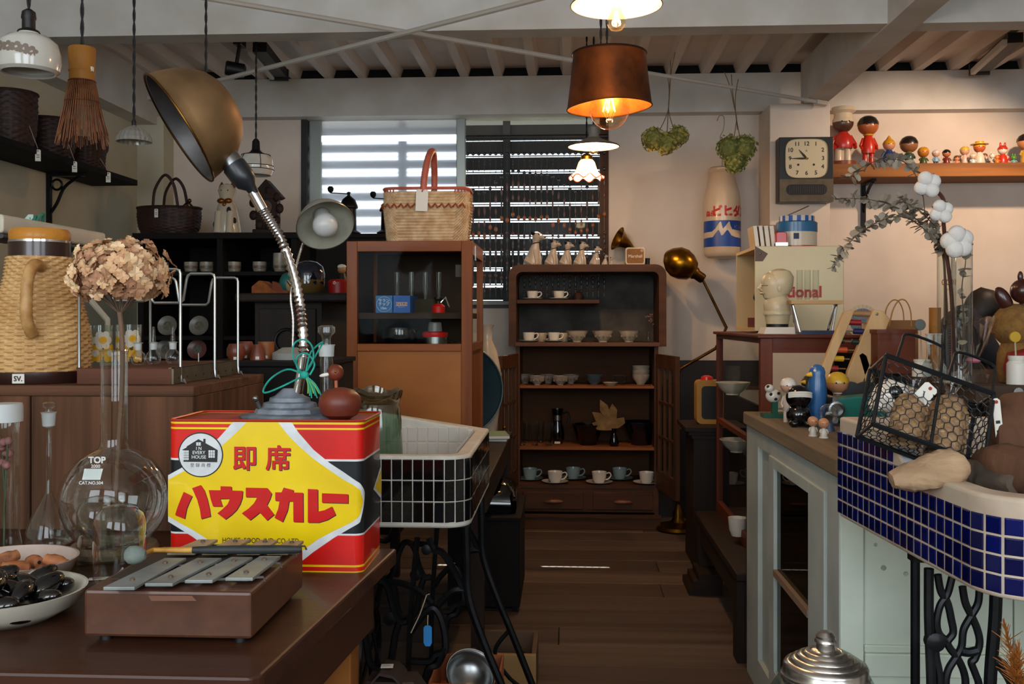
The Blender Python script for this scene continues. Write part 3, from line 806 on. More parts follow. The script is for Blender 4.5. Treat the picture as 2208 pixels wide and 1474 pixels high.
for i in range(NF):
    u = 1-(i+.5)/NF*1.62; a = i*2.399963
    d = V((math.sqrt(max(0, 1-u*u))*cos(a), math.sqrt(max(0, 1-u*u))*sin(a), u))
    if u < -.62: continue
    lump = 1+.10*sin(5*a)+.06*r3.gauss(0, 1)
    p = hc + V((d.x*.076*lump, d.y*.068*lump, d.z*.056*lump))
    k_ = r3.randrange(4)
    q = (d+V((r3.gauss(0, .28), r3.gauss(0, .28), r3.gauss(0, .28)))).to_track_quat('Z', 'Y')
    if k_ not in first:
        o = O('floret', fls[k_], HM[k_], hy, smooth=False); first[k_] = o
    else: o = piece(first[k_], hy)
    o.matrix_parent_inverse = hy.matrix_basis.inverted()
    o.location = p; o.rotation_mode = 'QUATERNION'; o.rotation_quaternion = q; sc_ = r3.uniform(.75, 1.15); o.scale = (sc_,)*3
# volumetric flask
vY = 1.72; p_ = W(105, 1190, vY)
lathe_glass('volumetric_flask', 'clear volumetric flask with a long thin neck and ground stopper', (p_.x, vY, ZT), [(0, 2), (40, 2), (50, 8), (50, 26), (40, 58), (22, 92), (10, 112), (6, 124), (5.5, 262), (8, 266)], vY, None, 32,
  [('neck', [(6, 262), (13, 266), (15, 292), (17, 296), (10, 296)], FROSTG), ('stopper', [(0, 296), (8, 298), (7, 304), (13, 308), (13, 316), (8, 319), (0, 319)], GLASS)])
cY = 1.62; p_ = W(8, 1190, cY)
ct = lathe_glass('specimen_cylinder', 'wide clear glass cylinder with a frosted lid at the left edge', (p_.x, cY, ZT), [(0, 2), (58, 2), (60, 6), (40, 20), (33, 60), (32, 300), (34, 316)], cY, None, 32,
  [('lid', [(40, 306), (40, 340), (38, 346), (0, 348)], FROSTG)], None, 'jar')
fl2 = T('dried_flowers', 'pink dried flowers inside the glass cylinder at the left edge', 'dried flower', (p_.x, cY, ZT+.004))
O('stem', M().tube([(0, 0, 0), (.002, 0, .1), (-.002, 0, .17)], .002, 5).tube([(0, 0, .06), (.01, -.01, .14), (.012, -.01, .19)], .0015, 5), P('green_dry', '#3f4a33', .8), fl2)
for i in range(16):
    O('bloom', M().ball((r3.uniform(-.016, .016), r3.uniform(-.016, .014), r3.uniform(.15, .215)), .007, 8, 6), P('bloom_pink', '#8a5a58', .8), fl2)
# glass domes
def dome(lab, px, py, Y, r, h):
    p = W(px, py, Y); s = mpp(Y)
    lathe_glass('glass_dome', lab, (p.x, Y, ZT), [(r*.86, 0), (r*.86, 4), (r*.98, 14), (r, 40), (r, h-r*.75), (r*.9, h-r*.38), (r*.62, h-r*.1), (r*.25, h), (0, h)], Y, None, 32, None, None, 'glass dome')
dome('taller clear glass dome behind the smaller one, in front of the round flask', 216, 1220, 1.57, 49, 160)
dome('smaller clear glass dome beside the metallophone', 258, 1250, 1.465, 56, 182)
pt = W(215, 1253, 1.50); pt.z = ZT+.0015
pl_ = T('price_tag', 'small white price tag lying at the foot of the glass dome', 'tag', pt); pl_.rotation_euler = (0, 0, .35)
O('card', M().prism(rrect(-.016, .016, -.006, .006, .002, 2), 0, .0012), TAGP, pl_, smooth=False)
O('lettering', M().bb(-.011, .008, .001, .003, .0012, .0014).bb(-.011, .004, -.003, -.001, .0012, .0014), BLACK, pl_, smooth=False)

# --- two dishes
def dish(lab, px, py, Y, r, h, m):
    p = W(px, py, Y); s = mpp(Y); t = T('dish', lab, 'dish', (p.x, Y, ZT))
    O('bowl', M().lathe([(0, 0), (r*.62*s, 0), (r*.9*s, h*.45*s), (r*s, h*s), (r*.965*s, h*s), (r*.86*s, h*.5*s), (r*.6*s, 6*s), (0, 6*s)], 48), m, t)
    return t, s
d1, s = dish('pink-white dish holding brown carved wooden beads, at the left edge', 22, 1240, 1.47, 142, 56, P('dish_pink', '#b9a79c', .35, 0, '#a89488', 8, coat=.3))
BEAD = [P('turned_wood_a', '#8d4f2c', .5, 0, '#a86b42', 60), P('turned_wood_b', '#a7714a', .5, 0, '#74452a', 80)]
sp = [(-60, -20, 0), (0, -40, .5), (45, -60, 2.2), (80, -30, -.4), (20, 0, 1.1), (-20, 20, 2.6), (60, 20, .2), (-75, 25, 1.9), (105, 0, 1.4), (-5, -75, .1), (25, 55, .9)]
for i, (x, y, a) in enumerate(sp):
    t = T('wooden_bead', 'turned reddish wooden bead piled in the pink-white dish', 'bead', (d1.location.x+x*s, 1.47+y*s, ZT+(22+14*(i % 3))*s), 0, 'wooden beads in the pink-white dish')
    t.rotation_euler = (PI/2+.2*sin(i), .3*cos(i), a)
    O('barrel', M().lathe([(4*s, -28*s), (12*s, -26*s), (12*s, -20*s), (16*s, -8*s), (16*s, 8*s), (12*s, 20*s), (12*s, 26*s), (4*s, 28*s)], 14, cap=False), BEAD[i % 2], t)
    O('bore', M().lathe([(4.2*s, -28.2*s), (4.2*s, 28.2*s)], 10, cap=True), BLACK, t)
d2, s = dish('white dish heaped with glossy black stones, front left corner', 10, 1345, 1.305, 172, 62, P('dish_white', '#c9c4b4', .4, 0, '#b7b1a0', 8, coat=.3))
for i in range(19):
    a = i*2.4; r = 128*math.sqrt((i+.5)/19)
    t = T('black_stone', 'glossy black oval stone heaped in the white dish', 'stone', (d2.location.x+r*cos(a)*s, 1.305+r*sin(a)*s, ZT+(34+16*(i % 3)+(26 if r < 60 else 0))*s), a*1.7, 'black stones in the white dish')
    O('stone', M().ball((0, 0, 0), (44*s, 25*s, 19*s), 18, 12, RX(.3*sin(i))@RY(.4*cos(i*2))), BLK_GLOSS, t)
# ================================================================ left middle and back left
ZC = 1.025
t = T('crate', 'rough dark wooden crate standing on the table behind the flasks', 'crate', (-1.1, 2.06, ZT))
cx0, cx1, cy0, cy1 = -1.5, -.705, 1.85, 2.29
for i in range(5):
    w_ = (cx1-cx0)/5
    O('front_board', M().bb(cx0+i*w_+.001, cx0+(i+1)*w_-.001, cy0+.002*(i % 2), cy0+.02, ZT, ZC-.02), CRATEW['z'], t, w=True, smooth=False, bevel=.0015, seg=1)
for i in range(3):
    w_ = (cy1-cy0-.02)/3
    O('side_board', M().bb(cx1-.02, cx1-.001*(i % 2), cy0+.02+i*w_, cy0+.02+(i+1)*w_-.002, ZT, ZC-.02), CRATEW['z'], t, w=True, smooth=False, bevel=.0015, seg=1)
    O('top_board', M().bb(cx0, cx1, cy0+i*(cy1-cy0)/3+.001, cy0+(i+1)*(cy1-cy0)/3-.001, ZC-.02, ZC), CRATEW['x'], t, w=True, smooth=False, bevel=.0015, seg=1)
# --- weave helper: a lathed basket wall with an over-under weave
def weave(prof, ns, nr, amp, sx=1, sy=1, xf=None, c=(0, 0, 0)):
    def at(v):
        L = [0]
        for p, q in zip(prof, prof[1:]): L.append(L[-1]+math.hypot(q[0]-p[0], q[1]-p[1]))
        d = v*L[-1]
        for i in range(len(prof)-1):
            if d <= L[i+1]+1e-9:
                u = (d-L[i])/max(L[i+1]-L[i], 1e-9)
                return prof[i][0]+(prof[i+1][0]-prof[i][0])*u, prof[i][1]+(prof[i+1][1]-prof[i][1])*u
        return prof[-1]
    sub = 3; na = ns*4; rings = []
    for j in range(nr*sub+1):
        r, z = at(j/(nr*sub)); row = min(j//sub, nr-1); fr = (j % sub)/sub
        ring = []
        for i in range(na):
            a = 2*PI*i/na
            d = amp*(.25+.75*cos(ns/2*2*a*.5*1.0 + PI*row))*math.sin(PI*(fr+.02)) if True else 0
            ring.append(V((c[0]+(r+d)*cos(a)*sx, c[1]+(r+d)*sin(a)*sy, c[2]+z)))
        rings.append(ring)
    b = M(); b.loft(rings, xf, caps=False)
    return b
# --- rattan thermos jug
hY = 1.97; s = mpp(hY); p_ = W(86, 828, hY)
th = T('rattan_jug', 'rattan covered thermos jug with a wooden lid, on the crate', 'jug', (p_.x, hY, ZC))
RAT = P('rattan', '#d0a870', .55, 0, '#b98e58', 14, bump=.2)
O('wicker_body', weave([(x*s, z*s) for x, z in ((103, 25), (105, 55), (103, 105), (94, 150), (82, 190), (71, 230), (66, 276))], 30, 36, .0042), RAT, th, ang=25)
BAND = P('brown_band', '#2c1712', .3, coat=.3)
O('base_band', M().lathe([(0, 0), (104*s, 0), (106*s, 3*s), (106*s, 25*s), (100*s, 27*s)], 40, cap=False), BAND, th)
O('neck_band', M().lathe([(64*s, 274*s), (64*s, 308*s), (60*s, 308*s)], 40, cap=False), BAND, th)
O('chrome_ring', M().lathe([(64.5*s, 307*s), (64.5*s, 312*s), (58*s, 313*s)], 40, cap=False), CHROME, th)
O('lid', M().lathe([(62*s, 312*s), (63*s, 316*s), (63*s, 330*s), (58*s, 337*s), (40*s, 339*s), (0, 339*s)], 40), wood('lid_wood', '#a5671f', '#c98a35', 'x', 20, .35, coat=.3), th)
hp = [p-V((p_.x, hY, ZC)) for p in spline([W(88, 574, 1.91), W(72, 572, 1.875), W(60, 600, 1.855), W(57, 640, 1.85), W(58, 690, 1.85), W(70, 722, 1.87)], 8)]
O('handle', M().tube(hp, [(13 if i % 2 else 11.5)*s for i in range(len(hp))], 12), P('rattan_wrap', '#c79c63', .5, 0, '#a5763f', 40), th, ang=80)
lx = xf = TR(p_.x-2*s+.0, hY-106.8*s, ZC+12*s)
O('badge', M().bb(-2*s, 24*s, -107.2*s, -105*s, 3*s, 23*s), TAGP, th, smooth=False)
lettering('SV.', 15*s, P('badge_ink', '#3a3326', .6), th, TR(p_.x+11*s, hY-107.6*s, ZC+12.5*s) @ FACE, bold=.03)
# --- board with bent wire dividers
BZ = ZC+.031
bd = T('wire_divider_board', 'wooden board with a perforated steel edge and bent wire dividers, on the crate', 'rack', (-.83, 2.08, ZC))
rx0, rx1, ry0, ry1 = X_(165, 1.89), X_(370, 1.89), 1.89, 2.275
O('board', M().bb(rx0, rx1, ry0, ry1, ZC, BZ), wood('board_wood', '#4a2a1c', '#6b4230', 'x', 16, .6), bd, w=True, smooth=False, bevel=.002)
st = O('steel_strip', M().bb(rx1, rx1+.004, ry0, ry1, ZC+.001, BZ+.002).bb(rx1-.006, rx1+.004, ry0, ry1, BZ, BZ+.002), P('olive_steel', '#6b6656', .5, .6, '#56503f', 20), bd, w=True, smooth=False)
for i in range(8):
    y = ry0+.025+i*.045
    O('hole', M().cyl((0, 0, 0), .0025, .0005, 8, TR(rx1+.004, y, ZC+.012) @ RY(PI/2)), BLACK, st, w=True)
WIRE = P('wire', '#9a9d9a', .3, .9)
def wire(y, top, pxr):
    s_ = mpp(y); xr = X_(pxr, y); xl = xr-.205; zt_ = Z_(top, y); zd = zt_-.062; r_ = .008
    w_ = xr-xl
    pts = [(xr+.006, y, ZC+.008), (xr+.010, y, ZC+.002), (xr+.002, y, ZC+.004), (xr, y, ZC+.02), (xr, y, zt_-r_), (xr-r_*.3, y, zt_-r_*.3), (xr-r_, y, zt_), (xr-.052, y, zt_), (xr-.058, y, zt_-.004), (xr-.061, y, zt_-.012),
           (xr-.068, y, zd+.006), (xr-.074, y, zd), (xl+.074, y, zd), (xl+.068, y, zd+.006), (xl+.061, y, zt_-.012), (xl+.058, y, zt_-.004), (xl+.052, y, zt_), (xl+r_, y, zt_), (xl, y, zt_-r_), (xl, y, BZ)]
    O('wire_divider', M().tube(pts, .0032, 8), WIRE, bd, w=True)
wire(1.93, 578, 389); wire(2.09, 588, 463); wire(2.245, 597, 513)
O('peg', M().cyl((X_(428, 2.2), 2.2, BZ), .002, .02, 8), STEEL, bd, w=True)
# three small stoppered flasks
for i, (px, lab) in enumerate(((298, 'left of the three small stoppered flasks on the wire divider board'), (331, 'middle of the three small stoppered flasks on the wire divider board'), (373, 'right of the three small stoppered flasks on the wire divider board'))):
    y = 2.02+.02*i; p = W(px, 780, y)
    lathe_glass('small_flask', lab, (p.x, y, BZ), [(0, 1), (10, 2), (15, 8), (16.5, 17), (14, 26), (8, 32), (7, 36)], y, None, 20, [('neck', [(7, 34), (8, 48), (11, 50), (6, 51)], FROSTG), ('stopper', [(5, 46), (5, 52), (3, 84), (0, 85)], GLASS)])
# flower tumblers
def tumbler(lab, px, y, r, h, seed):
    p = W(px, 780, y); s = mpp(y); t = T('flower_tumbler', lab, 'glass', (p.x, y, BZ))
    O('body', M().lathe([(0, 2*s), (r*.92*s, 1*s), (r*s, h*s), (r*.97*s, h*s), (r*.9*s, 5*s), (0, 5*s)], 28, cap=False), GLASS, t)
    rr = random.Random(seed); YF_, WF_ = P('flower_yellow', '#e2a90f', .5), P('flower_white', '#d9d3bd', .5)
    for k_ in range(5):
        a = -PI/2+(k_-2)*.62+rr.uniform(-.1, .1); z = (22+30*(k_ % 2)+rr.uniform(-2, 2))*s; R = r*s*.985
        mm, m2 = (YF_, WF_) if k_ % 2 == 0 else (WF_, YF_)
        def pt(u, v, e): aa = a+u/R; return V(((R+e)*cos(aa), (R+e)*sin(aa), z+v))
        f = M()
        for q in range(6):
            an = q*PI/3; c_ = (13*s*cos(an), 13*s*sin(an))
            f.add([pt(c_[0]+8.5*s*cos(j*PI/5), c_[1]+8.5*s*sin(j*PI/5), .0006+.0001*q) for j in range(10)], [list(range(10))])
        fo = O('printed_flower', f, mm, t, smooth=False)
        O('flower_centre', M().add([pt(8*s*cos(j*PI/6), 8*s*sin(j*PI/6), .0016) for j in range(12)], [list(range(12))]), m2, fo, smooth=False)
    return t, p, s
t_, p, s = tumbler('yellow and white flower print tumbler nearest the rattan jug', 216, 2.13, 27, 84, 2)
t_, p, s = tumbler('yellow and white flower print tumbler behind the hydrangea stem', 278, 2.16, 27, 84, 4)
# --- white strip lamp behind the jug
a, c = W(-40, 478, 2.05), W(188, 516, 2.45); d = c-a
t = T('strip_lamp', 'white strip lamp head sticking out behind the rattan jug', 'lamp', (a.x*.5+c.x*.5, 2.2, ZC))
xf = frame((a+c)/2, d, (0, 0, 1)); L_ = d.length
O('housing', M().prism(rrect(-.024, .016, -.05, .05, .008, 3), -L_/2, L_/2, xf), P('lamp_white', '#cbc4b2', .45, 0, '#b9b2a0', 8), t, w=True, bevel=.003)
O('diffuser', M().prism(rrect(-.034, -.024, -.044, .044, .004, 2), -L_/2+.01, L_/2-.02, xf), P('lamp_grey', '#3d4140', .5), t, w=True)
O('screw', M().cyl((0, 0, 0), .004, .003, 10, xf @ TR(-.004, -.051, L_/2-.02) @ RX(PI/2)), BLACK, t, w=True)
O('arm', M().tube([(a+c)/2-V((0, 0, .02)), V((-1.05, 2.23, 1.15)), V((-1.05, 2.23, ZC+.012))], .007, 8), P('lamp_white', '', 0), t, w=True)
O('foot', M().cyl((-1.05, 2.23, ZC), .04, .012, 20), P('lamp_white', '', 0), t, w=True)
q = W(78, 478, 2.28)
t = T('ribbon_clip', 'green ribbon clip with a pale price tag on the strip lamp', 'clip', q-V((0, 0, .02)))
GRC = P('green_ribbon', '#2e6b58', .6)
for i in range(3): O('ribbon', M().tube(spline([q+V((.0, 0, -.02)), q+V((.012-.01*i, -.01, .008)), q+V((.018-.014*i, 0, .016-.01*i)), q+V((.006-.006*i, .01, -.018))], 5), .004, 6), GRC, t, w=True)
O('paper_tag', M().prism([(-.016, -.006), (-.004, -.014), (.012, .004), (.012, .012), (0, .012)], 0, .001, TR(q+V((-.012, -.012, .004))) @ FACE), P('tag_mint', '#a9bcae', .7), t, w=True, smooth=False)

# --- pendants on twisted cords
def cord(t, top, bot, r=.0035):
    n = max(8, int((top-bot)/.012)); b = M()
    for ph in (0, PI):
        b.tube([(r*.7*cos(i*.9+ph), r*.7*sin(i*.9+ph), top+(bot-top)*i/n) for i in range(n+1)], r*.75, 5)
    return O('cord', b, P('cord_black', '#0d0c0c', .7), t)
def pendant(lab, px, pyb, Y, nm='pendant_lamp'):
    p = W(px, pyb, Y); t = T(nm, lab, 'pendant lamp', p); return t, mpp(Y), p
t, s, p = pendant('milk glass pendant with grey flower print and black socket, top left corner', 62, 158, 2.2)
MILK = P('milk_glass', '#cfcdc4', .18, 0, '#b9b6ac', 6, sub=.15, coat=.4)
O('shade', M().lathe([(20*s, 92*s), (24*s, 86*s), (44*s, 80*s), (60*s, 66*s), (66*s, 44*s), (67*s, 22*s), (64*s, 6*s), (56*s, 0), (52*s, 2*s), (60*s, 10*s), (62*s, 40*s), (40*s, 74*s), (20*s, 80*s)], 40, cap=False), MILK, t)
O('socket', M().lathe([(24*s, 90*s), (22*s, 94*s), (14*s, 98*s), (14*s, 118*s), (16*s, 122*s), (14*s, 136*s), (6*s, 142*s), (0, 142*s)], 20), BLACK, t)
cord(t, 2.60-p.z, 140*s)
FL = P('print_grey', '#77695c', .6)
def onl(r_, a, z, e=.0008): return V(((r_+e)*cos(a), (r_+e)*sin(a), z))
for k_, (a_, z_) in enumerate(((-2.1, 46), (-1.75, 44), (-1.45, 42), (-1.2, 38), (-1.0, 34))):
    b = M()
    for q in range(5):
        an = q*1.257; b.add([onl(66*s, a_+(9*cos(an)+6*cos(j*PI/4))/66, (z_+7*sin(an)+5*sin(j*PI/4))*s) for j in range(8)], [list(range(8))])
    O('printed_flower', b, FL, t, smooth=False)
# bamboo whisk pendant
t, s, p = pendant('bamboo whisk hanging on a black cord above the dark baskets', 177, 322, 2.4, 'bamboo_whisk')
BAMB = wood('bamboo', '#8a5a20', '#a57030', 'z', 10, .45)
O('handle', M().lathe([(0, 225*s), (27*s, 225*s), (29*s, 222*s), (28*s, 190*s), (27*s, 176*s), (29*s, 173*s), (27*s, 168*s), (27*s, 150*s), (0, 150*s)], 28), BAMB, t)
cord(t, 2.60-p.z, 224*s)
b = M(); r4 = random.Random(2)
for i in range(96):
    a = 2*PI*i/96; rr = 27-3*(i % 2); e = 54+r4.uniform(-6, 2); z1 = r4.uniform(4, 34)
    b.tube([(rr*s*cos(a), rr*s*sin(a), 152*s), ((rr+9)*s*cos(a), (rr+9)*s*sin(a), 105*s), (e*s*cos(a), e*s*sin(a), z1*s)], .0011, 4)
O('bristles', b, P('bristle', '#5d3217', .6, 0, '#7d4a26', 40), t, kind='stuff')
for r_, z_ in ((28.5, 150), (36.5, 104)): O('binding', M().tube([(r_*s*cos(a*PI/16), r_*s*sin(a*PI/16), z_*s) for a in range(32)], .0013, 5, closed=True), P('binding', '#4a2413', .7), t)
O('paper_tag', M().bb(25*s, 29*s, -12*s, -4*s, 170*s, 180*s), TAGP, t, smooth=False)
# cut glass pendants
CUTG = P('cut_glass', '#b9b7ae', .12, trans=.55, ior=1.45, coat=.5)
def cutg(lab, px, py, Y):
    t, s, p = pendant(lab, px, py, Y)
    b = M(); b.lathe([(38*s, 0), (37*s, 8*s), (30*s, 20*s), (18*s, 29*s), (6*s, 33*s), (4*s, 36*s)], 44, cap=False)
    for i, v in enumerate(b.v):
        if (i % 2): v.x *= .955; v.y *= .955
    O('shade', b, CUTG, t, smooth=False, solid=.002)
    O('socket', M().lathe([(5*s, 34*s), (5*s, 44*s), (3*s, 50*s), (0, 50*s)], 10), BLACK, t)
    cord(t, 2.60-p.z, 48*s)
cutg('small cut glass dome pendant on a long black cord, left of the bronze lamp', 289, 306, 3.0)
cutg('small cut glass pendant mostly hidden behind the bronze lamp shade', 444, 262, 3.3)
t, s, p = pendant('small white glass pendant with thin black lines, hanging before the back wall', 552, 380, 4.5)
O('shade', M().lathe([(12*s, 50*s), (30*s, 46*s), (36*s, 36*s), (38*s, 14*s), (32*s, 2*s), (28*s, 4*s), (33*s, 14*s), (31*s, 36*s), (12*s, 44*s)], 32, cap=False), MILK, t)
O('cap', M().lathe([(24*s, 48*s), (14*s, 52*s), (9*s, 58*s), (8*s, 76*s), (4*s, 82*s), (0, 82*s)], 16), BLACK, t)
for z_, r_ in ((46, 31), (22, 38), (14, 38.4)): O('line', M().tube([(r_*s*cos(a*PI/16), r_*s*sin(a*PI/16), z_*s) for a in range(32)], .0016, 5, closed=True), BLACK, t)
for a_ in (-1.0, -2.2): O('line', M().tube([(31*s*cos(a_), 31*s*sin(a_), 46*s), (37*s*cos(a_), 37*s*sin(a_), 34*s), (38.5*s*cos(a_), 38.5*s*sin(a_), 14*s)], .0016, 5), BLACK, t)
cord(t, 2.60-p.z, 80*s)

# --- left wall shelf with baskets
t = T('wall_shelf', 'dark plank shelf on the left wall carrying brown baskets', 'shelf', (XL+.12, 3.9, 1.865))
O('plank', M().bb(XL+.001, -2.28, 2.3, 5.19, 1.865, 1.895), BLKWOOD['y'], t, w=True, smooth=False, bevel=.003)
for y in (4.73, 3.2):
    O('bracket', M().bb(XL+.001, XL+.02, y-.012, y+.012, 1.62, 1.865).bb(XL+.02, -2.34, y-.012, y+.012, 1.850, 1.8645).tube(spline([(XL+.01, y, 1.66), (XL+.05, y, 1.72), (XL+.09, y, 1.8), (XL+.17, y, 1.855)], 5), .008, 6).tube([(XL+.05+.025*cos(a*PI/8), y, 1.81+.025*sin(a*PI/8)) for a in range(16)], .006, 5, closed=True), IRON, t, w=True, smooth=False)
DBASK = P('dark_basket', '#33180f', .6, 0, '#1f0e08', 30)
def wbasket(lab, loc, r, h, nm='basket', sx=1, sy=1, m=None):
    t = T(nm, lab, 'basket', loc)
    O('wicker_body', weave([(r*.82, .002), (r*.95, h*.3), (r, h*.7), (r*.98, h)], 26, 18, .003, sx, sy), m or DBASK, t)
    O('base', M().lathe([(0, 0), (r*.84, 0), (r*.84, .006), (0, .006)], 24, xf=SCL(sx, sy, 1)), m or DBASK, t)
    O('rim', M().tube([(r*.99*sx*cos(a*PI/14), r*.99*sy*sin(a*PI/14), h) for a in range(28)], .007, 6, closed=True), m or DBASK, t)
    return t
def hangtag(t, p, w_=.018, h_=.032, rz=0, nm='price_tag', m=None, tilt=0, ink=True):
    xf = TR(p) @ RZ(rz) @ FACE @ RZ(tilt)
    k = O(nm, M().prism([(-w_/2, -h_), (w_/2, -h_), (w_/2, -.004), (w_/2-.004, 0), (-w_/2+.004, 0), (-w_/2, -.004)], 0, .0008, xf), m or TAGP, t, w=True, smooth=False)
    O('eyelet', M().lathe([(.003, 0), (.003, .0012), (0, .0012)], 10, xf=xf @ TR(0, -.006, .0006)), TAGR, k, w=True)
    if ink: O('handwriting', M().bb(-w_*.3, w_*.25, -h_*.5, -h_*.44, .0009, .0011, xf).bb(-w_*.3, w_*.3, -h_*.68, -h_*.63, .0009, .0011, xf), BLACK, k, w=True, smooth=False)
    return k
for lab, Y, r, h, ppx in (('tall dark brown basket at the left edge of the wall shelf', 4.2, .105, .235, (22, 310)), ('wide dark brown basket in the middle of the wall shelf', 4.52, .115, .18, (127, 337)), ('small dark brown basket at the right end of the wall shelf', 4.86, .10, .15, (203, 362))):
    t = wbasket(lab, (-2.405, Y, 1.896), r, h)
    hangtag(t, V((-2.276, Y-.02, 1.885)), .022, .05, PI/2*.25)
    O('tag_string', M().tube([V((-2.405+r*.9, Y-.03, 1.896+h*.4)), V((-2.276, Y-.021, 1.89))], .001, 4), STRING, t, w=True)
for px, py, lab in ((222, 318, 'dark wooden ladle standing at the shelf end nearer the corner'), (206, 300, 'dark wooden ladle leaning behind the small basket')):
    Y = 5.08 if px > 215 else 5.0; p = W(px, py, Y); t = T('ladle', lab, 'ladle', (p.x, Y, 1.896))
    O('bowl', M().ball((0, 0, p.z-1.896), (.03, .025, .04), 14, 10), DBASK, t)
    O('stick', M().tube([(0, 0, p.z-1.896-.03), (.01, 0, .0)], [.006, .012], 8), DBASK, t)

# --- back-left black shelf unit
BU = T('shelf_unit', 'black wooden shelf unit against the back wall at left', 'shelf unit', (-1.78, 5.4, 0))
ux0, ux1, uy0, uy1 = X_(297, 5.05), X_(640, 5.05), 5.05, 5.7; uz = Z_(502, 5.05, 470)
O('top', M().bb(ux0-.02, ux1+.02, uy0-.02, uy1, uz-.03, uz), BLKWOOD['x'], BU, w=True, smooth=False)
for x in (ux0, ux1-.03, (ux0+ux1)/2): O('side_panel', M().bb(x, x+.03, uy0, uy1, 0, uz-.03), BLKWOOD['z'], BU, w=True, smooth=False)
O('back_panel', M().bb(ux0, ux1, uy1-.015, uy1, 0, uz-.03), BLKWOOD['z'], BU, w=True, smooth=False)
sz = [Z_(y, 5.1, 470) for y in (586, 724, 776, 900, 1040)]
for z in sz: O('shelf', M().bb(ux0+.03, ux1-.03, uy0+.01, uy1-.015, z-.02, z), BLKWOOD['x'], BU, w=True, smooth=False)
def cup0(m, r, h): return M().lathe([(0, 0), (r*.75, 0), (r, h*.4), (r, h), (r*.93, h), (r*.9, h*.15), (0, h*.15)], 20)
for px, lab in ((349, 'first'), (412, 'second'), (446, 'third'), (505, 'fourth'), (560, 'fifth'), (604, 'sixth')):
    Y = 5.16; p = W(px, 580, Y); big = px == 604
    t = T('cup', lab + ' pale cup from the left on the black shelf unit', 'cup', (p.x, Y, sz[0]))
    O('bowl', cup0(None, .036, .055 if not big else .10), P('dim_ceramic', '#a39a88', .3, 0, '#857c6b', 20), t)
    O('band', M().lathe([(.0365, .02), (.0365, .035)], 20, cap=False), P('dim_band', '#6b5a4a', .4), t)
for px, py, z, lab in ((362, 712, 1, 'upper left plate propped up in the black shelf unit'), (430, 712, 1, 'upper right plate propped up in the black shelf unit'), (358, 748, 2, 'lower left plate propped up in the black shelf unit'), (426, 748, 2, 'lower right reddish plate propped up in the black shelf unit')):
    Y = 5.2; p = W(px, py, Y); t = T('plate', lab, 'plate', (p.x, Y, sz[z]))
    xf = TR(0, 0, .052) @ RX(PI/2-.2); m1 = P('plate_a', '#8a8576', .3, 0, '#6a6a5e', 12) if 'red' not in lab else P('plate_b', '#8a5a50', .3, 0, '#6d4038', 12)
    O('disc', M().lathe([(0, .004), (.03, .003), (.052, .012), (.053, .010), (.03, 0), (0, 0)], 28, xf=xf), m1, t)
    O('motif', M().lathe([(0, .0046), (.025, .0042), (.025, .0045), (0, .005)], 20, xf=xf), P('plate_m', '#4a4a42', .4, 0, '#7a7060', 60), t)
# things on top of it
t = wbasket('dark oval shopping basket with two tall handles on the black shelf unit', (W(365, 495, 5.25).x, 5.25, uz), .16, .15, 'handle_basket', 1.08, .7)
for y in (-.07, .07): O('handle', M().tube(spline([(-.06, y, .15), (-.05, y, .24), (-.01, y, .31), (.02, y, .315), (.055, y, .26), (.075, y, .15)], 6), .008, 6), DBASK, t)
hangtag(t, W(337, 450, 5.12), .02, .045)
O('clasp', M().tube(spline([(.09, -.05, .15), (.12, -.05, .175), (.15, -.05, .15)], 5), .005, 6).ball((.13, -.05, .185), .012, 8, 6), BRASS_D, t)
# spotted sitting animal figure
Y = 5.2; p = W(490, 497, Y); s = mpp(Y)
t = T('spotted_figure', 'white spotted ceramic animal figure with a gold bow, left of the carved clock', 'figurine', (p.x, Y, uz))
CER = P('old_white_ceramic', '#b8ae98', .25, coat=.3)
O('body', M().lathe([(0, 0), (28*s, 0), (30*s, 10*s), (26*s, 40*s), (20*s, 66*s), (14*s, 76*s), (16*s, 84*s), (20*s, 98*s), (14*s, 110*s), (0, 114*s)], 24), CER, t)
for x in (-13, 13): O('leg', M().tube([(x*s, -18*s, 50*s), (x*s, -24*s, 20*s), (x*s, -26*s, 3*s)], [8*s, 8*s, 9*s], 10), CER, t)
for x in (-12, 12): O('ear', M().lathe([(7*s, 0), (4*s, 8*s), (0, 14*s)], 10, (x*s, 0, 104*s)), P('ear_brown', '#5c2f1c', .4), t)
O('bow', M().ball((-8*s, -17*s, 74*s), (9*s, 5*s, 6*s), 10, 8).ball((8*s, -17*s, 74*s), (9*s, 5*s, 6*s), 10, 8).ball((0, -19*s, 66*s), (5*s, 4*s, 5*s), 8, 6), P('bow_gold', '#7a4a18', .3, .6), t)
for x, z in ((20, 30), (-22, 22), (10, 52)): O('spot', M().ball((x*s, -18*s if abs(x) < 15 else -12*s, z*s), (5*s, 8*s, 9*s), 10, 8), BLACK, t)
for x in (-7, 7): O('eye', M().ball((x*s, -17*s, 97*s), 2*s, 6, 5), BLACK, t)
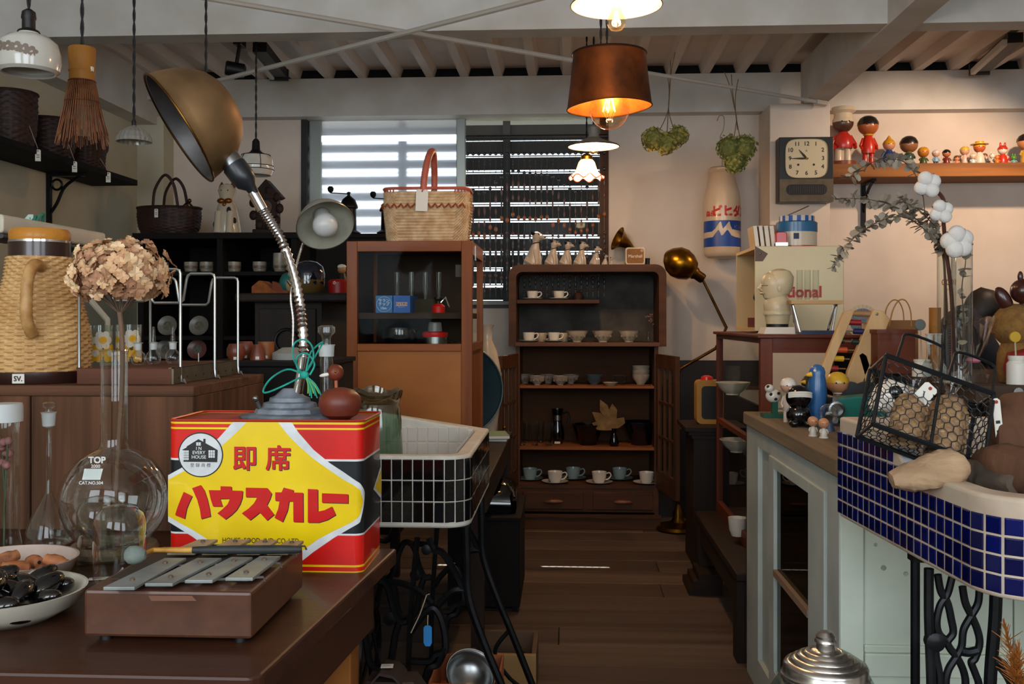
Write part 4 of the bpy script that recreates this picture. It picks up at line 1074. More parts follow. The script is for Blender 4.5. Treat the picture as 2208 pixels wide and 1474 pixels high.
# carved cuckoo clock like figure
Y = 5.25; p = W(578, 497, Y); s = mpp(Y)
t = T('wood_carving', 'dark carved wooden house-shaped clock beside the window frame', 'carving', (p.x, Y, uz))
CW = wood('carving_wood', '#1b0f0a', '#2d1a10', 'z', 20, .5)
O('foot', M().bb(-30*s, 30*s, -18*s, 18*s, 0, 14*s), CW, t, smooth=False, bevel=.006)
O('case', M().bb(-24*s, 24*s, -14*s, 14*s, 14*s, 90*s), CW, t, smooth=False, bevel=.004)
O('roof', M().prism([(-34*s, 84*s), (0, 122*s), (34*s, 84*s), (26*s, 80*s), (-26*s, 80*s)], -18*s, 18*s, RX(PI/2)), CW, t, smooth=False)
for i in range(10):
    a = i*.7; O('leaf', M().ball((30*s*cos(a), -15*s, (58+40*sin(a))*s), (9*s, 5*s, 11*s), 8, 6), CW, t)
O('dial', M().lathe([(0, 0), (14*s, 0), (14*s, 3*s), (0, 3*s)], 18, xf=TR(0, -15*s, 62*s) @ RX(PI/2)), P('dial_brown', '#4a2c18', .5), t)

# --- dark safe-like cabinet in the middle
t = T('dark_cabinet', 'dark brown cabinet with an overhanging top, behind the gooseneck lamp', 'cabinet', (-1.1, 3.9, 0))
kz = Z_(632, 3.85, 620); kx0, kx1 = X_(548, 3.85), X_(692, 3.85)
DC = wood('dark_cab_wood', '#16100b', '#241a12', 'z', 14, .5)
O('top', M().bb(X_(505, 3.8), X_(750, 3.8), 3.8, 4.4, kz-.035, kz), DC, t, w=True, smooth=False, bevel=.008)
O('body', M().bb(kx0, kx1, 3.86, 4.35, .06, kz-.035), DC, t, w=True, smooth=False)
O('door', M().bb(kx0+.02, kx1-.02, 3.848, 3.86, .12, kz-.06), DC, t, w=True, smooth=False, bevel=.003)
O('plinth', M().bb(kx0-.02, kx1+.02, 3.84, 4.36, 0, .06), DC, t, w=True, smooth=False)
O('wheel_handle', M().tube([( (kx0+kx1)/2+.045*cos(a*PI/10), 3.838, Z_(735, 3.85)+.045*sin(a*PI/10)) for a in range(20)], .006, 6, closed=True), IRON, t, w=True)
Y = 4.0; s = mpp(Y)
def on_k(px): return (X_(px, Y), Y, kz)
t = T('folded_cloth', 'orange folded cloth on the dark cabinet', 'cloth', on_k(585))
O('fold', M().loft([[V(((-38+8*i)*s+ (4*s if j in (1, 2) else 0), (-18 if j in (0, 3) else 18)*s*(1 if j < 2 else 1), 0 if j in (0, 1) else (6+26*max(0, 1-abs(i-2.4)/4))*s)) for j in (0, 1, 2, 3)] for i in range(11)]), P('orange_cloth', '#8a4a14', .8, 0, '#6e380f', 30), t)
O('fold', M().loft([[V(((6+7*i)*s, (-14 if j in (0, 3) else 14)*s, 0 if j in (0, 1) else (28-2.4*i)*s)) for j in (0, 1, 2, 3)] for i in range(10)]), P('rust_cloth', '#6b3212', .8), t)
t = T('teal_ball', 'small teal and cream ball behind the gooseneck', 'ball', on_k(622))
O('shell', M().ball((0, 0, 22*s+.0), (20*s, 20*s, 24*s), 20, 14, TR(0, 0, 2*s)), P('teal_shell', '#1f5f5a', .4), t)
O('panel', M().ball((6*s, -8*s, 20*s), (13*s, 13*s, 16*s), 16, 10), P('cream_panel', '#9a7a50', .5), t)
t = T('drip_glazed_pot', 'shiny brown pot with dark blue dripping glaze on the dark cabinet', 'pot', on_k(665))
O('pot', M().lathe([(0, 0), (26*s, 0), (34*s, 10*s), (36*s, 30*s), (34*s, 44*s)], 28, cap=False), P('glaze_brown', '#5c4a26', .12, coat=.5), t)
g_ = M().lathe([(35.5*s, 34*s), (36.5*s, 44*s), (32*s, 60*s), (20*s, 70*s), (0, 74*s)], 28, cap=False)
for i, v in enumerate(g_.v[:28]): v.z -= (4+10*abs(sin(i*1.9)))*s
O('glaze', g_, P('glaze_blue', '#0a1226', .08, coat=.8), t)
O('spout', M().tube([(-30*s, -16*s, 18*s), (-40*s, -20*s, 30*s)], [7*s, 4*s], 10), P('glaze_brown', '', 0), t)
t = T('red_tin_box', 'small red tin with a white blossom mark beside the oak cabinet', 'tin', on_k(730))
O('body', M().lathe([(0, 0), (22*s, 0), (23*s, 26*s), (18*s, 32*s), (0, 33*s)], 20), P('red_box', '#8a0f0c', .4), t)
b = M()
for q in range(5): b.ball((-4*s+2.6*s*cos(q*1.257), -22.5*s, 24*s+2.6*s*sin(q*1.257)), 1.4*s, 6, 4)
O('blossom', b, WHITE, t)
t = T('capped_figure', 'small dark toy figure with a white cap standing before the red tin', 'toy', (X_(737, 4.25), 4.25, kz))
O('body', M().lathe([(0, 0), (16*s, 0), (14*s, 34*s), (8*s, 52*s), (0, 54*s)], 14), BLACK, t)
O('head', M().ball((0, 0, 60*s), 10*s, 12, 8), P('toy_face', '#b07a4a', .5), t)
O('cap', M().ball((0, 0, 67*s), (10.5*s, 10.5*s, 6*s), 12, 8), WHITE, t)
# --- black chest with cups and small lamp
HZc = 1.048
t = T('black_chest', 'black chest behind the crate carrying turned wooden cups', 'chest', (-.72, 2.57, 0))
O('carcass', M().bb(-.90, -.60, 2.42, 2.78, 0, HZc-.012), BLKWOOD['z'], t, w=True, smooth=False, bevel=.003)
O('top', M().bb(-.91, -.595, 2.41, 2.79, HZc-.012, HZc), BLKWOOD['x'], t, w=True, smooth=False, bevel=.002)
O('lock', M().cyl((0, 0, 0), .004, .06, 8, TR(-.72, 2.41, .9)), STEEL, t, w=True)
CUPW = P('cup_wood', '#5f2a16', .4, 0, '#74381f', 20, coat=.2)
for px, Y, r, h, lab, sh in ((509, 2.5, 20, 36, 'round turned wooden cup at the left end of the black chest', 0), (530, 2.6, 18, 38, 'turned wooden cup second from left on the black chest', 0), (556, 2.52, 17, 34, 'turned wooden cone on the black chest', 1), (574, 2.58, 18, 38, 'flat-topped light wooden box on the black chest', 2)):
    s = mpp(Y); t = T('wooden_cup', lab, 'cup', (X_(px, Y), Y, HZc))
    pr = [[(0, 0), (.75*r, 0), (r, .3*h), (r, .7*h), (.75*r, h), (0, h)], [(0, 0), (r, 0), (.9*r, .4*h), (.5*r, h), (0, h)], [(0, 0), (.9*r, 0), (r, h), (0, h)]][sh]
    O('turned_body', M().lathe([(a*s, z*s) for a, z in pr], 20), CUPW if sh < 2 else P('cup_wood_l', '#8a4f24', .45), t)
    O('label_tag', M().box((r*.25*s, -r*1.0*s, 5*s), (8*s, 1*s, 6*s)), TAGP, t, smooth=False)
Y = 2.56; s = mpp(Y)
t = T('small_gooseneck_lamp', 'small grey lamp with a white bulb and pale base, behind the big gooseneck lamp', 'lamp', (X_(625, Y), Y, HZc))
GE = P('grey_enamel', '#8b877c', .45, .1, '#7a7568', 14)
O('base', M().lathe([(0, 0), (38*s, 0), (38*s, 14*s), (30*s, 18*s), (16*s, 26*s), (0, 26*s)], 28), P('pale_base', '#93938c', .5, 0, '#7f7f78', 10), t)
gp = spline([W(631, 756, Y), W(632, 690, Y), W(627, 640, Y), W(635, 590, Y), W(648, 540, Y+.02), W(664, 500, Y+.03)], 16)
O('gooseneck', M().tube(gp, [.0042 if i % 2 else .0032 for i in range(len(gp))], 8), CHROME, t, w=True, ang=70)
dx = V((.49*.745, -.67, -.87*.745)); R_ = 63*s; xf = frame(W(702, 487, Y-.02), -dx, (1, 0, 0))
O('shade', M().lathe([(R_, 0), (R_*.96, .2*R_), (R_*.8, .5*R_), (R_*.5, .72*R_), (R_*.3, .78*R_)], 36, xf=xf, cap=False), GE, t, w=True)
O('reflector', M().lathe([(R_*.985, .005*R_), (R_*.94, .2*R_), (R_*.77, .48*R_), (R_*.48, .69*R_), (R_*.2, .74*R_)][::-1], 36, xf=xf, cap=False), P('reflector_white', '#a5a394', .5, 0, '#8d8a78', 12), t, w=True)
O('rim', M().tube([xf @ V((R_*cos(a*PI/20), R_*sin(a*PI/20), 0)) for a in range(40)], .0012, 5, closed=True), STEEL, t, w=True)
O('socket', M().lathe([(.34*R_, .72*R_), (.34*R_, .95*R_), (.2*R_, 1.1*R_), (0, 1.1*R_)], 20, xf=xf), GE, t, w=True)
bl = O('bulb', M().lathe([(.26*R_, .7*R_), (.3*R_, .5*R_), (.34*R_, .34*R_), (.42*R_, .16*R_), (.44*R_, 0), (.36*R_, -.2*R_), (.2*R_, -.32*R_), (0, -.36*R_)], 24, xf=xf), P('bulb_white', '#c4c4c0', .25, sub=.1), t, w=True)
# ================================================================ tiled sink on an iron treadle stand
def path_pts(x0, x1, y0, y1, r):
    """outline of a basin: starts at back left, runs along the left, front, right and back (front = low y)"""
    p = [V((x0, y1, 0)), V((x0, y0+r, 0))]
    for i in range(1, 9): a = PI+PI/2*i/8; p.append(V((x0+r+r*cos(a), y0+r+r*sin(a), 0)))
    p.append(V((x1-r, y0, 0)))
    for i in range(1, 9): a = -PI/2+PI/2*i/8; p.append(V((x1-r+r*cos(a), y0+r+r*sin(a), 0)))
    p.append(V((x1, y1, 0)))
    return p
def walk(p, d):
    L = [0]
    for a, c in zip(p, p[1:]): L.append(L[-1]+(c-a).length)
    for i in range(len(p)-1):
        if d <= L[i+1] or i == len(p)-2:
            t = (p[i+1]-p[i]).normalized(); return p[i]+t*(d-L[i]), t, L[-1]
def basin_walls(t, outer, inner, z0, ztop, GROUT, floor_z):
    """ztop(i, n): rim height for each outline point"""
    n = len(outer); b = M()
    vo0 = [V((p.x, p.y, z0)) for p in outer]; vo1 = [V((p.x, p.y, ztop(p))) for p in outer]
    vi1 = [V((p.x, p.y, ztop(q))) for p, q in zip(inner, outer)]; vi0 = [V((p.x, p.y, floor_z)) for p in inner]
    vs = vo0+vo1+vi1+vi0; fs = []
    for i in range(n):
        j = (i+1) % n
        fs += [(i, j, n+j, n+i), (n+i, n+j, 2*n+j, 2*n+i), (2*n+i, 2*n+j, 3*n+j, 3*n+i)]
    fs += [list(range(n))[::-1], [3*n+i for i in range(n)]]
    b.add(vs, fs)
    return O('basin', b, GROUT, t, w=True, bevel=.006, seg=3)
def tile_mesh(w_, h_, d_, m):
    me = M(); e = min(w_, h_)*.09
    x, z = w_/2, h_/2
    me.add([(-x, 0, -z), (x, 0, -z), (x, 0, z), (-x, 0, z), (-x+e, -d_, -z+e), (x-e, -d_, -z+e), (x-e, -d_, z-e), (-x+e, -d_, z-e)], [(4, 5, 6, 7), (0, 1, 5, 4), (1, 2, 6, 5), (2, 3, 7, 6), (3, 0, 4, 7)])
    return me
GROUTW = P('grout_white', '#c9c6bb', .6, 0, '#b5b1a4', 20, bump=.1)
GROUTB = P('grout_cream', '#c4b49f', .65, 0, '#a3826b', 9, lo=.5, hi=.75, bump=.1)
TBLK = [P('tile_black%d' % i, c, .08, coat=.6, bump=.12, sc=60) for i, c in enumerate(('#0a0b0d', '#101114', '#07080a'))]
sk = T('tiled_sink', 'white sink faced with glossy black tiles, beside the curry tin', 'sink', (-.395, 2.46, .69))
sx0, sx1, sy0, sy1, sz0, sz1 = -.60, -.215, 2.19, 2.76, .69, .85
outer = path_pts(sx0, sx1, sy0, sy1, .055); inner = path_pts(sx0+.035, sx1-.035, sy0+.035, sy1-.035, .03)
def rim(p):
    u = max(0, min(1, (-.36-p.x)/.12)) if p.y > sy1-.05 else 0
    return sz1 + .055*u
basin_walls(sk, outer, inner, sz0, rim, GROUTW, sz0+.03)
tw, th_ = .0235, .047
vis = path_pts(sx0, sx1, sy0, sy1, .055)[2:]
d = .01; src_t = {}; r5 = random.Random(9)
while True:
    p, tg, LL = walk(vis, d)
    if d > LL-.012: break
    nrm = V((tg.y, -tg.x, 0))
    for row in range(3):
        z = sz0+.012+th_*(row+.5)
        k_ = r5.randrange(3)
        if k_ not in src_t:
            o = src_t[k_] = O('tile', tile_mesh(tw*.91, th_*.955, .0011, None), TBLK[k_], sk, smooth=False)
        else: o = piece(src_t[k_], sk)
        o.matrix_parent_inverse = WM(sk).inverted()
        o.location = (p.x+nrm.x*.0004, p.y+nrm.y*.0004, z); o.rotation_euler = (r5.gauss(0, .012), 0, math.atan2(tg.y, tg.x)+r5.gauss(0, .012))
    d += tw
TW = P('tile_white', '#c2bab2', .15, coat=.4, bump=.05, sc=30)
o0 = None
for row in range(3):
    for i in range(11):
        x = sx0+.06+i*.0285
        if x > sx1-.045: break
        if o0 is None: o0 = O('inner_tile', tile_mesh(.0262, .041, .0015, None), TW, sk, smooth=False); o = o0
        else: o = piece(o0, sk)
        o.matrix_parent_inverse = WM(sk).inverted(); o.location = (x, sy1-.0355, sz0+.06+row*.043)
    for i in range(16):
        o = piece(o0, sk); o.matrix_parent_inverse = WM(sk).inverted(); o.location = (sx1-.0355, sy0+.075+i*.0285, sz0+.06+row*.043); o.rotation_euler = (0, 0, -PI/2)
# things in the sink
t = T('glass_fish_jar', 'bubbly green glass jar with a frilled rim, standing in the black-tiled sink', 'jar', (X_(806, 2.31), 2.33, sz0+.03)); s = mpp(2.31)
GG = glass('green_bubble_glass', '#b7cfc0', .75, .08, .06, 1.8)
b = M().lathe([(0, 0), (48*s, 0), (56*s, 10*s), (60*s, 70*s), (57*s, 110*s), (54*s, 128*s), (50*s, 136*s)], 40, cap=False)
for i, v in enumerate(b.v):
    k_ = 1+.018*sin(i*12.9898)*cos(i*3.1); v.x *= k_; v.y *= k_
for v in b.v: v.z *= 1.62
O('body', b, GG, t)
b = M().lathe([(50*s, 134*s), (58*s, 146*s), (60*s, 158*s), (50*s, 164*s), (47*s, 150*s)], 48, cap=False)
for v in b.v:
    a = math.atan2(v.y, v.x); v.z += 7*s*max(-.4, cos(3*a+.6))*(1 if v.z > 140*s else 0)
for v in b.v: v.z += .62*134*s
O('frilled_rim', b, glass('amber_rim_glass', '#c3c8ae', .7, .05, .06, 1.8), t)
for i in range(5): O('fin', M().tube(spline([(52*s, -28*s, (30+9*i)*s), (62*s, -34*s, (26+9*i)*s), (66*s, -26*s, (16+9*i)*s)], 4), .0018, 5), GG, t)
t = T('blue_plate', 'blue-rimmed plate lying in the black-tiled sink', 'plate', (-.395, 2.35, sz0+.03+.078)); 
O('disc', M().lathe([(0, .002), (.06, .002), (.105, .014), (.107, .012), (.06, 0), (0, 0)], 36), P('plate_blue', '#3d5c8c', .3), t)
t2 = T('white_stack_bowl', 'white bowl under the blue plate in the black-tiled sink', 'bowl', (-.395, 2.35, sz0+.03))
O('bowl', M().lathe([(0, 0), (.045, 0), (.09, .04), (.1, .077), (.095, .077), (.085, .042), (.04, .006), (0, .006)], 32), WHITE, t2)
t = T('white_plate', 'white plate beside the blue plate in the black-tiled sink', 'plate', (-.33, 2.57, sz0+.03))
O('disc', M().lathe([(0, .002), (.04, .002), (.07, .014), (.072, .012), (.04, 0), (0, 0)], 30, xf=TR(0, 0, 0)), WHITE, t)
# --- iron treadle stand
st = T('treadle_stand', 'black cast iron treadle sewing stand under the black-tiled sink', 'stand', (-.4, 2.5, 0))
def wav(pts, Y, r=.0075, sq=1): return spline([W(x, y, Y) for x, y in pts], 6)
curves = [[(790, 1158), (787, 1215), (768, 1245), (745, 1240), (728, 1222)], [(733, 1300), (745, 1325), (765, 1343), (785, 1325), (795, 1285), (812, 1252), (835, 1262), (848, 1310), (862, 1338), (878, 1338)],
 [(738, 1430), (752, 1360), (772, 1343), (788, 1372), (797, 1425), (818, 1440), (842, 1425), (852, 1370), (862, 1338)], [(728, 1222), (735, 1260), (733, 1300)], [(835, 1255), (870, 1258), (905, 1275), (930, 1300)],
 [(886, 1362), (905, 1335), (935, 1310), (955, 1345), (960, 1400), (940, 1410), (925, 1425), (886, 1424)], [(945, 1305), (975, 1275), (1000, 1270)], [(925, 1160), (935, 1185), (955, 1192), (985, 1240), (1000, 1275)], [(960, 1395), (945, 1430), (925, 1440), (915, 1474)]]
def end_frame(Y, full=True):
    dy = Y-2.3
    def sh(pts): return [V((p.x, p.y+dy, p.z)) for p in pts]
    for c_ in curves: O('scroll', M().tube(sh(wav(c_, 2.3)), .0085, 6), IRON, st, w=True)
    O('centre_post', M().tube(sh(wav([(900, 1158), (893, 1230), (886, 1330), (880, 1450), (880, 1600)], 2.3)), .007, 6), IRON, st, w=True)
    for mir in (0, 1):
        pts = [(-.235, .69), (-.232, .6), (-.227, .508), (-.19, .40), (-.152, .31), (-.08, .13), (-.03, .01)]
        if mir: pts = [(-.555, .69), (-.558, .5), (-.57, .3), (-.578, .01)]
        O('leg', M().tube(spline([V((x, Y, z)) for x, z in pts], 4), .0095, 8), IRON, st, w=True)
        if not mir: O('brace', M().tube(spline([V((-.395+(.24-.0)*(1 if not mir else -1)*1.0, Y, .31)), V((-.395+.2*(1 if not mir else -1), Y, .25)), V((-.395+.24*(1 if not mir else -1), Y, .18)), V((-.395+.3*(1 if not mir else -1), Y, .14))], 5), .006, 6), IRON, st, w=True)
    O('boss', M().lathe([(.006, -.008), (.016, -.006), (.016, .006), (.006, .008)], 14, xf=TR(W(841, 1332, 2.3)+V((0, dy, 0))) @ RX(PI/2)), IRON, st, w=True)
    O('boss', M().lathe([(.005, -.008), (.012, -.006), (.012, .006), (.005, .008)], 14, xf=TR(W(920, 1184, 2.3)+V((0, dy, 0))) @ RX(PI/2)), IRON, st, w=True)
    O('top_rail', M().bb(-.585, -.225, Y-.012, Y+.012, .672, .69), IRON, st, w=True, smooth=False)
end_frame(2.3); end_frame(2.70)
O('flywheel', M().tube([V((-.50+.0, 2.50+.13*cos(a*PI/16), .30+.13*sin(a*PI/16))) for a in range(32)], .009, 6, closed=True), IRON, st, w=True)
for a in range(4): O('spoke', M().tube([V((-.5, 2.5, .3)), V((-.5, 2.5+.13*cos(a*PI/2+.4), .3+.13*sin(a*PI/2+.4)))], .005, 5), IRON, st, w=True)
O('treadle_plate', M().bb(-.47, -.30, 2.34, 2.66, .10, .112), IRON, st, w=True, smooth=False)
for x in (-.45, -.34): O('cross_bar', M().tube([V((x, 2.3, .2)), V((x, 2.7, .2))], .008, 6), IRON, st, w=True)
O('pitman_rod', M().tube([V((-.44, 2.5, .11)), V((-.49, 2.5, .36))], .005, 6), IRON, st, w=True)
q = W(922, 1345, 2.27)
t = T('blue_key_tag', 'blue plastic tag hanging from the treadle stand', 'tag', q-V((0, 0, .05)))
O('tag_plate', M().prism([(-.009, -.042), (-.005, -.05), (.006, -.05), (.010, -.042), (.010, -.008), (.006, -.003), (-.005, -.003), (-.009, -.008)], 0, .002, TR(q) @ FACE), P('tag_blue', '#2f7fc0', .4), t, w=True, smooth=False)
O('string', M().tube([q+V((0, 0, -.004)), q+V((0, .004, .02))], .001, 5), STRING, t, w=True)
t = tag(O('hanging_wire', M().tube([W(886, 1364, 2.27), W(905, 1325, 2.27), W(920, 1282, 2.27), W(926, 1280, 2.28)], .0013, 5), STRING), 'pale loose string hanging in the treadle stand', 'string')
# --- under the stand
s = mpp(2.09); x_ = X_(850, 2.09)
t = T('leather_bag', 'brown leather bag with a flat handle on the floor under the sink', 'bag', (x_, 2.07, 0))
O('body', M().loft([[V((hw*s*(1-.0)*cx_, hd*cy_, z)) for cx_, cy_ in ((-1, -1), (-.4, -1.15), (.4, -1.15), (1, -1), (1, 1), (.4, 1.1), (-.4, 1.1), (-1, 1))] for hw, hd, z in ((66, .07, 0), (74, .08, .12), (76, .08, .28), (70, .065, .36), (50, .03, .405))]), LEATHER, t)
O('handle', M().loft([[V((x*s, dy, z+dz)) for dy, dz in ((-.055, 0), (.03, 0), (.03, .006), (-.055, .006))] for x, z in ((-42, .36), (-36, .405), (-18, .425), (10, .42), (26, .405), (36, .36))]), P('bag_strap', '#32241f', .6), t)
O('price_label', M().box((-8*s, -.02, .4335), (26*s, .022, .001), .1), TAGP, t, smooth=False)
lettering('2,500', 7*s, BLACK, t, TR(x_-8*s, 2.05, .4345) @ RZ(.1))
# kraft box with a steel bowl
t = T('kraft_box', 'orange-brown open cardboard box between the treadle legs', 'box', (-.24, 2.52, 0))
KR = P('kraft', '#a0592e', .8, 0, '#8d4b26', 20)
O('carton', M().bb(-.335, -.165, 2.40, 2.62, 0, .2).bb(-.335, -.165, 2.40, 2.404, .2, .27).bb(-.335, -.331, 2.404, 2.62, .2, .27).bb(-.169, -.165, 2.404, 2.62, .2, .27).bb(-.331, -.169, 2.616, 2.62, .2, .27), KR, t, w=True, smooth=False)
t = T('steel_bowl', 'polished steel bowl tipped on its side in the cardboard box', 'bowl', (-.245, 2.51, .2)); xf = TR(0, 0, .052) @ RX(.75) @ RY(.3) @ SCL(.82)
O('bowl', M().lathe([(.078, .02), (.072, -.01), (.05, -.034), (0, -.045)], 36, xf=xf, cap=False), STEEL, t, solid=.0015)
O('rim', M().tube([xf @ V((.078*cos(a*PI/18), .078*sin(a*PI/18), .02)) for a in range(36)], .002, 6, closed=True), CHROME, t)
# wooden drawer on the floor
t = T('wooden_tray', 'open pale wooden tray box on the floor beside the aisle', 'tray', (-.2, 3.12, 0))
gx0, gx1, gy0, gy1 = X_(1012, 3.0), X_(1156, 3.0), 3.0, 3.24
O('front_board', M().bb(gx0, gx1, gy0, gy0+.018, 0, .142), wood('drawer_pale', '#8a6a42', '#a88558', 'x', 10, .7), t, w=True, smooth=False, bevel=.002)
DG = wood('drawer_grey', '#4d3d30', '#66523f', 'x', 10, .8)
O('back_board', M().bb(gx0, gx1, gy1-.015, gy1, 0, .142), DG, t, w=True, smooth=False)
for x in (gx0, gx1-.014): O('side_board', M().bb(x, x+.014, gy0+.018, gy1-.015, 0, .142), DG, t, w=True, smooth=False)
O('bottom_board', M().bb(gx0+.014, gx1-.014, gy0+.018, gy1-.015, .002, .012), DG, t, w=True, smooth=False)
t = T('black_twig', 'dark twisted branch lying in the wooden tray box', 'branch', (-.2, 3.12, .014))
O('stick', M().tube(spline([(-.07, 0, .03), (-.02, .02, .06), (.03, .0, .05), (.07, .02, .09)], 5), [.014]*5+[.011]*6+[.006]*5, 7), BLACK, t)
# dark box with a black enamel case
t = T('dark_stand', 'dark wooden chest on the floor below the desk edge', 'chest', (-.33, 4.15, 0))
O('body', M().bb(-.47, -.185, 3.92, 4.4, .02, .36), BLKWOOD['z'], t, w=True, smooth=False, bevel=.003)
O('top', M().bb(-.475, -.18, 3.91, 4.41, .36, .375), BLKWOOD['x'], t, w=True, smooth=False, bevel=.003)
for x in (-.46, -.215): O('foot', M().bb(x, x+.02, 3.93, 3.95, 0, .02), BLKWOOD['z'], t, w=True, smooth=False)
s = mpp(4.0)
t = T('black_enamel_case', 'glossy black rounded case with flower decoration on the dark chest', 'case', (-.31, 4.1, .375))
O('shell', M().loft([[V((hx*cx_, hy*cy_, z)) for cx_, cy_ in ((-1, -.8), (-.8, -1), (.8, -1), (1, -.8), (1, .8), (.8, 1), (-.8, 1), (-1, .8))] for hx, hy, z in ((.105, .12, 0), (.11, .125, .03), (.10, .11, .08), (.075, .085, .115), (.03, .04, .125))]), BLK_GLOSS, t)
O('flower_decal', M().ball((.05, -.07, .098), (.016, .012, .004), 8, 5, None), P('decal_pink', '#a0605a', .5), t)
# --- desk with the oak cabinet
t = T('desk', 'dark wooden desk under the oak cabinet', 'desk', (-.75, 3.75, 0))
O('top', M().bb(-1.15, -.244, 3.05, 3.79, .622, .65), DKWOOD['x'], t, w=True, smooth=False, bevel=.004)
O('top_extension', M().bb(-.80, -.244, 3.79, 4.48, .622, .65), DKWOOD['x'], t, w=True, smooth=False, bevel=.004)
for x, y in ((-1.12, 3.08), (-.275, 3.08), (-1.12, 3.76), (-.275, 4.45), (-.77, 4.45)): O('leg', M().bb(x-.02, x+.02, y-.02, y+.02, 0, .622), DKWOOD['z'], t, w=True, smooth=False)
O('apron', M().bb(-.27, -.25, 3.1, 4.43, .55, .622), DKWOOD['y'], t, w=True, smooth=False)
OC = T('oak_cabinet', 'orange oak display cabinet with a glass front, on the desk', 'cabinet', (-.52, 3.5, .65))
ox0, ox1, oy0, oy1, oz0, oz1 = X_(747, 3.3), X_(1018, 3.3), 3.3, 3.74, .65, Z_(519, 3.3, 880)
fw = .036
for x in (ox0, ox1-fw): O('front_stile', M().bb(x, x+fw, oy0, oy0+.025, oz0, oz1), OAK['z'], OC, w=True, smooth=False, bevel=.002)
for x in (ox0, ox1-.022): O('back_post', M().bb(x, x+.022, oy1-.03, oy1, oz0, oz1-.012), OAK['z'], OC, w=True, smooth=False)
zg1, zg0, zr = Z_(542, 3.3, 880), Z_(741, 3.3, 880), Z_(757, 3.3, 880)
O('top_rail', M().bb(ox0+fw, ox1-fw, oy0, oy0+.025, zg1, oz1), OAK['x'], OC, w=True, smooth=False, bevel=.002)
O('middle_rail', M().bb(ox0+fw, ox1-fw, oy0, oy0+.025, zr, zg0), OAK['x'], OC, w=True, smooth=False, bevel=.002)
O('lower_panel', M().bb(ox0+fw, ox1-fw, oy0+.008, oy0+.016, oz0+.03, zr), wood('oak_ply', '#8a4f1e', '#a4682c', 'x', 5, .4, .1, coat=.2, k=.4), OC, w=True, smooth=False)
O('bottom_rail', M().bb(ox0+fw, ox1-fw, oy0, oy0+.025, oz0, oz0+.03), OAK['x'], OC, w=True, smooth=False)
O('top_board', M().bb(ox0, ox1, oy0+.025, oy1, oz1-.016, oz1-.001), OAK['x'], OC, w=True, smooth=False)
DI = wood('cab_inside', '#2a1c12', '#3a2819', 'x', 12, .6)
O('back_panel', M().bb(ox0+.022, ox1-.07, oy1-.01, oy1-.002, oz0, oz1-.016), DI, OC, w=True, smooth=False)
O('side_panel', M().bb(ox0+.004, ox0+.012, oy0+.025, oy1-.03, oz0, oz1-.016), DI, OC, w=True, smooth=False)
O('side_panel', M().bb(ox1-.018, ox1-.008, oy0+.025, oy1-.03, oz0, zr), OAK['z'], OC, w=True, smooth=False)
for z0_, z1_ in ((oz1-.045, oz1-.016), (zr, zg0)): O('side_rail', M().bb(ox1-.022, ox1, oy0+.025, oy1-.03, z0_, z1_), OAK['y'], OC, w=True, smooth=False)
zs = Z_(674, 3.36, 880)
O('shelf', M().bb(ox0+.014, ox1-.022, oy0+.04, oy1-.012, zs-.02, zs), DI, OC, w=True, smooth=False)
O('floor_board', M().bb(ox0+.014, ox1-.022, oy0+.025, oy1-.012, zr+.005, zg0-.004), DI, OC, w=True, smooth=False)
zf = zg0-.004
O('front_pane', M().add([(ox0+fw, oy0+.012, zg0), (ox1-fw, oy0+.012, zg0), (ox1-fw, oy0+.012, zg1), (ox0+fw, oy0+.012, zg1)], [(0, 1, 2, 3)]), GLASSP, OC, w=True, smooth=False)
O('side_pane', M().add([(ox1-.011, oy0+.025, zg0), (ox1-.011, oy1-.03, zg0), (ox1-.011, oy1-.03, oz1-.045), (ox1-.011, oy0+.025, oz1-.045)], [(0, 1, 2, 3)]), GLASSP, OC, w=True, smooth=False)
O('paper_note', M().bb(X_(983, 3.33), X_(1013, 3.33), 3.318, 3.319, Z_(596, 3.32), Z_(570, 3.32)), P('note', '#4a463e', .8), OC, w=True, smooth=False)
for y in (oy0+.1,): O('hinge', M().bb(ox1, ox1+.003, y, y+.02, oz1-.06, oz1-.01), STEEL, OC, w=True, smooth=False)
# inside the oak cabinet
Y = 3.42; s = mpp(Y)
for px, lab, txts in ((828, 'left blue carton with white round lettering in the oak cabinet', 1), (866, 'right blue carton with a small pink label in the oak cabinet', 2)):
    c_ = W(px, 645, Y); t = T('blue_carton', lab, 'box', (c_.x, Y+.06, zs))
    O('box', M().bb(-.0296, .0296, -.06, .13, 0, .06), P('carton_blue%d' % txts, '#2f6fae' if txts == 1 else '#1f5cae', .5), t, smooth=False, bevel=.001)
    def L(sx_, z, txt, size, mm, bold=.02): lettering(txt, size, mm, t, TR(sx_, -.0606, z) @ FACE, w=False, bold=bold)
    PW = P('carton_print', '#c6d6e4', .6)
    if txts == 1:
        O('ring_print', M().tube([(.026*cos(a*PI/16), -.0601, .03+.026*sin(a*PI/16)) for a in range(32)], .0006, 4, closed=True), PW, t)
        L(0, .042, 'サラン', .013, PW); L(0, .030, 'テップ', .013, PW); L(-.002, .016, '10m', .013, PW)
    else:
        O('label_patch', M().bb(-.02, .02, -.0606, -.06, .024, .037), P('label_pale', '#c9a9a0', .6), t, smooth=False)
        lettering('ひょうきん', .0085, BLACK, t, TR(0, -.061, .0305) @ FACE, w=False, bold=.02)
        L(0, .020, 'きんじゃく', .005, PW, 0)
t = T('brown_carton', 'dull brown carton behind the blue cartons in the oak cabinet', 'box', (X_(912, 3.55), 3.58, zs))
O('box', M().bb(-.04, .04, -.06, .06, 0, .05), P('carton_brown', '#3d3423', .8), t, smooth=False)
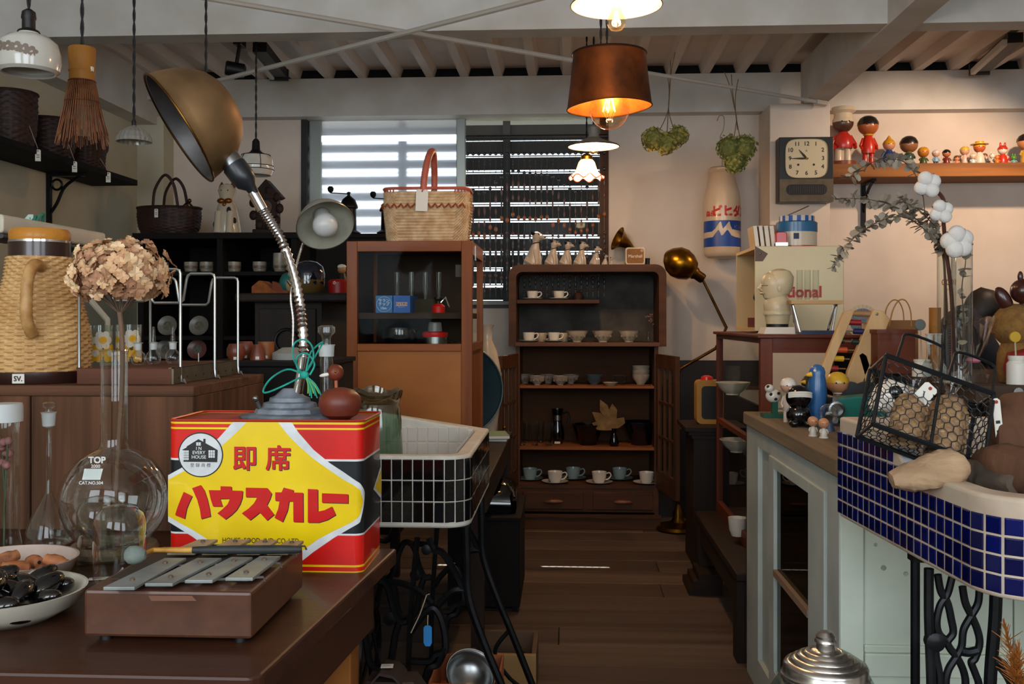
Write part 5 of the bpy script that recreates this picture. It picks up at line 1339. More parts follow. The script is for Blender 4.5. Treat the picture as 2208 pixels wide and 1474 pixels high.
for i, px in enumerate((856, 887, 917, 946)):
    Y2 = 3.6; p = W(px, 600, Y2)
    t = T('stem_glass', ('first', 'second', 'third', 'fourth')[i] + ' tall glass tube from the left at the back of the oak cabinet', 'glass', (p.x, Y2, zs))
    O('tube', M().lathe([(.016, 0), (.016, .004), (.005, .008), (.005, .06), (.009, .09), (.009, .15)], 14, cap=False), GLASS, t)
t = T('red_tin_lamp', 'small red and chrome burner on the oak cabinet shelf', 'burner', (X_(945, Y), Y, zs))
O('tank', M().lathe([(0, 0), (14*s, 0), (15*s, 14*s), (8*s, 20*s), (0, 20*s)], 20), REDP, t)
O('burner', M().lathe([(5*s, 19*s), (4*s, 26*s), (9*s, 30*s), (9*s, 34*s), (0, 34*s)], 16), BLACK, t)
O('spout', M().tube([(6*s, 0, 22*s), (16*s, 0, 34*s), (24*s, 0, 12*s)], .003, 6), CHROME, t)
t = T('black_kettle', 'black kettle with a steel lid on the floor of the oak cabinet', 'kettle', (X_(862, Y), Y, zf))
O('body', M().lathe([(0, 0), (32*s, 0), (38*s, 16*s), (34*s, 36*s), (18*s, 46*s), (0, 48*s)], 24), BLK_GLOSS, t)
O('lid', M().lathe([(18*s, 45*s), (14*s, 50*s), (4*s, 53*s), (0, 53*s)], 20), CHROME, t)
O('handle', M().tube(spline([(-34*s, 0, 28*s), (-46*s, 0, 44*s), (-40*s, 0, 54*s)], 5), .004, 6), BLACK, t)
O('spout', M().tube([(30*s, 0, 26*s), (48*s, 0, 44*s)], [.007, .004], 8), BLK_GLOSS, t)
t = T('red_lid_jar', 'clear jar with a red screw ring and steel base in the oak cabinet', 'jar', (X_(938, Y), Y, zf))
O('base', M().lathe([(0, 0), (26*s, 0), (26*s, 16*s), (0, 16*s)], 24), STEEL, t)
O('ring', M().lathe([(27*s, 16*s), (28*s, 20*s), (28*s, 25*s), (22*s, 28*s), (16*s, 28*s)], 24, cap=False), REDP, t)
O('cup', M().lathe([(16*s, 27*s), (14*s, 46*s), (12*s, 48*s), (0, 48*s)], 20, cap=False), P('cloudy_plastic', '#a8a4a0', .3, trans=.5), t)
t = T('tongs', 'steel tongs leaning in the right corner of the oak cabinet', 'tongs', (X_(972, Y), Y, zf))
for i in (0, 1): O('arm', M().tube([(-12*s, i*.008, 14*s-i*2*s), (12*s, i*.006, 2*s)], .002, 6), CHROME, t)
# basket on the oak cabinet
Y = 3.52; s = mpp(Y); c_ = W(924, 519, Y)
t = T('picnic_basket', 'straw basket with a pink wrapped handle and white tag, on the oak cabinet', 'basket', (c_.x, Y, oz1))
STRAW = P('straw', '#d2b892', .65, 0, '#b3926a', 40, bump=.3)
hw, hd, hh = 92*s, .085, 118*s
def basket_ring(k_, z, amp, row):
    pts = []; n = 120; r_ = .045
    for (x, y) in rrect(-hw*k_, hw*k_, -hd*k_, hd*k_, r_, 29): pts.append((x, y))
    out = []
    for i, (x, y) in enumerate(pts):
        d_ = amp*cos(i*PI*.5+PI*row); out.append(V((x+d_*x/hw, y+d_*y/hd, z)))
    return out
rings = []; NR = 34
for j in range(NR*2+1):
    v = j/(NR*2); k_ = .93+.07*min(1, v*1.6) ; rings.append(basket_ring(k_, .003+hh*.93*v, .0042*(j % 2), j//2))
O('wicker_body', M().loft(rings, caps=False), STRAW, t, ang=25)
O('bottom', M().prism(rrect(-hw*.93, hw*.93, -hd*.93, hd*.93, .04, 6), 0, .004), STRAW, t, smooth=False)
PINK = P('pink_rattan', '#b5604a', .5, 0, '#a04e3c', 30)
pr_ = rrect(-hw, hw, -hd, hd, .045, 12)
O('rim', M().tube([(x, y, hh) for x, y in pr_], .0055, 6, closed=True), PINK, t)
for i in range(0, len(pr_), 2):
    x, y = pr_[i]; O('rim_stake', M().tube([(x*.985, y*.985, hh*.92), (x, y, hh)], .003, 5), PINK, t)
for i in range(12):
    x = -hw+.02+i*(2*hw-.04)/11
    O('zigzag_stitch', M().tube([(x-.010, -hd-.004, hh*.66), (x, -hd-.006, hh*.72), (x+.010, -hd-.004, hh*.64)], .0035, 5), P('rust_straw', '#8a3a1a', .6), t)
for i in range(6):
    y = -hd+.03+i*.02; O('zigzag_stitch', M().tube([(-hw-.004, y-.01, hh*.66), (-hw-.006, y, hh*.72), (-hw-.004, y+.01, hh*.64)], .0035, 5), P('rust_straw', '', 0), t)
hp = spline([(-.006, -hd, hh*.95), (-.002, -hd*.98, hh*1.22), (.006, -hd*.75, hh*1.52), (.012, -hd*.2, hh*1.71), (.014, hd*.35, hh*1.70), (.012, hd*.8, hh*1.45), (.010, hd, hh*1.2), (.008, hd, hh*.95)], 14)
O('handle', M().tube(hp, [.0125 if i % 2 else .0112 for i in range(len(hp))], 10), PINK, t, ang=75)
hangtag(t, V((c_.x-.008, Y-hd-.010, oz1+hh*.97)), .042, .075, 0, 'paper_tag', TAGP, -.05, False)
# round tray and vase behind the oak cabinet
R_ = .20; t = T('round_tray', 'dark teal round tray leaning behind the oak cabinet', 'tray', (X_(985, 4.3), 4.3, .65)); xf = TR(0, 0, R_) @ RX(PI/2-.04)
O('dish', M().lathe([(0, .004), (R_*.92, .004), (R_*.99, .014), (R_, .012), (R_*.94, 0), (0, 0)], 48, xf=xf), P('teal_tray', '#27424c', .3, .2, '#1d333c', 6), t)
O('edge', M().tube([xf @ V((R_*cos(a*PI/24), R_*sin(a*PI/24), .013)) for a in range(48)], .003, 6, closed=True), P('tray_edge', '#6d7d80', .4, .5), t)
s = mpp(4.4); t = T('patterned_vase', 'white vase with dark scroll pattern behind the oak cabinet', 'vase', (X_(1050, 4.4), 4.4, .65)); hz = Z_(700, 4.4)-.65
VW = P('vase_glaze', '#b3a28c', .25, 0, '#c4b59e', 8, coat=.3)
O('body', M().lathe([(0, 0), (20*s, 0), (30*s, hz*.3), (32*s, hz*.55), (22*s, hz*.76), (11*s, hz*.86), (12*s, hz*.97), (16*s, hz), (13*s, hz), (9*s, hz*.9)], 28), VW, t)
for k_ in range(6):
    a = -1.9+k_*.62; z = hz*(.42+.16*(k_ % 2)); r_ = 32*s*(1.02 if k_ % 2 == 0 else .98)
    O('scroll', M().tube([V((r_*cos(a+.16*cos(u)*(1-u/9)), r_*sin(a+.16*cos(u)*(1-u/9)), z+.018*sin(u)*(1-u/9))) for u in [q_*.6 for q_ in range(13)]], .0018, 5), P('vase_ink', '#22252e', .4), t)
for i, (c_, h_) in enumerate((('#6b5a40', .012), ('#7f9a7a', .014))):
    t = T('book', ('thin brown book lying on the desk corner', 'thin pale green book lying on top of the brown book')[i], 'book', (-.31, 4.18-.02*i, .65+.013*i), .15*i)
    O('cover', M().bb(-.065, .062, -.09, .09, 0, h_), P('book%d' % i, c_, .6), t, smooth=False)
    O('pages', M().bb(-.06, .0635, -.0905, .0905, .002, h_-.002), WHITE_M, t, smooth=False)
# coffee mills in front of the window
def mill(lab, px, Y, hgt, arm, root_z):
    s = mpp(Y); t = T('coffee_mill', lab, 'coffee mill', (X_(px, Y), Y, root_z)); h = hgt
    O('drum', M().lathe([(0, 0), (24*s, 0), (26*s, 6*s), (17*s, 12*s), (16*s, h*.62), (20*s, h*.64), (20*s, h*.68), (14*s, h*.84), (5*s, h*.92), (0, h*.92)], 24), IRON, t)
    O('shaft', M().lathe([(4*s, h*.9), (3*s, h*.98), (5*s, h*1.0), (0, h*1.03)], 10), IRON, t)
    O('crank', M().tube(spline([(0, 0, h*.97), (-20*s, 0, h*.985), (arm*s, 0, h*1.0)], 5), .003, 6), IRON, t)
    O('knob', M().lathe([(2*s, 0), (6*s, 4*s), (7*s, 10*s), (4*s, 14*s), (0, 14*s)], 12, (arm*s, 0, h*1.0)), IRON, t)
    return t
# low black cabinet below the window carrying them
wz_ = Z_(506, 5.35, 780)
t = T('black_cupboard', 'low black cupboard under the frosted window pane', 'cupboard', (-1.1, 5.6, 0))
O('carcass', M().bb(X_(682, 5.3), X_(860, 5.3), 5.3, 5.75, 0, wz_-.02), BLKWOOD['z'], t, w=True, smooth=False)
O('top', M().bb(X_(680, 5.28), X_(865, 5.28), 5.28, 5.77, wz_-.02, wz_), BLKWOOD['x'], t, w=True, smooth=False)
mill('black coffee mill with a long crank, right of the small white-bulb lamp', 752, 5.4, Z_(412, 5.4)-wz_, -40, wz_)
mill('black coffee mill half hidden behind the straw basket', 838, 5.4, Z_(424, 5.4)-wz_, -34, wz_)
# ================================================================ back wall: china cabinet
CY = 5.5
CB = T('china_cabinet', 'dark wooden china cabinet with rounded top corners and open glazed doors', 'cabinet', (.11, 5.68, 0))
kx0, kx1, kzt, kzm = X_(1097, CY), X_(1437, CY), Z_(570, CY), Z_(738, CY)
yb_ = 5.87
def arch(off, r):
    p = [(kx0+off, kzm-.022)]
    x0_, x1_, z1_ = kx0+off, kx1-off, kzt-off
    p.append((x0_, z1_-r))
    for i in range(1, 7): a = PI-PI/2*i/6; p.append((x0_+r+r*cos(a), z1_-r+r*sin(a)))
    p.append((x1_-r, z1_))
    for i in range(1, 7): a = PI/2-PI/2*i/6; p.append((x1_-r+r*cos(a), z1_-r+r*sin(a)))
    p.append((x1_, kzm-.022)); return p
po, pi2 = arch(0, .06), arch(.04, .035)
n = len(po); b = M()
vs = [V((x, CY, z)) for x, z in po]+[V((x, yb_, z)) for x, z in po]+[V((x, CY, z)) for x, z in pi2]+[V((x, yb_, z)) for x, z in pi2]
fs = []
for i in range(n-1): fs += [(i, n+i, n+i+1, i+1), (2*n+i, 2*n+i+1, 3*n+i+1, 3*n+i), (i, i+1, 2*n+i+1, 2*n+i), (n+i, 3*n+i, 3*n+i+1, n+i+1)]
fs += [(0, 2*n, 3*n, n), (n-1, 2*n-1, 4*n-1, 3*n-1)]
O('hood', b.add(vs, fs), CABWOOD['x'], CB, w=True, ang=30)
O('hood_back', M().bb(kx0+.03, kx1-.03, yb_-.012, yb_-.002, kzm, kzt-.03), P('smoky_board', '#4a4843', .8, 0, '#2f2d29', 7, bump=.1), CB, w=True, smooth=False)
O('counter_board', M().bb(kx0+.035, kx1-.035, CY-.01, yb_-.012, kzm-.022, kzm), wood('counter_wood', '#4a3122', '#6b4b38', 'x', 16, .5), CB, w=True, smooth=False, bevel=.003)
zss = Z_(646, CY+.1, 1200)
O('half_shelf', M().bb(kx0+.04, X_(1293, CY+.08), CY+.08, yb_-.012, zss-.022, zss), CABWOOD['x'], CB, w=True, smooth=False, bevel=.003)
lx0, lx1 = X_(1112, CY), X_(1420, CY)
for x in (lx0, lx1-.022): O('side_panel', M().bb(x, x+.022, CY+.01, yb_, .04, kzm-.022), CABWOOD['z'], CB, w=True, smooth=False)
O('lower_back', M().bb(lx0, lx1, yb_-.012, yb_-.002, .04, kzm-.022), wood('lower_back_wood', '#3d2510', '#52331a', 'x', 6, .6, k=.3), CB, w=True, smooth=False)
SH = wood('shelf_edge_wood', '#6b3c1c', '#86512a', 'x', 14, .5)
zA, zB_, zD = .787, .4465, .245
for z in (zA, zB_): O('shelf', M().bb(lx0+.022, lx1-.022, CY+.03, yb_-.012, z-.014, z), SH, CB, w=True, smooth=False)
O('bottom_board', M().bb(lx0+.022, lx1-.022, CY+.0, yb_-.012, zD-.02, zD), CABWOOD['x'], CB, w=True, smooth=False)
O('drawer_rail', M().bb(lx0, lx1, CY+.004, CY+.03, .095, zD-.02), CABWOOD['x'], CB, w=True, smooth=False)
for px in ((1128, 1258), (1278, 1408)):
    x0_, x1_ = X_(px[0], CY), X_(px[1], CY)
    dr = O('drawer', M().bb(x0_, x1_, CY-.008, CY+.01, .11, .205), CABWOOD['x'], CB, w=True, smooth=False, bevel=.003)
    O('cup_pull', M().ball(((x0_+x1_)/2, CY-.012, .153), (.055, .016, .013), 16, 10), P('pull_wood', '#6b3f22', .4), dr, w=True)
O('plinth', M().bb(lx0-.01, lx1+.01, CY-.012, yb_, 0, .075), CABWOOD['x'], CB, w=True, smooth=False, bevel=.003)
b = M(); pl = [(lx0-.012, .085), (lx1+.012, .085), (lx1+.012, .068)] + [(lx1+.012-(lx1-lx0+.024)*i/16, .072-.01*abs(sin(i*PI/4))) for i in range(1, 16)] + [(lx0-.012, .068)]
O('plinth_moulding', b.prism(pl, CY-.02, CY-.006, RX(PI/2) @ SCL(1, 1, -1)), CABWOOD['x'], CB, w=True, smooth=False)
for hx_, ang in ((lx0+.004, -1.72), (lx1-.004, -PI+1.72)):
    xf = TR(hx_, CY, 0) @ RZ(ang); dw, z0_, z1_ = .42, .235, .965
    dr = O('door', M().bb(0, .045, -.011, .011, z0_, z1_, xf).bb(dw-.045, dw, -.011, .011, z0_, z1_, xf).bb(.045, dw-.045, -.011, .011, z1_-.07, z1_, xf).bb(.045, dw-.045, -.011, .011, z0_, z0_+.1, xf), CABWOOD['z'], CB, w=True, smooth=False)
    for u in (1/3, 2/3): O('muntin', M().bb(.045+(dw-.09)*u-.006, .045+(dw-.09)*u+.006, -.008, .008, z0_+.1, z1_-.07, xf), CABWOOD['z'], dr, w=True, smooth=False)
    for u in (1/3, 2/3): O('muntin', M().bb(.045, dw-.045, -.008, .008, z0_+.1+(z1_-z0_-.17)*u-.006, z0_+.1+(z1_-z0_-.17)*u+.006, xf), CABWOOD['z'], dr, w=True, smooth=False)
    O('pane', M().add([(.045, 0, z0_+.1), (dw-.045, 0, z0_+.1), (dw-.045, 0, z1_-.07), (.045, 0, z1_-.07)], [(0, 1, 2, 3)], xf), GLASSP, dr, w=True, smooth=False)
    O('knob', M().ball((dw-.02, .018 if ang > -1.8 else -.018, .6), .009, 8, 6, xf), BRASS, dr, w=True)
# --- china
BLUC = P('blue_china', '#9db0ad', .25, coat=.3); CRM = P('cream_china', '#c4b9a2', .3, 0, '#b3a88f', 14, coat=.3)
def cup_saucer(lab, px, Y, z, r=.033, h=.046, m=None, saucer=True, handle=True):
    m = m or WHITE; t = T('cup_and_saucer' if saucer else 'cup', lab, 'cup', (X_(px, Y), Y, z)); z0_ = 0
    if saucer:
        O('saucer', M().lathe([(0, 0), (r*.9, 0), (r*1.75, .010), (r*1.78, .012), (r*.9, .004), (0, .004)], 28), m, t); z0_ = .0042
    O('bowl', M().lathe([(0, 0), (r*.62, 0), (r*.66, h*.07), (r*.88, h*.35), (r, h), (r*.94, h), (r*.8, h*.32), (0, h*.14)], 24, (0, 0, z0_)), m, t)
    if handle: O('handle', M().tube(spline([(r*.92, 0, z0_+h*.82), (r*1.35, 0, z0_+h*.9), (r*1.55, 0, z0_+h*.65), (r*1.25, 0, z0_+h*.35), (r*.8, 0, z0_+h*.25)], 5), .0035, 6), m, t)
    return t
cup_saucer('white cup and saucer at the left on the half shelf of the china cabinet', 1148, 5.66, zss)
cup_saucer('white cup and saucer at the right on the half shelf of the china cabinet', 1205, 5.66, zss)
t = T('wooden_pot', 'small dark wooden lidded pot on the half shelf beside the cups', 'pot', (X_(1247, 5.68), 5.68, zss))
O('body', M().lathe([(0, 0), (.03, 0), (.034, .02), (.02, .04), (0, .042)], 18), DBASK, t); O('knob', M().ball((0, 0, .048), .009, 8, 6), DBASK, t)
cup_saucer('cream cup and saucer at the far left of the china cabinet counter', 1140, 5.58, kzm, .034, .05)
cup_saucer('cream cup and saucer second from left on the china cabinet counter', 1194, 5.58, kzm, .034, .05)
cup_saucer('grey cup standing behind the far left cup on the counter', 1167, 5.72, kzm, .034, .05, CRM, False)
cup_saucer('grey cup standing behind the second cup on the counter', 1217, 5.72, kzm, .03, .05, CRM, False)
def bowl(lab, px, Y, z, r, h, m, motif=None, foot=.4):
    t = T('bowl', lab, 'bowl', (X_(px, Y), Y, z))
    O('body', M().lathe([(0, 0), (r*foot, 0), (r*foot, h*.1), (r*.72, h*.45), (r, h), (r*.95, h), (r*.66, h*.45), (0, h*.14)], 30), m, t)
    O('rim', M().tube([(r*.98*cos(a*PI/15), r*.98*sin(a*PI/15), h) for a in range(30)], .0018, 5, closed=True), motif or m, t)
    if motif:
        for k_ in range(5): a = -PI/2+(k_-2)*.5; O('motif', M().ball((r*.8*cos(a), r*.8*sin(a), h*.52), (.006, .004, .008), 8, 6), motif, t)
    return t
MOT = P('bowl_motif', '#7a6a58', .5)
for px, w_ in ((1244, 'left'), (1300, 'middle'), (1356, 'right')): bowl(w_ + ' of the three cream bowls on the china cabinet counter', px, 5.62, kzm, .062, .062, CRM, MOT)
t = T('bud_vase', 'small glass bud vase with dried flowers on the china cabinet counter', 'vase', (X_(1398, 5.66), 5.66, kzm))
O('glass', M().lathe([(0, .002), (.012, .002), (.013, .03), (.006, .05), (.008, .06)], 14, cap=False), GLASS, t)
O('stem', M().tube([(0, 0, .004), (.004, 0, .08), (.01, 0, .13)], .0015, 4), P('dry_twig', '#4a3a28', .8), t)
for i in range(12): O('bloom', M().ball((.008+rnd.gauss(0, .012), rnd.gauss(0, .01), .125+rnd.gauss(0, .018)), .006, 6, 5), P('dry_bloom', '#7a5a50', .8), t)
FB = P('foot_bowl', '#b3ab9b', .3, 0, '#9c9484', 30, coat=.2); FM_ = P('foot_motif', '#6b625a', .5)
for i, (px, Y) in enumerate(((1132, 5.74), (1158, 5.6), (1182, 5.74), (1208, 5.6), (1231, 5.74))):
    bowl(('first', 'second', 'third', 'fourth', 'fifth')[i] + ' footed bowl from the left on the upper lower-cabinet shelf', px, Y, zA, .05, .05, FB, FM_, .34)
t = T('plate_stack', 'stack of blue-grey bowls on the upper inside shelf', 'bowl stack', (X_(1281, 5.66), 5.66, zA))
for i in range(4): O('bowl', M().lathe([(0, 0), (.02, 0), (.036+.001*i, .02), (.047, .027), (.045, .027), (.03, .012), (0, .006)], 26, (0, 0, i*.009)), P('blue_bowl', '#64767c', .3), t)
t = T('small_saucer', 'small cream saucer lying in front of the stacked bowls', 'saucer', (X_(1316, 5.56), 5.56, zA)); O('disc', M().lathe([(0, 0), (.022, 0), (.042, .018), (.04, .018), (.02, .005), (0, .005)], 26), CRM, t); O('rim', M().tube([(.041*cos(a*PI/12), .041*sin(a*PI/12), .018) for a in range(24)], .0015, 4, closed=True), MOT, t)
t = T('plate_stack', 'stack of thin pale plates on the upper inside shelf', 'plate stack', (X_(1336, 5.70), 5.70, zA))
for i in range(7): O('plate', M().lathe([(0, 0), (.022, 0), (.04, .008), (.042, .008), (.02, .002), (0, .002)], 24, (0, 0, .002+i*.0065)), FB, t)
t = T('bowl_stack', 'stack of three white bowls at the right end of the upper inside shelf', 'bowl stack', (X_(1382, 5.66), 5.66, zA))
for i in range(3): O('bowl', M().lathe([(0, 0), (.022, 0), (.024, .006), (.046, .035), (.05, .058), (.047, .058), (.04, .034), (0, .012)], 28, (0, 0, i*.024)), FB, t)
for i, (px, Y) in enumerate(((1126, 5.6), (1136, 5.74), (1153, 5.6), (1166, 5.74), (1184, 5.6))):
    t = T('drinking_glass', ('first', 'second', 'third', 'fourth', 'fifth')[i] + ' drinking glass from the left on the middle inside shelf', 'glass', (X_(px, Y), Y, zB_))
    O('tumbler', M().lathe([(0, .004), (.018, .003), (.02, .1), (.022, .125)], 18, cap=False), GLASS, t)
    O('base', M().lathe([(0, 0), (.019, 0), (.019, .006), (0, .007)], 18), GLASS, t)
t = T('carafe', 'dark glass carafe with a black handle on the middle inside shelf', 'carafe', (X_(1202, 5.68), 5.68, zB_)); DGL = glass('smoke_glass', '#5a4f48', .6, .02, .06, 2)
O('body', M().lathe([(0, .002), (.03, .002), (.04, .03), (.038, .08), (.026, .12), (.026, .16), (.034, .2)], 24, cap=False), DGL, t)
O('collar', M().lathe([(.027, .135), (.027, .165)], 24, cap=False), STEEL, t)
O('handle', M().tube(spline([(.028, 0, .17), (.055, 0, .18), (.066, 0, .15), (.06, 0, .11)], 5), .006, 6), BLACK, t)
O('label_tag', M().box((0, -.041, .012), (.032, .001, .012)), TAGP, t, smooth=False)
NAVY = P('navy_glaze', '#060912', .12, coat=.6)
bowl('large black round bowl on the middle inside shelf', 1268, 5.66, zB_, .092, .115, BLK_GLOSS, None, .55)
bowl('large navy blue bowl at the right of the middle inside shelf', 1382, 5.68, zB_, .105, .13, NAVY, None, .55)
t = T('leaf_vase', 'small dark vase with big dried leaves on the middle inside shelf', 'vase', (X_(1324, 5.6), 5.6, zB_))
O('vase', M().lathe([(0, 0), (.024, 0), (.028, .02), (.014, .06), (.01, .08), (.016, .1), (.012, .1), (.008, .08)], 20), BLK_GLOSS, t)
LF = P('dry_leaf', '#8a6f45', .8, 0, '#6b5230', 20)
for a, l_ in ((-.9, .16), (-.45, .19), (-.1, .15), (.6, .09), (-1.3, .13)):
    d_ = V((sin(a), -.15, cos(a))); e = V((cos(a), 0, -sin(a)))
    P0 = V((0, 0, .09)); O('leaf', M().add([P0, P0+d_*l_*.35+e*.018, P0+d_*l_*.75+e*.028, P0+d_*l_+e*.004, P0+d_*l_*.7-e*.024, P0+d_*l_*.3-e*.014], [(0, 1, 2, 3), (0, 3, 4, 5)]), LF, t, smooth=False, solid=.001)
for i, (px, Y, m_, lab) in enumerate(((1143, 5.66, BLUC, 'pale blue cup and saucer at the far left of the bottom shelf'), (1197, 5.56, WHITE, 'cream cup and saucer second from left on the bottom shelf'), (1236, 5.7, BLUC, 'pale blue cup and saucer third from left on the bottom shelf'), (1292, 5.56, WHITE, 'cream cup and saucer fourth from left on the bottom shelf'), (1336, 5.7, BLUC, 'pale blue cup and saucer fifth from left on the bottom shelf'), (1394, 5.56, WHITE, 'cream cup and saucer at the right end of the bottom shelf'))):
    cup_saucer(lab, px, Y, zD, .042, .06, m_)
# --- row of seated dog figures on the cabinet
DOGW = P('dog_ceramic', '#cbb9a2', .28, 0, '#bda98f', 12, coat=.3); COLR = P('dog_collar', '#4a2a1a', .5)
def dog(lab, px, h, Y=5.62, turn=.95):
    t = T('dog_figure', lab, 'dog figurine', (X_(px, Y), Y, kzt), turn, 'seated dog figures on the china cabinet')
    h = h*mpp(Y)
    rings = []
    def ring(c, rx, ry, n=14, tilt=0): return [V((c[0]+rx*cos(2*PI*i/n), c[1]+ry*sin(2*PI*i/n), c[2]+tilt*rx*cos(2*PI*i/n)*0+tilt*ry*sin(2*PI*i/n)))*h for i in range(n)]
    rings = [ring((0, .05, 0), .19, .24), ring((0, .06, .06), .215, .27), ring((0, .05, .18), .20, .25), ring((0, .0, .34), .165, .19), ring((0, -.05, .50), .135, .145), ring((0, -.08, .62), .105, .105), ring((0, -.10, .70), .09, .09), ring((0, -.13, .765), .125, .14), ring((0, -.15, .86), .14, .155), ring((0, -.13, .95), .10, .11), ring((0, -.11, .99), .02, .02)]
    rings = [[V((p.x, p.y, p.z)) for p in r] for r in rings]
    O('body', M().loft(rings), DOGW, t)
    O('muzzle', M().loft([[V((.066*k_*cos(a*PI/5), y, z+.058*k_*sin(a*PI/5)))*h for a in range(10)] for y, z, k_ in ((-.22, .835, 1.3), (-.34, .81, 1.1), (-.42, .80, .8))]), DOGW, t)
    O('nose', M().ball(V((0, -.43, .82))*h, (.04*h, .03*h, .03*h), 8, 6), BLACK, t)
    for sx in (-1, 1):
        O('front_leg', M().tube([V((sx*.085, -.1, .46))*h, V((sx*.09, -.17, .24))*h, V((sx*.09, -.185, .05))*h, V((sx*.09, -.22, .025))*h], [.062*h, .05*h, .045*h, .04*h], 8), DOGW, t)
        O('hind_leg', M().tube([V((sx*.17, .12, .16))*h, V((sx*.2, -.03, .1))*h, V((sx*.18, -.14, .03))*h], [.10*h, .075*h, .035*h], 8), DOGW, t)
        O('ear', M().ball((0, 0, 0), 1, 8, 6, TR(V((sx*.12, -.08, .93))*h) @ RY(sx*.7) @ SCL(.045*h, .075*h, .11*h)), BLACK, t)
        O('eye', M().ball(V((sx*.085, -.265, .9))*h, .02*h, 6, 5), BLACK, t)
    O('collar', M().tube([V((.112*cos(a*PI/9), -.085+.112*sin(a*PI/9), .64-.03*sin(a*PI/9)))*h for a in range(18)], .018*h, 6, closed=True), COLR, t)
    return t
for px, h, lab in ((1150, 74, 'largest seated white dog figure with black ears, at the left end of the row'), (1190, 56, 'second largest seated white dog figure, next to the largest'), (1220, 52, 'third seated white dog figure from the left in the row'), (1251, 52, 'fourth seated white dog figure from the left in the row'), (1283, 42, 'fifth seated white dog figure from the left in the row'), (1304, 24, 'sixth, very small seated dog figure in the row'), (1317, 18, 'tiny seated dog figure at the right end of the row')): dog(lab, px, h)
# --- speaker and brass horn
Y = 5.62; s = mpp(Y); t = T('small_speaker', 'small cream speaker with a brown grille on the china cabinet', 'speaker', (X_(1369, Y), Y, kzt))
O('cabinet', M().prism(rrect(-21*s, 21*s, 1*s, 38*s, 5*s, 4), -.03, .03, RX(PI/2)), P('speaker_cream', '#c9b89c', .5), t, bevel=.002)
O('grille', M().prism(rrect(-18*s, 18*s, 4*s, 35*s, 4*s, 4), .03, .0315, RX(PI/2)), P('grille_tan', '#8a6236', .8, 0, '#7a5530', 200), t, smooth=False)
lettering('Marshall', 9*s, P('script_white', '#d8cdb8', .5), t, TR(0, -.033, 19*s) @ FACE, w=False, bold=.01)
O('badge', M().cyl((0, 0, 0), 3*s, .002, 12, TR(14*s, -.031, 31*s) @ RX(PI/2)), P('badge_grey', '#a09078', .4), t)
t = T('brass_horn', 'small brass gramophone horn behind the cream speaker', 'horn', (X_(1355, 5.75), 5.76, kzt))
s = mpp(5.75); hp = [V((18*s, 0, 8*s)), V((14*s, 0, 30*s)), V((2*s, -.01, 44*s)), V((-12*s, -.02, 54*s)), V((-24*s, -.03, 60*s))]
cv = spline(hp, 4); O('bell', M().tube(cv, [(3+ 24*(i/(len(cv)-1))**2.2)*s for i in range(len(cv))], 18, caps=False), BRASS, t)
O('base', M().bb(6*s, 30*s, -12*s, 12*s, 0, 9*s), BRASS_D, t, smooth=False)
t = T('small_black_jar', 'small black jar beside the cream speaker', 'jar', (X_(1396, 5.66), 5.66, kzt)); O('body', M().lathe([(0, 0), (5*s, 0), (5*s, 12*s), (0, 12*s)], 12), BLACK, t); O('lid', M().lathe([(5.5*s, 12*s), (5.5*s, 16*s), (0, 16*s)], 12), BLACK, t)

# ================================================================ brass floor lamp
lY = 5.25; s = mpp(lY); t = T('brass_floor_lamp', 'brass floor lamp with a jointed arm standing right of the china cabinet', 'floor lamp', G(1462, 1142, 0))
bx_ = t.location
O('base', M().lathe([(0, 0), (.118, 0), (.125, .01), (.118, .026), (.09, .034), (.04, .045), (.028, .07), (.03, .09), (.018, .12), (.012, .14), (0, .14)], 36), BRASS_D, t)
pY = bx_.y; J1 = W(1463, 797, pY); J2 = W(1548, 748, pY+.02); J3 = W(1600, 735, pY+.02); J4 = W(1566, 705, pY+.02); J5 = W(1514, 600, pY)
O('pole', M().tube([V((bx_.x, pY, .13)), J1], .0095, 12), BRASS_D, t, w=True)
O('joint', M().ball(J1, .018, 12, 8), BRASS_D, t, w=True)
O('lower_arm', M().tube([J1, J2], .0085, 10), BRASS_D, t, w=True)
O('joint', M().ball(J2, .016, 12, 8), BRASS_D, t, w=True)
O('upper_arm', M().tube([J2, W(1566, 706, pY+.01), J5], [.009, .009, .0075], 10), BRASS_D, t, w=True)
dx = (W(1437, 553, pY)-W(1512, 605, pY)).normalized(); xf = frame(J5, dx, (0, 1, 0)); u = mpp(pY)
O('socket', M().lathe([(9*u, -4*u), (11*u, 0), (11*u, 14*u), (14*u, 18*u), (14*u, 22*u)], 18, xf=xf), BRASS_D, t, w=True)
O('switch', M().tube([xf @ V((0, 0, 6*u)), xf @ V((10*u, 6*u, 4*u))], 3*u, 8), BRASS_D, t, w=True)
b = M().lathe([(12*u, 20*u), (22*u, 26*u), (31*u, 42*u), (34*u, 58*u), (30*u, 74*u), (18*u, 88*u), (6*u, 95*u), (0, 96*u)], 32, xf=xf, cap=False)
O('shade', b, BRASS, t, w=True)

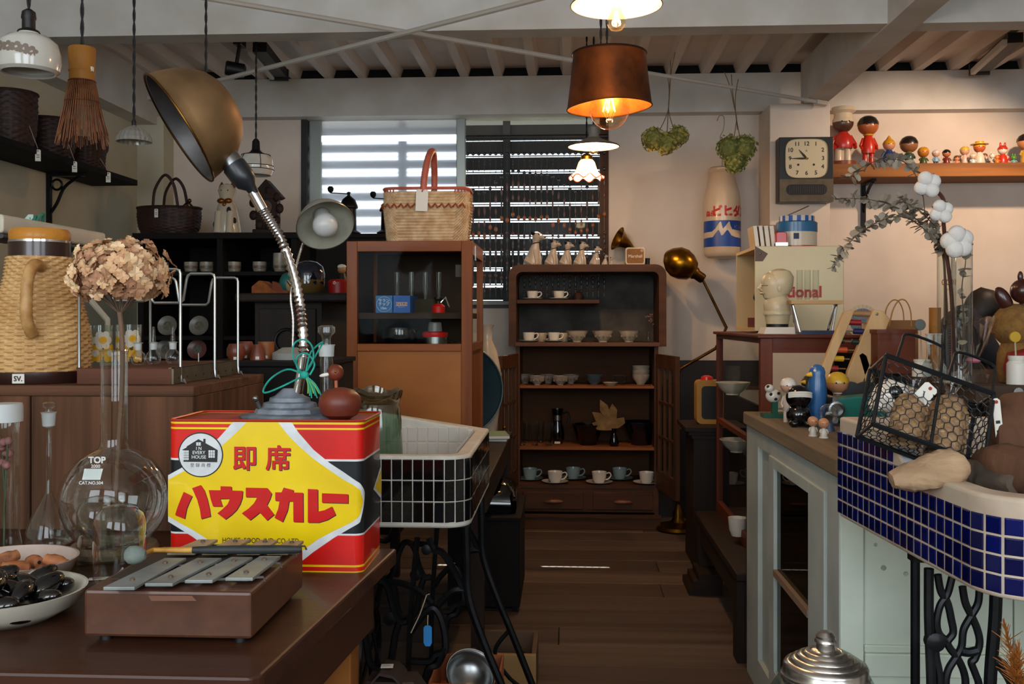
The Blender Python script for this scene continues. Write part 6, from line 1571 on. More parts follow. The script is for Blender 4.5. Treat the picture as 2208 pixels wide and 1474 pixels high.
# ================================================================ giant milk bottle on the wall
Y = 5.72; s = mpp(Y); c_ = W(1557, 556, Y)
t = T('milk_bottle_sign', 'giant hanging plastic milk bottle with red and blue print', 'bottle sign', c_)
PLA = P('bottle_plastic', '#cdb79c', .3, 0, '#c2aa8e', 4, coat=.2)
prof = [(0, 2), (30, 0), (36, 4), (39, 12), (39, 110), (37, 135), (31, 158), (27, 172), (26, 180), (29, 184), (29, 190), (25, 193), (0, 193)]
O('body', M().lathe([(r*s, z*s) for r, z in prof], 40), PLA, t)
BRED, BBLU = P('bottle_red', '#b8231a', .4), P('bottle_blue', '#143f8a', .4)
Rb = 39.2*s
def bw(dx=0):
    def f(p): a = -PI/2+(p.x+dx)/Rb; R = Rb+p.z; return V((R*cos(a), R*sin(a), p.y))
    return f
def wrapped(mb, m, nm): 
    mb.v = [bw()(p) for p in mb.v]; return O(nm, mb, m, t, smooth=False)
def wtext(txt, x, z, size, m, bold=.02, sx=1):
    mb = textm(txt, size*s, 'CENTER', bold, sx)
    for p in mb.v: p.x += x*s; p.y += z*s
    wrapped(mb, m, 'lettering')
wtext('森永', -32, 91, 13, BRED, .03); wtext('ビヒダス', 18, 95, 25, BRED, .045, .92)
def wstrip(xs, lo, hi, m, nm):
    b = M(); vs = []
    for x in xs: vs += [(x*s, lo(x)*s, 0), (x*s, hi(x)*s, 0)]
    vs = [V(v) for v in vs]; b.add(vs, [(2*i, 2*i+2, 2*i+3, 2*i+1) for i in range(len(xs)-1)]); wrapped(b, m, nm)
pk = lerp_curve([(-62, 52), (-28, 54), (-20, 60), (-12, 72), (-9, 75), (-7, 72), (-5, 58), (2, 66), (8, 74), (10, 74), (12, 66), (16, 58), (62, 55)])
pk2 = lerp_curve([(-62, 40), (-26, 42), (-20, 50), (-14, 57), (-11, 54), (-8, 45), (-4, 46), (2, 54), (5, 57), (8, 54), (14, 45), (24, 42), (62, 40)])
xs_ = [-60+2*i for i in range(61)]
wstrip(xs_, pk, lambda x: 77, BBLU, 'printed_wave'); wstrip(xs_, lambda x: 22, pk2, BBLU, 'printed_wave')
wtext('ビフィ', 34, 63, 9, PLA, 0)
O('hook', M().tube(spline([V((0, 0, 192*s)), V((0, 0, 240*s)), V((-4*s, 0, 258*s)), V((3*s, 0, 275*s)), V((4*s, 0, 300*s)), V((-2*s, .05, 308*s)), V((-5*s, .1, 300*s))], 6), .0022, 6), P('hook_wire', '#8a8378', .5), t)
# ================================================================ hanging dried flowers
def bunch(lab, px, py, Y, blobs, stems, m1, m2, seed):
    p = W(px, py, Y); t = T('dried_flower_bunch', lab, 'dried flowers', p); rr = random.Random(seed); s = mpp(Y)
    for st_ in stems: O('stem', M().tube(spline([W(x, y, Y+.01*((i*7) % 3-1)) for i, (x, y) in enumerate(st_)], 4), .0022, 5), P('bunch_stem', '#6b5638', .8), t, w=True)
    fl = M()
    for q in range(4): fl.add([(0, 0, 0), (.004, -.004, .002), (.009, 0, .003), (.004, .004, .002)], [(0, 1, 2, 3)], RZ(q*PI/2))
    f2 = [fl, M().add(fl.v, fl.f)]; srcs = [None, None]
    for (bx2, by2, br) in blobs: O('core', M().ball(W(bx2, by2, Y), br*s*.88, 14, 10), m2, t, w=True)
    N = 95
    for (bx2, by2, br) in blobs:
        for i in range(N):
            u_ = 1-2*(i+.5)/N; a = i*2.4; d_ = V((math.sqrt(1-u_*u_)*cos(a), math.sqrt(1-u_*u_)*sin(a), u_))
            q = W(bx2, by2, Y)+d_*br*s*rr.uniform(.86, 1.06); k_ = rr.randrange(2)
            if srcs[k_] is None: o = srcs[k_] = O('floret', f2[k_], (m1, m2)[k_], t, smooth=False)
            else: o = piece(srcs[k_], t)
            o.matrix_parent_inverse = WM(t).inverted(); o.location = q; o.rotation_mode = 'QUATERNION'; o.rotation_quaternion = (d_+V((rr.gauss(0, .5), rr.gauss(0, .5), rr.gauss(0, .5)))).to_track_quat('Z', 'Y'); o.scale = (rr.uniform(1.0, 1.6),)*3
YG = P('dry_yellow', '#b09a48', .8, 0, '#94803a', 30); GR_ = P('dry_green', '#94904a', .8, 0, '#7a7a3a', 30); GR2 = P('dry_green2', '#7d8448', .8, 0, '#6b723c', 30)
bunch('bunch of dried yellow-green hydrangea hanging left of the milk bottle', 1435, 330, rod_y(1443), [(1408, 300, 24), (1436, 308, 24), (1463, 292, 21)], [[(1456, 112), (1448, 150), (1443, 190), (1440, 240), (1420, 285)], [(1446, 130), (1445, 180), (1441, 240), (1438, 290)], [(1440, 165), (1443, 200), (1442, 240), (1455, 285)]], YG, GR_, 1)
bunch('bunch of dried green hydrangea hanging over the milk bottle', 1590, 375, rod_y(1580), [(1572, 318, 26), (1604, 318, 27), (1585, 348, 24)], [[(1562, 155), (1575, 190), (1583, 230), (1588, 255), (1582, 300)], [(1577, 160), (1580, 200), (1588, 255), (1596, 300)], [(1592, 170), (1586, 205), (1586, 240), (1590, 280)]], GR_, GR2, 2)
# ================================================================ wall clock on the post
Y = 5.575; s = mpp(Y); t = T('wall_clock', 'dark square wall clock with a cream dial on the white post', 'clock', W(1734, 437, Y-.05))
w2, h2 = 56*s, 135*s; CG = P('clock_bronze', '#5c4f3a', .45, .3, '#4d4230', 20)
O('case', M().bb(-w2, w2, -.05, .048, 0, h2), P('clock_case', '#15130f', .4), t, smooth=False, bevel=.003)
O('lower_panel', M().bb(-w2+.002, w2-.002, -.054, -.05, .001, 47*s), CG, t, smooth=False)
O('grille', M().prism(rrect(-42*s, 42*s, 14*s, 36*s, 10.5*s, 8), .054, .0552, RX(PI/2)), P('clock_grille', '#100f0c', .6), t, smooth=False)
for i in range(17): O('grille_bar', M().bb((-36+4.5*i)*s, (-34.4+4.5*i)*s, -.0565, -.0552, 18*s, 32*s), P('grille_bar', '#2b2620', .5), t, smooth=False)
def squirc(r_, zc_, k_=4.5, n_=48):
    out = []
    for i in range(n_):
        a = 2*PI*i/n_; c2_, s2_ = cos(a), sin(a); q = (abs(c2_)**k_+abs(s2_)**k_)**(-1/k_); out.append((r_*q*c2_, zc_+r_*.93*q*s2_))
    return out
dz = 90*s
O('dial', M().prism(squirc(43*s, dz), .05, .0535, RX(PI/2)), P('dial_cream', '#c9bc9c', .5), t, smooth=False)
O('bezel', M().tube([V((x, -.0545, z)) for x, z in squirc(43.5*s, dz)], .0016, 6, closed=True), P('bezel_gold', '#9a8a60', .35, .6), t)
CK = P('clock_ink', '#1a1712', .6)
for hr in range(1, 13):
    a = PI/2-hr*PI/6; q = (abs(cos(a))**4.5+abs(sin(a))**4.5)**(-1/4.5)*34*s
    lettering(str(hr), 12*s, CK, t, TR(q*cos(a), -.0541, dz+q*.9*sin(a)) @ FACE, w=False, bold=.018)
def hand(ang, l_, w_):
    O('hand', M().prism([(-l_*.12, -w_*.5), (l_*.3, -w_), (l_, -w_*.2), (l_, w_*.2), (l_*.3, w_), (-l_*.12, w_*.5)], .055, .056, RX(PI/2) @ TR(0, dz, 0) @ RZ(ang)), CK, t, smooth=False)
hand(PI, 33*s, 2*s); hand(PI-.86, 24*s, 2.4*s)
for x in (-17, 15): O('winding_hole', M().cyl((0, 0, 0), 2.4*s, .001, 10, TR(x*s, -.0537, dz-13*s) @ RX(PI/2)), CK, t)
O('hub', M().cyl((0, 0, 0), 2.2*s, .002, 10, TR(0, -.056, dz) @ RX(PI/2)), BRASS, t)
lettering('A', 6*s, CK, t, TR(0, -.0541, dz+16*s) @ FACE, w=False)
# ================================================================ right side: mahogany glass cabinet on a bench
t = T('low_bench', 'dark low wooden bench under the mahogany glass cabinet', 'bench', (.9, 3.9, 0))
O('seat_board', M().bb(.565, 1.30, 3.36, 4.46, .278, .305), DKWOOD['y'], t, w=True, smooth=False, bevel=.004)
for x, y in ((.60, 3.42), (.60, 4.38), (1.26, 3.42), (1.26, 4.38)): O('leg', M().bb(x-.03, x+.03, y-.04, y+.04, 0, .278), DKWOOD['z'], t, w=True, smooth=False)
O('apron', M().bb(.575, .595, 3.46, 4.34, .19, .278), DKWOOD['y'], t, w=True, smooth=False)
for i in range(3): O('foot_moulding', M().bb(.53-.02*i+.02, .65, 4.20, 4.44+.02*i-.04, .09-.03*(i+1), .09-.03*i), DKWOOD['x'], t, w=True, smooth=False)
MG = T('mahogany_cabinet', 'red mahogany cabinet with glass sides, on the dark bench', 'cabinet', (.92, 3.95, .305))
ax0, ax1, ay0, ay1, az0, az1 = .661, 1.18, 3.45, 4.46, .306, Z_(721, 3.45)
pw_ = .042
for x, y in ((ax0, ay0), (ax1-pw_, ay0), (ax0, ay1-.03), (ax1-pw_, ay1-.03)): O('post', M().bb(x, x+(pw_ if y == ay0 else .026), y, y+.03, az0, az1-.012), REDW['z'], MG, w=True, smooth=False, bevel=.002)
O('top_board', M().bb(ax0-.012, ax1+.012, ay0-.012, ay1+.012, az1-.012, az1), REDW['x'], MG, w=True, smooth=False, bevel=.003)
O('front_rail', M().bb(ax0+pw_, ax1-pw_, ay0, ay0+.025, az1-.062, az1-.012), REDW['x'], MG, w=True, smooth=False)
O('front_rail', M().bb(ax0+pw_, ax1-pw_, ay0, ay0+.025, az0, az0+.05), REDW['x'], MG, w=True, smooth=False)
for z0_, z1_ in ((az1-.03, az1-.012), (Z_(906, 4.5, 1536), Z_(900, 4.5, 1536)+.008), (az0, az0+.05)): O('side_rail', M().bb(ax0, ax0+.022, ay0+.03, ay1-.03, z0_, z1_), REDW['y'], MG, w=True, smooth=False)
O('side_pane', M().add([(ax0+.011, ay0+.03, az0+.05), (ax0+.011, ay1-.03, az0+.05), (ax0+.011, ay1-.03, az1-.03), (ax0+.011, ay0+.03, az1-.03)], [(0, 1, 2, 3)]), GLASSP, MG, w=True, smooth=False)
O('front_pane', M().add([(ax0+pw_, ay0+.012, az0+.05), (ax1-pw_, ay0+.012, az0+.05), (ax1-pw_, ay0+.012, az1-.062), (ax0+pw_, ay0+.012, az1-.062)], [(0, 1, 2, 3)]), GLASSP, MG, w=True, smooth=False)
for z in (.62, .84): O('glass_shelf', M().bb(ax0+.03, ax1-.03, ay0+.05, ay1-.05, z, z+.006), glass('shelf_glass', '#cfd8d0', .4, .02, .05, 2), MG, w=True, smooth=False)
O('floor_board', M().bb(ax0+.02, ax1-.02, ay0+.02, ay1-.02, az0, az0+.02), DKWOOD['y'], MG, w=True, smooth=False)
O('back_panel', M().bb(ax1-.012, ax1-.004, ay0+.03, ay1-.03, az0+.02, az1-.02), DKWOOD['z'], MG, w=True, smooth=False)
cup_saucer('white mug inside the mahogany cabinet near its floor', 1590, 3.85, az0+.021, .036, .07, WHITE, False)
bowl('cream bowl on the upper glass shelf of the mahogany cabinet', 1580, 4.1, .847, .07, .05, CRM)
bowl('grey bowl on the lower glass shelf of the mahogany cabinet', 1590, 4.0, .627, .07, .05, FB)
# dark pedestal behind with a yellow case
t = T('dark_pedestal', 'dark wooden pedestal with a moulded top between the floor lamp and the glass cabinet', 'pedestal', (.66, 4.75, 0))
O('body', M().bb(.59, .80, 4.68, 5.0, 0, .60), DKWOOD['z'], t, w=True, smooth=False)
for i in range(3): O('moulding', M().bb(.58-.015*i, .81+.015*i, 4.67-.015*i, 5.01, .60+.018*i, .618+.018*i), DKWOOD['x'], t, w=True, smooth=False)
Y = 4.85; s = mpp(Y)
t = T('yellow_case', 'yellow frame with black centre standing on the dark pedestal', 'case', (X_(1528, Y), Y, .655))
O('shell', M().prism(rrect(-28*s, 28*s, 0, 92*s, 10*s, 5), -.05, .05, RX(PI/2)), P('case_yellow', '#a87a2a', .5), t, smooth=False)
O('opening', M().prism(rrect(-18*s, 22*s, 10*s, 80*s, 8*s, 5), .05, .0508, RX(PI/2)), BLACK, t, smooth=False)
t = T('red_ornament', 'small red dome lying on top of the yellow case', 'ornament', (X_(1524, Y), Y, .655+92*s)); O('dome', M().lathe([(0, 0), (.03, 0), (.028, .014), (.012, .022), (0, .022)], 18), REDP, t)

# ================================================================ pale painted cabinet
PC = T('painted_cabinet', 'pale mint painted cabinet with a weathered wooden top, on the right', 'cabinet', (.8, 2.75, 0))
qx0, qx1, qy0, qy1, qz = .59, 1.02, 2.2, 3.32, .85
O('top', M().bb(qx0-.01, qx1, qy0-.01, qy1, qz-.04, qz), GREYW['y'], PC, w=True, smooth=False, bevel=.004)
O('side_panel', M().bb(qx0+.014, qx0+.03, 2.93, qy1-.2, 0, qz-.04), MINT_SHADED, PC, w=True, smooth=False)
for y0_, y1_ in ((qy0, qy0+.10), (qy1-.2, qy1)): O('side_stile', M().bb(qx0, qx0+.03, y0_, y1_, 0, qz-.04), MINT_SHADED, PC, w=True, smooth=False, bevel=.002)
O('side_rail', M().bb(qx0, qx0+.03, qy0+.10, qy1-.2, qz-.09, qz-.04), MINT_SHADED, PC, w=True, smooth=False)
O('side_rail', M().bb(qx0, qx0+.03, qy0+.10, qy1-.2, 0, .10), MINT_SHADED, PC, w=True, smooth=False)
dy0, dy1 = qy0+.105, 2.925
dr = O('side_door', M().bb(qx0-.006, qx0+.014, dy0, dy0+.15, .10, qz-.09).bb(qx0-.006, qx0+.014, dy1-.07, dy1, .10, qz-.09).bb(qx0-.006, qx0+.014, dy0+.15, dy1-.07, qz-.12, qz-.09).bb(qx0-.006, qx0+.014, dy0+.15, dy1-.07, .10, .16), MINT_SHADED, PC, w=True, smooth=False, bevel=.002)
O('glazing_bar', M().bb(qx0-.008, qx0+.014, dy0+.15, dy1-.07, .428, .446), wood('bar_wood', '#7a6552', '#967d66', 'y', 12, .7), dr, w=True, smooth=False)
for z0_, z1_ in ((.16, .428), (.446, qz-.12)): O('pane', M().add([(qx0+.004, dy0+.07, z0_), (qx0+.004, dy1-.035, z0_), (qx0+.004, dy1-.035, z1_), (qx0+.004, dy0+.07, z1_)], [(0, 1, 2, 3)]), GLASSD, dr, w=True, smooth=False)
DIN = P('dark_inside', '#1c1712', .7)
O('inner_back', M().bb(qx1-.02, qx1-.01, qy0+.03, qy1-.02, .02, qz-.04), wood('inner_wood', '#3a2a1a', '#52402a', 'y', 8, .7), PC, w=True, smooth=False)
O('inner_shelf', M().bb(qx0+.03, qx1-.02, qy0+.04, qy1-.02, .42, .44), DIN, PC, w=True, smooth=False)
O('back_panel', M().bb(qx0, qx1, qy1-.01, qy1, 0, qz-.04), DIN, PC, w=True, smooth=False)
# camera-facing front with panelled door
O('front_stile', M().bb(qx0+.002, qx0+.052, qy0-.004, qy0+.02, 0, qz-.04), MINT, PC, w=True, smooth=False, bevel=.002)
O('front_stile', M().bb(qx1-.06, qx1-.01, qy0-.004, qy0+.02, 0, qz-.04), MINT, PC, w=True, smooth=False, bevel=.002)
fd = O('front_door', M().bb(qx0+.052, qx1-.06, qy0+.006, qy0+.02, 0, qz-.04), MINT, PC, w=True, smooth=False)
O('door_rail', M().bb(qx0+.054, qx1-.062, qy0-.008, qy0+.006, .38, .43), MINT, fd, w=True, smooth=False, bevel=.003)
O('moulding', M().bb(qx0+.054, qx1-.062, qy0-.002, qy0+.006, .43, .447), MINT, fd, w=True, smooth=False, bevel=.003)
O('moulding', M().bb(qx1-.085, qx1-.062, qy0-.002, qy0+.006, .447, qz-.05), MINT, fd, w=True, smooth=False, bevel=.003)
for px, py, r_ in ((1907, 1225, 10), (1955, 1238, 9), (1890, 1175, 7)):
    q = W(px, py, qy0); O('knot', M().lathe([(0, 0), (r_*mpp(qy0)*.6, 0), (r_*mpp(qy0)*.6, .0006), (0, .0006)], 12, xf=TR(q.x, qy0+.0058, q.z) @ RX(PI/2)), P('knot', '#8a9284', .6, 0, '#b2bda9', 90), fd, w=True)
# counter to the right
CZ = .99
t = T('counter', 'dark wooden counter behind the blue-tiled sink', 'counter', (1.7, 2.95, 0))
O('top', M().bb(1.0, 2.9, 2.5, 3.34, CZ-.045, CZ), wood('counter_dark', '#2b1f17', '#453528', 'x', 14, .6), t, w=True, smooth=False, bevel=.004)
O('front', M().bb(1.05, 2.85, 2.56, 2.60, 0, CZ-.045), DKWOOD['x'], t, w=True, smooth=False)
O('side_panel', M().bb(1.03, 1.05, 2.60, 3.33, 0, CZ-.045), DKWOOD['y'], t, w=True, smooth=False)
O('lock_plate', M().cyl((0, 0, 0), .012, .004, 14, TR(X_(2195, 2.5), 2.5, Z_(842, 2.5)) @ RX(PI/2)), STEEL, t, w=True)

# ================================================================ blue-tiled sink
bs_ = T('blue_sink', 'blue mosaic-tiled sink on an iron stand at the right edge', 'sink', (.575, 1.72, .76))
ex0, ex1, ey0, ey1, ez0 = .565, 1.25, 1.40, 2.02, .76
outer = []
for p in path_pts(ex0, ex1, ey0, ey1, .085): outer.append(p)
# subdivide the left side so that the rim can step
dense = []
for a, c in zip(outer, outer[1:]):
    k_ = max(1, int((c-a).length/.02))
    for i in range(k_): dense.append(a+(c-a)*i/k_)
dense.append(outer[-1])
k2 = int((outer[0]-outer[-1]).length/.04)
for i in range(1, k2): dense.append(outer[-1]+(outer[0]-outer[-1])*i/k2)
cen = V(((ex0+ex1)/2, (ey0+ey1)/2, 0))
inner = []
for p in dense:
    fx = (ex1-ex0-.08)/(ex1-ex0); fy = (ey1-ey0-.08)/(ey1-ey0); inner.append(V((cen.x+(p.x-cen.x)*fx, cen.y+(p.y-cen.y)*fy, 0)))
def rimb(p):
    u = max(0, min(1, (p.y-1.68)/.13)); return .903+.055*(u*u*(3-2*u))
basin_walls(bs_, dense, inner, ez0, rimb, GROUTB, ez0+.03)
TBLU = [P('tile_blue%d' % i, c, .07, coat=.7) for i, c in enumerate(('#060f4a', '#081458', '#050c3e'))]
d = .006; srcb = {}; tl = .0275; vis = [p for p in outer]
r6 = random.Random(4)
while True:
    p, tg, LL = walk(vis, d)
    if d > LL-.5: break
    nrm = V((tg.y, -tg.x, 0))
    for row in range(7):
        z = ez0+.006+tl*(row+.5)
        if z+tl*.5 > rimb(p)-.002: break
        k_ = r6.randrange(3)
        if k_ not in srcb: o = srcb[k_] = O('tile', tile_mesh(tl*.88, tl*.88, .0010, None), TBLU[k_], bs_, smooth=False)
        else: o = piece(srcb[k_], bs_)
        o.matrix_parent_inverse = WM(bs_).inverted(); o.location = (p.x+nrm.x*.0003, p.y+nrm.y*.0003, z); o.rotation_euler = (r6.gauss(0, .008), 0, math.atan2(tg.y, tg.x)+r6.gauss(0, .008))
    d += tl
TPB = P('tile_pale', '#8f9db0', .2, 0, '#b9c0c8', 30, coat=.4)
srcp = None
for i in range(5):
    for j in range(2):
        y = 1.80-i*.028; sl = (rimb(V((0, y-.014, 0)))-rimb(V((0, y+.014, 0))))/.028
        o = O('rim_tile', tile_mesh(.016, .024, .0015, None), TPB, bs_, smooth=False) if srcp is None else piece(srcp, bs_)
        srcp = srcp or o
        o.matrix_parent_inverse = WM(bs_).inverted(); o.location = (ex0+.010+j*.018, y, rimb(V((0, y, 0)))+.0008); o.rotation_euler = (-PI/2+math.atan(-sl), 0, 0)
bs_.rotation_euler = (0, 0, math.radians(4.5))
# its iron stand
t = T('iron_stand', 'black iron scroll stand under the blue-tiled sink', 'stand', (.72, 1.72, 0)); Y = 1.72; IR2 = P('iron_painted', '#1d2023', .4, .4, '#121416', 30, bump=.15)
def rodp(pts, r, nm): O(nm, M().tube(spline([W(x, y, Y) for x, y in pts], 6), r, 8), IR2, t, w=True)
rodp([(2003, 1225), (2003, 1330), (2008, 1474), (2010, 1640), (1985, 1900), (1960, 2060)], .0085, 'leg'); rodp([(2148, 1270), (2145, 1340), (2135, 1474), (2135, 1640), (2160, 1900), (2190, 2060)], .011, 'leg')
def cq(pts): return [(1580+x/3.11, 1000+y/3.11) for x, y in pts]
for c_ in ([(1375, 740), (1395, 850), (1440, 930), (1465, 1040), (1478, 1130), (1440, 1190), (1460, 1240), (1500, 1290), (1545, 1380), (1560, 1480), (1530, 1600)], [(1470, 760), (1440, 870), (1390, 950), (1368, 1060), (1385, 1140), (1440, 1190)],
  [(1540, 820), (1560, 930), (1600, 1015), (1640, 1110), (1655, 1200), (1625, 1300), (1600, 1330), (1625, 1400), (1650, 1480), (1640, 1600)], [(1655, 820), (1645, 930), (1600, 1015), (1548, 1110), (1535, 1220), (1500, 1290), (1445, 1380), (1430, 1480), (1460, 1600)],
  [(1355, 1200), (1365, 1300), (1385, 1400), (1390, 1500)]): rodp(cq(c_), .0066, 'scroll')
rodp(cq([(1530, 1255), (1580, 1262), (1640, 1250)]), .008, 'brace'); rodp(cq([(1735, 1300), (1800, 1350), (1860, 1430), (1890, 1520), (1900, 1700)]), .010, 'brace')
O('boss', M().lathe([(.006, -.012), (.016, -.008), (.016, .008), (.006, .012)], 16, xf=TR(W(2015, 1382, Y)) @ RX(PI/2)), IR2, t, w=True)
O('top_bar', M().bb(.58, 1.2, Y-.015, Y+.015, .744, .76), IR2, t, w=True, smooth=False)
for x in (1.05, 1.17): O('leg', M().tube([(x, Y, .745), (x, Y, .3), (x+.06*(1 if x > 1.1 else -1), Y, .01)], .009, 8), IR2, t, w=True)
for x in (.66, 1.1): O('leg', M().tube([(x, 1.93, .76), (x, 1.93, .3), (x, 1.96, .01)], .009, 8), IR2, t, w=True); O('side_bar', M().bb(x-.01, x+.01, Y, 1.93, .744, .76), IR2, t, w=True, smooth=False)
# driftwood in and on the sink
def drift(lab, pts, rs, m, seed, n=16):
    rr = random.Random(seed); pts = [V(p) for p in pts]; base = pts[0]
    t = T('driftwood', lab, 'driftwood', min(pts, key=lambda p: p.z))
    cv = spline(pts, 6); k_ = len(cv); R = [rs[0]+(rs[-1]-rs[0])*i/(k_-1) if len(rs) == 2 else lerp_curve([(j/(len(rs)-1), r) for j, r in enumerate(rs)])(i/(k_-1)) for i in range(k_)]
    b = M().tube(cv, R, n)
    for i, v in enumerate(b.v):
        ring_, j = divmod(i, n)
        if ring_ < k_:
            c_ = cv[ring_]; a = 2*PI*j/n; f = 1+.16*sin(2*a+seed)+.08*sin(5*a+ring_*.4)+rr.gauss(0, .035); b.v[i] = c_+(v-c_)*f
    O('log', b, m, t, w=True, ang=50)
    return t
DW1 = wood('drift_pale', '#b89a78', '#86694f', 'x', 22, .85, bump=1.0, k=.15, lo=.3, hi=.75); DW2 = wood('drift_dark', '#3d342c', '#5c4f42', 'x', 16, .9, bump=.9, k=.15); DW3 = wood('drift_brown', '#40291c', '#6b4a35', 'z', 12, .9, bump=.9, k=.15)
drift('pale short driftwood log resting on the sink rim below the wire basket', [W(1922, 1035, 1.60), W(1960, 1028, 1.60), W(2010, 1015, 1.59), (W(2060, 1005, 1.58)), W(2084, 1000, 1.58)], [.012, .022, .026, .027, .012], DW1, 2)
drift('dark grey driftwood piece lying in the blue-tiled sink', [W(2020, 1050, 1.72), W(2080, 1040, 1.66), W(2140, 1040, 1.62), W(2190, 1050, 1.56)], [.02, .035, .035, .015], DW2, 5)
drift('large brown driftwood stump standing at the right edge in the sink', [V((.80, 1.75, .80)), V((.815, 1.75, .88)), W(2200, 960, 1.74), W(2215, 880, 1.78)], [.06, .065, .055, .04], DW3, 8)
drift('brown root lying at the right in the sink below the stump', [W(2110, 1000, 1.7), W(2170, 1015, 1.62), W(2240, 1040, 1.58)], [.015, .045, .05], DW3, 11)
drift('dark log filling the bottom of the sink under the basket', [V((.63, 1.86, .815)), V((.74, 1.80, .83)), V((.9, 1.72, .82))], [.03, .05, .05], DW2, 14)
# ================================================================ wire basket
A, B_, C_, D_ = W(1934, 780, 1.72), W(2172, 862, 1.72), W(2118, 1003, 1.66), W(1882, 914, 1.66)   # front: TL TR BR BL
ux_ = ((B_-A)+(C_-D_)).normalized(); uz_ = ((A-D_)+(B_-C_)); uz_ = (uz_-ux_*uz_.dot(ux_)).normalized(); uy_ = uz_.cross(ux_)
cw, chh, cdp = ((B_-A).length+(C_-D_).length)/2, ((A-D_).length+(B_-C_).length)/2, .062
bm_ = Matrix.Identity(4)
for i in range(3): bm_[i][0] = ux_[i]; bm_[i][1] = uy_[i]; bm_[i][2] = uz_[i]; bm_[i][3] = D_[i]
t = T('wire_basket', 'black chicken-wire basket with two handles tipped over the blue-tiled sink', 'basket', D_)
WR = P('basket_wire', '#14171a', .45, .4)
def bp_(x, y, z): return bm_ @ V((x, y, z))
fr = [[(0, 0, 0), (cw, 0, 0), (cw, cdp, 0), (0, cdp, 0)], [(0, 0, chh), (cw, 0, chh), (cw, cdp, chh), (0, cdp, chh)]]
for lo in fr: O('frame_ring', M().tube([bp_(*p) for p in lo], .0045, 6, closed=True), WR, t, w=True)
for x, y in ((0, 0), (cw, 0), (cw, cdp), (0, cdp)): O('frame_post', M().tube([bp_(x, y, 0), bp_(x, y, chh)], .0035, 6), WR, t, w=True)
O('divider', M().tube([bp_(cw*.52, 0, 0), bp_(cw*.52, 0, chh)], .0028, 6), WR, t, w=True)
for x0_ in (.10, .58):
    O('handle', M().tube(spline([bp_(cw*x0_, 0, chh), bp_(cw*(x0_+.02), 0, chh+.035), bp_(cw*(x0_+.06), 0, chh+.055), bp_(cw*(x0_+.36), .0, chh+.055), bp_(cw*(x0_+.40), 0, chh+.04), bp_(cw*(x0_+.405), 0, chh)], 4), .0026, 6), WR, t, w=True)
hx = M(); a_ = .0095
def hexnet(o, u, v, W_, H_):
    seen = set(); dxh, dyh = a_*math.sqrt(3), a_*1.5
    row = 0; y = 0
    while y < H_+a_:
        x = (dxh/2 if row % 2 else 0)
        while x < W_+dxh:
            P_ = [(x+a_*cos(PI/6+k_*PI/3), y+a_*sin(PI/6+k_*PI/3)) for k_ in range(6)]
            for k_ in range(3):
                p, q = P_[k_], P_[(k_+1) % 6]
                if all(-.001 <= c_[0] <= W_+.001 and -.001 <= c_[1] <= H_+.001 for c_ in (p, q)):
                    hx.tube([bm_ @ (V(o)+V(u)*p[0]+V(v)*p[1]), bm_ @ (V(o)+V(u)*q[0]+V(v)*q[1])], .0009, 4, caps=False)
            x += dxh
        y += dyh; row += 1
hexnet((0, 0, 0), (1, 0, 0), (0, 0, 1), cw, chh); hexnet((0, cdp, 0), (1, 0, 0), (0, 0, 1), cw, chh)
hexnet((0, 0, 0), (0, 1, 0), (0, 0, 1), cdp, chh); hexnet((cw, 0, 0), (0, 1, 0), (0, 0, 1), cdp, chh); hexnet((0, 0, 0), (1, 0, 0), (0, 1, 0), cw, cdp)
O('chicken_wire', hx, WR, t, w=True, kind='stuff')
hangtag(t, bp_(cw*.44, -.006, chh*.78), .026, .032, 0, 'paper_tag', TAGP, -.75, False)
hangtag(t, bp_(cw*1.01, -.004, chh*.93), .013, .085, 0, 'paper_tag', TAGP, .1, True)
STR2 = P('pale_straw', '#b39064', .7, 0, '#8a6844', 60); CELL = glass('cellophane', '#f2efec', .5, .12, .05, 1.6)
for x, r_, h_, lab in ((.70, .028, .105, 'larger woven straw bundle wrapped in cellophane inside the wire basket'), (.36, .024, .085, 'smaller woven straw bundle wrapped in cellophane inside the wire basket')):
    t2 = T('straw_bundle', lab, 'straw bundle', bp_(cw*x, cdp*.5, .004)); xf = TR(0, 0, 0)
    rot = bm_.to_3x3().to_4x4()
    b = weave([(r_*.9, .002), (r_, h_*.3), (r_, h_*.8), (r_*.7, h_)], 18, 16, .0018, 1.15, 1, rot)
    O('woven_straw', b, STR2, t2)
    b = M().lathe([(r_*1.08, 0), (r_*1.12, h_*.5), (r_*1.1, h_*.9), (r_*.5, h_*1.05), (r_*.25, h_*1.15), (r_*.7, h_*1.4)], 14, xf=rot, cap=False)
    for i, v in enumerate(b.v): v *= 1+.05*sin(i*7.3)
    O('cellophane', b, CELL, t2, smooth=False)
# ================================================================ aluminium-lidded jar, stool, pampas
Y = 1.78; s = mpp(Y); zt_ = Z_(1366, Y, 1780); jz = .33
t = T('wooden_stool', 'low wooden stool carrying the glass jar, below the frame edge', 'stool', (X_(1780, Y), Y, 0))
O('seat', M().lathe([(0, .30), (.13, .30), (.135, .315), (.13, .33), (0, .33)], 28), CRATEW['x'], t)
for a in range(4): O('leg', M().tube([(.09*cos(a*PI/2+.8), .09*sin(a*PI/2+.8), .3), (.12*cos(a*PI/2+.8), .12*sin(a*PI/2+.8), 0)], .014, 8), CRATEW['z'], t)
t = T('lidded_glass_jar', 'big glass jar with a ribbed aluminium lid at the bottom edge', 'jar', (X_(1780, Y), Y, jz)); H = zt_-jz
O('body', M().lathe([(0, .003), (.085, .003), (.098, .02), (.1, .1), (.094, H-.10), (.078, H-.075)], 40, cap=False), glass('jar_glass', '#dfe6e2', .7, .03, .05, 2), t)
z_ = H-.075
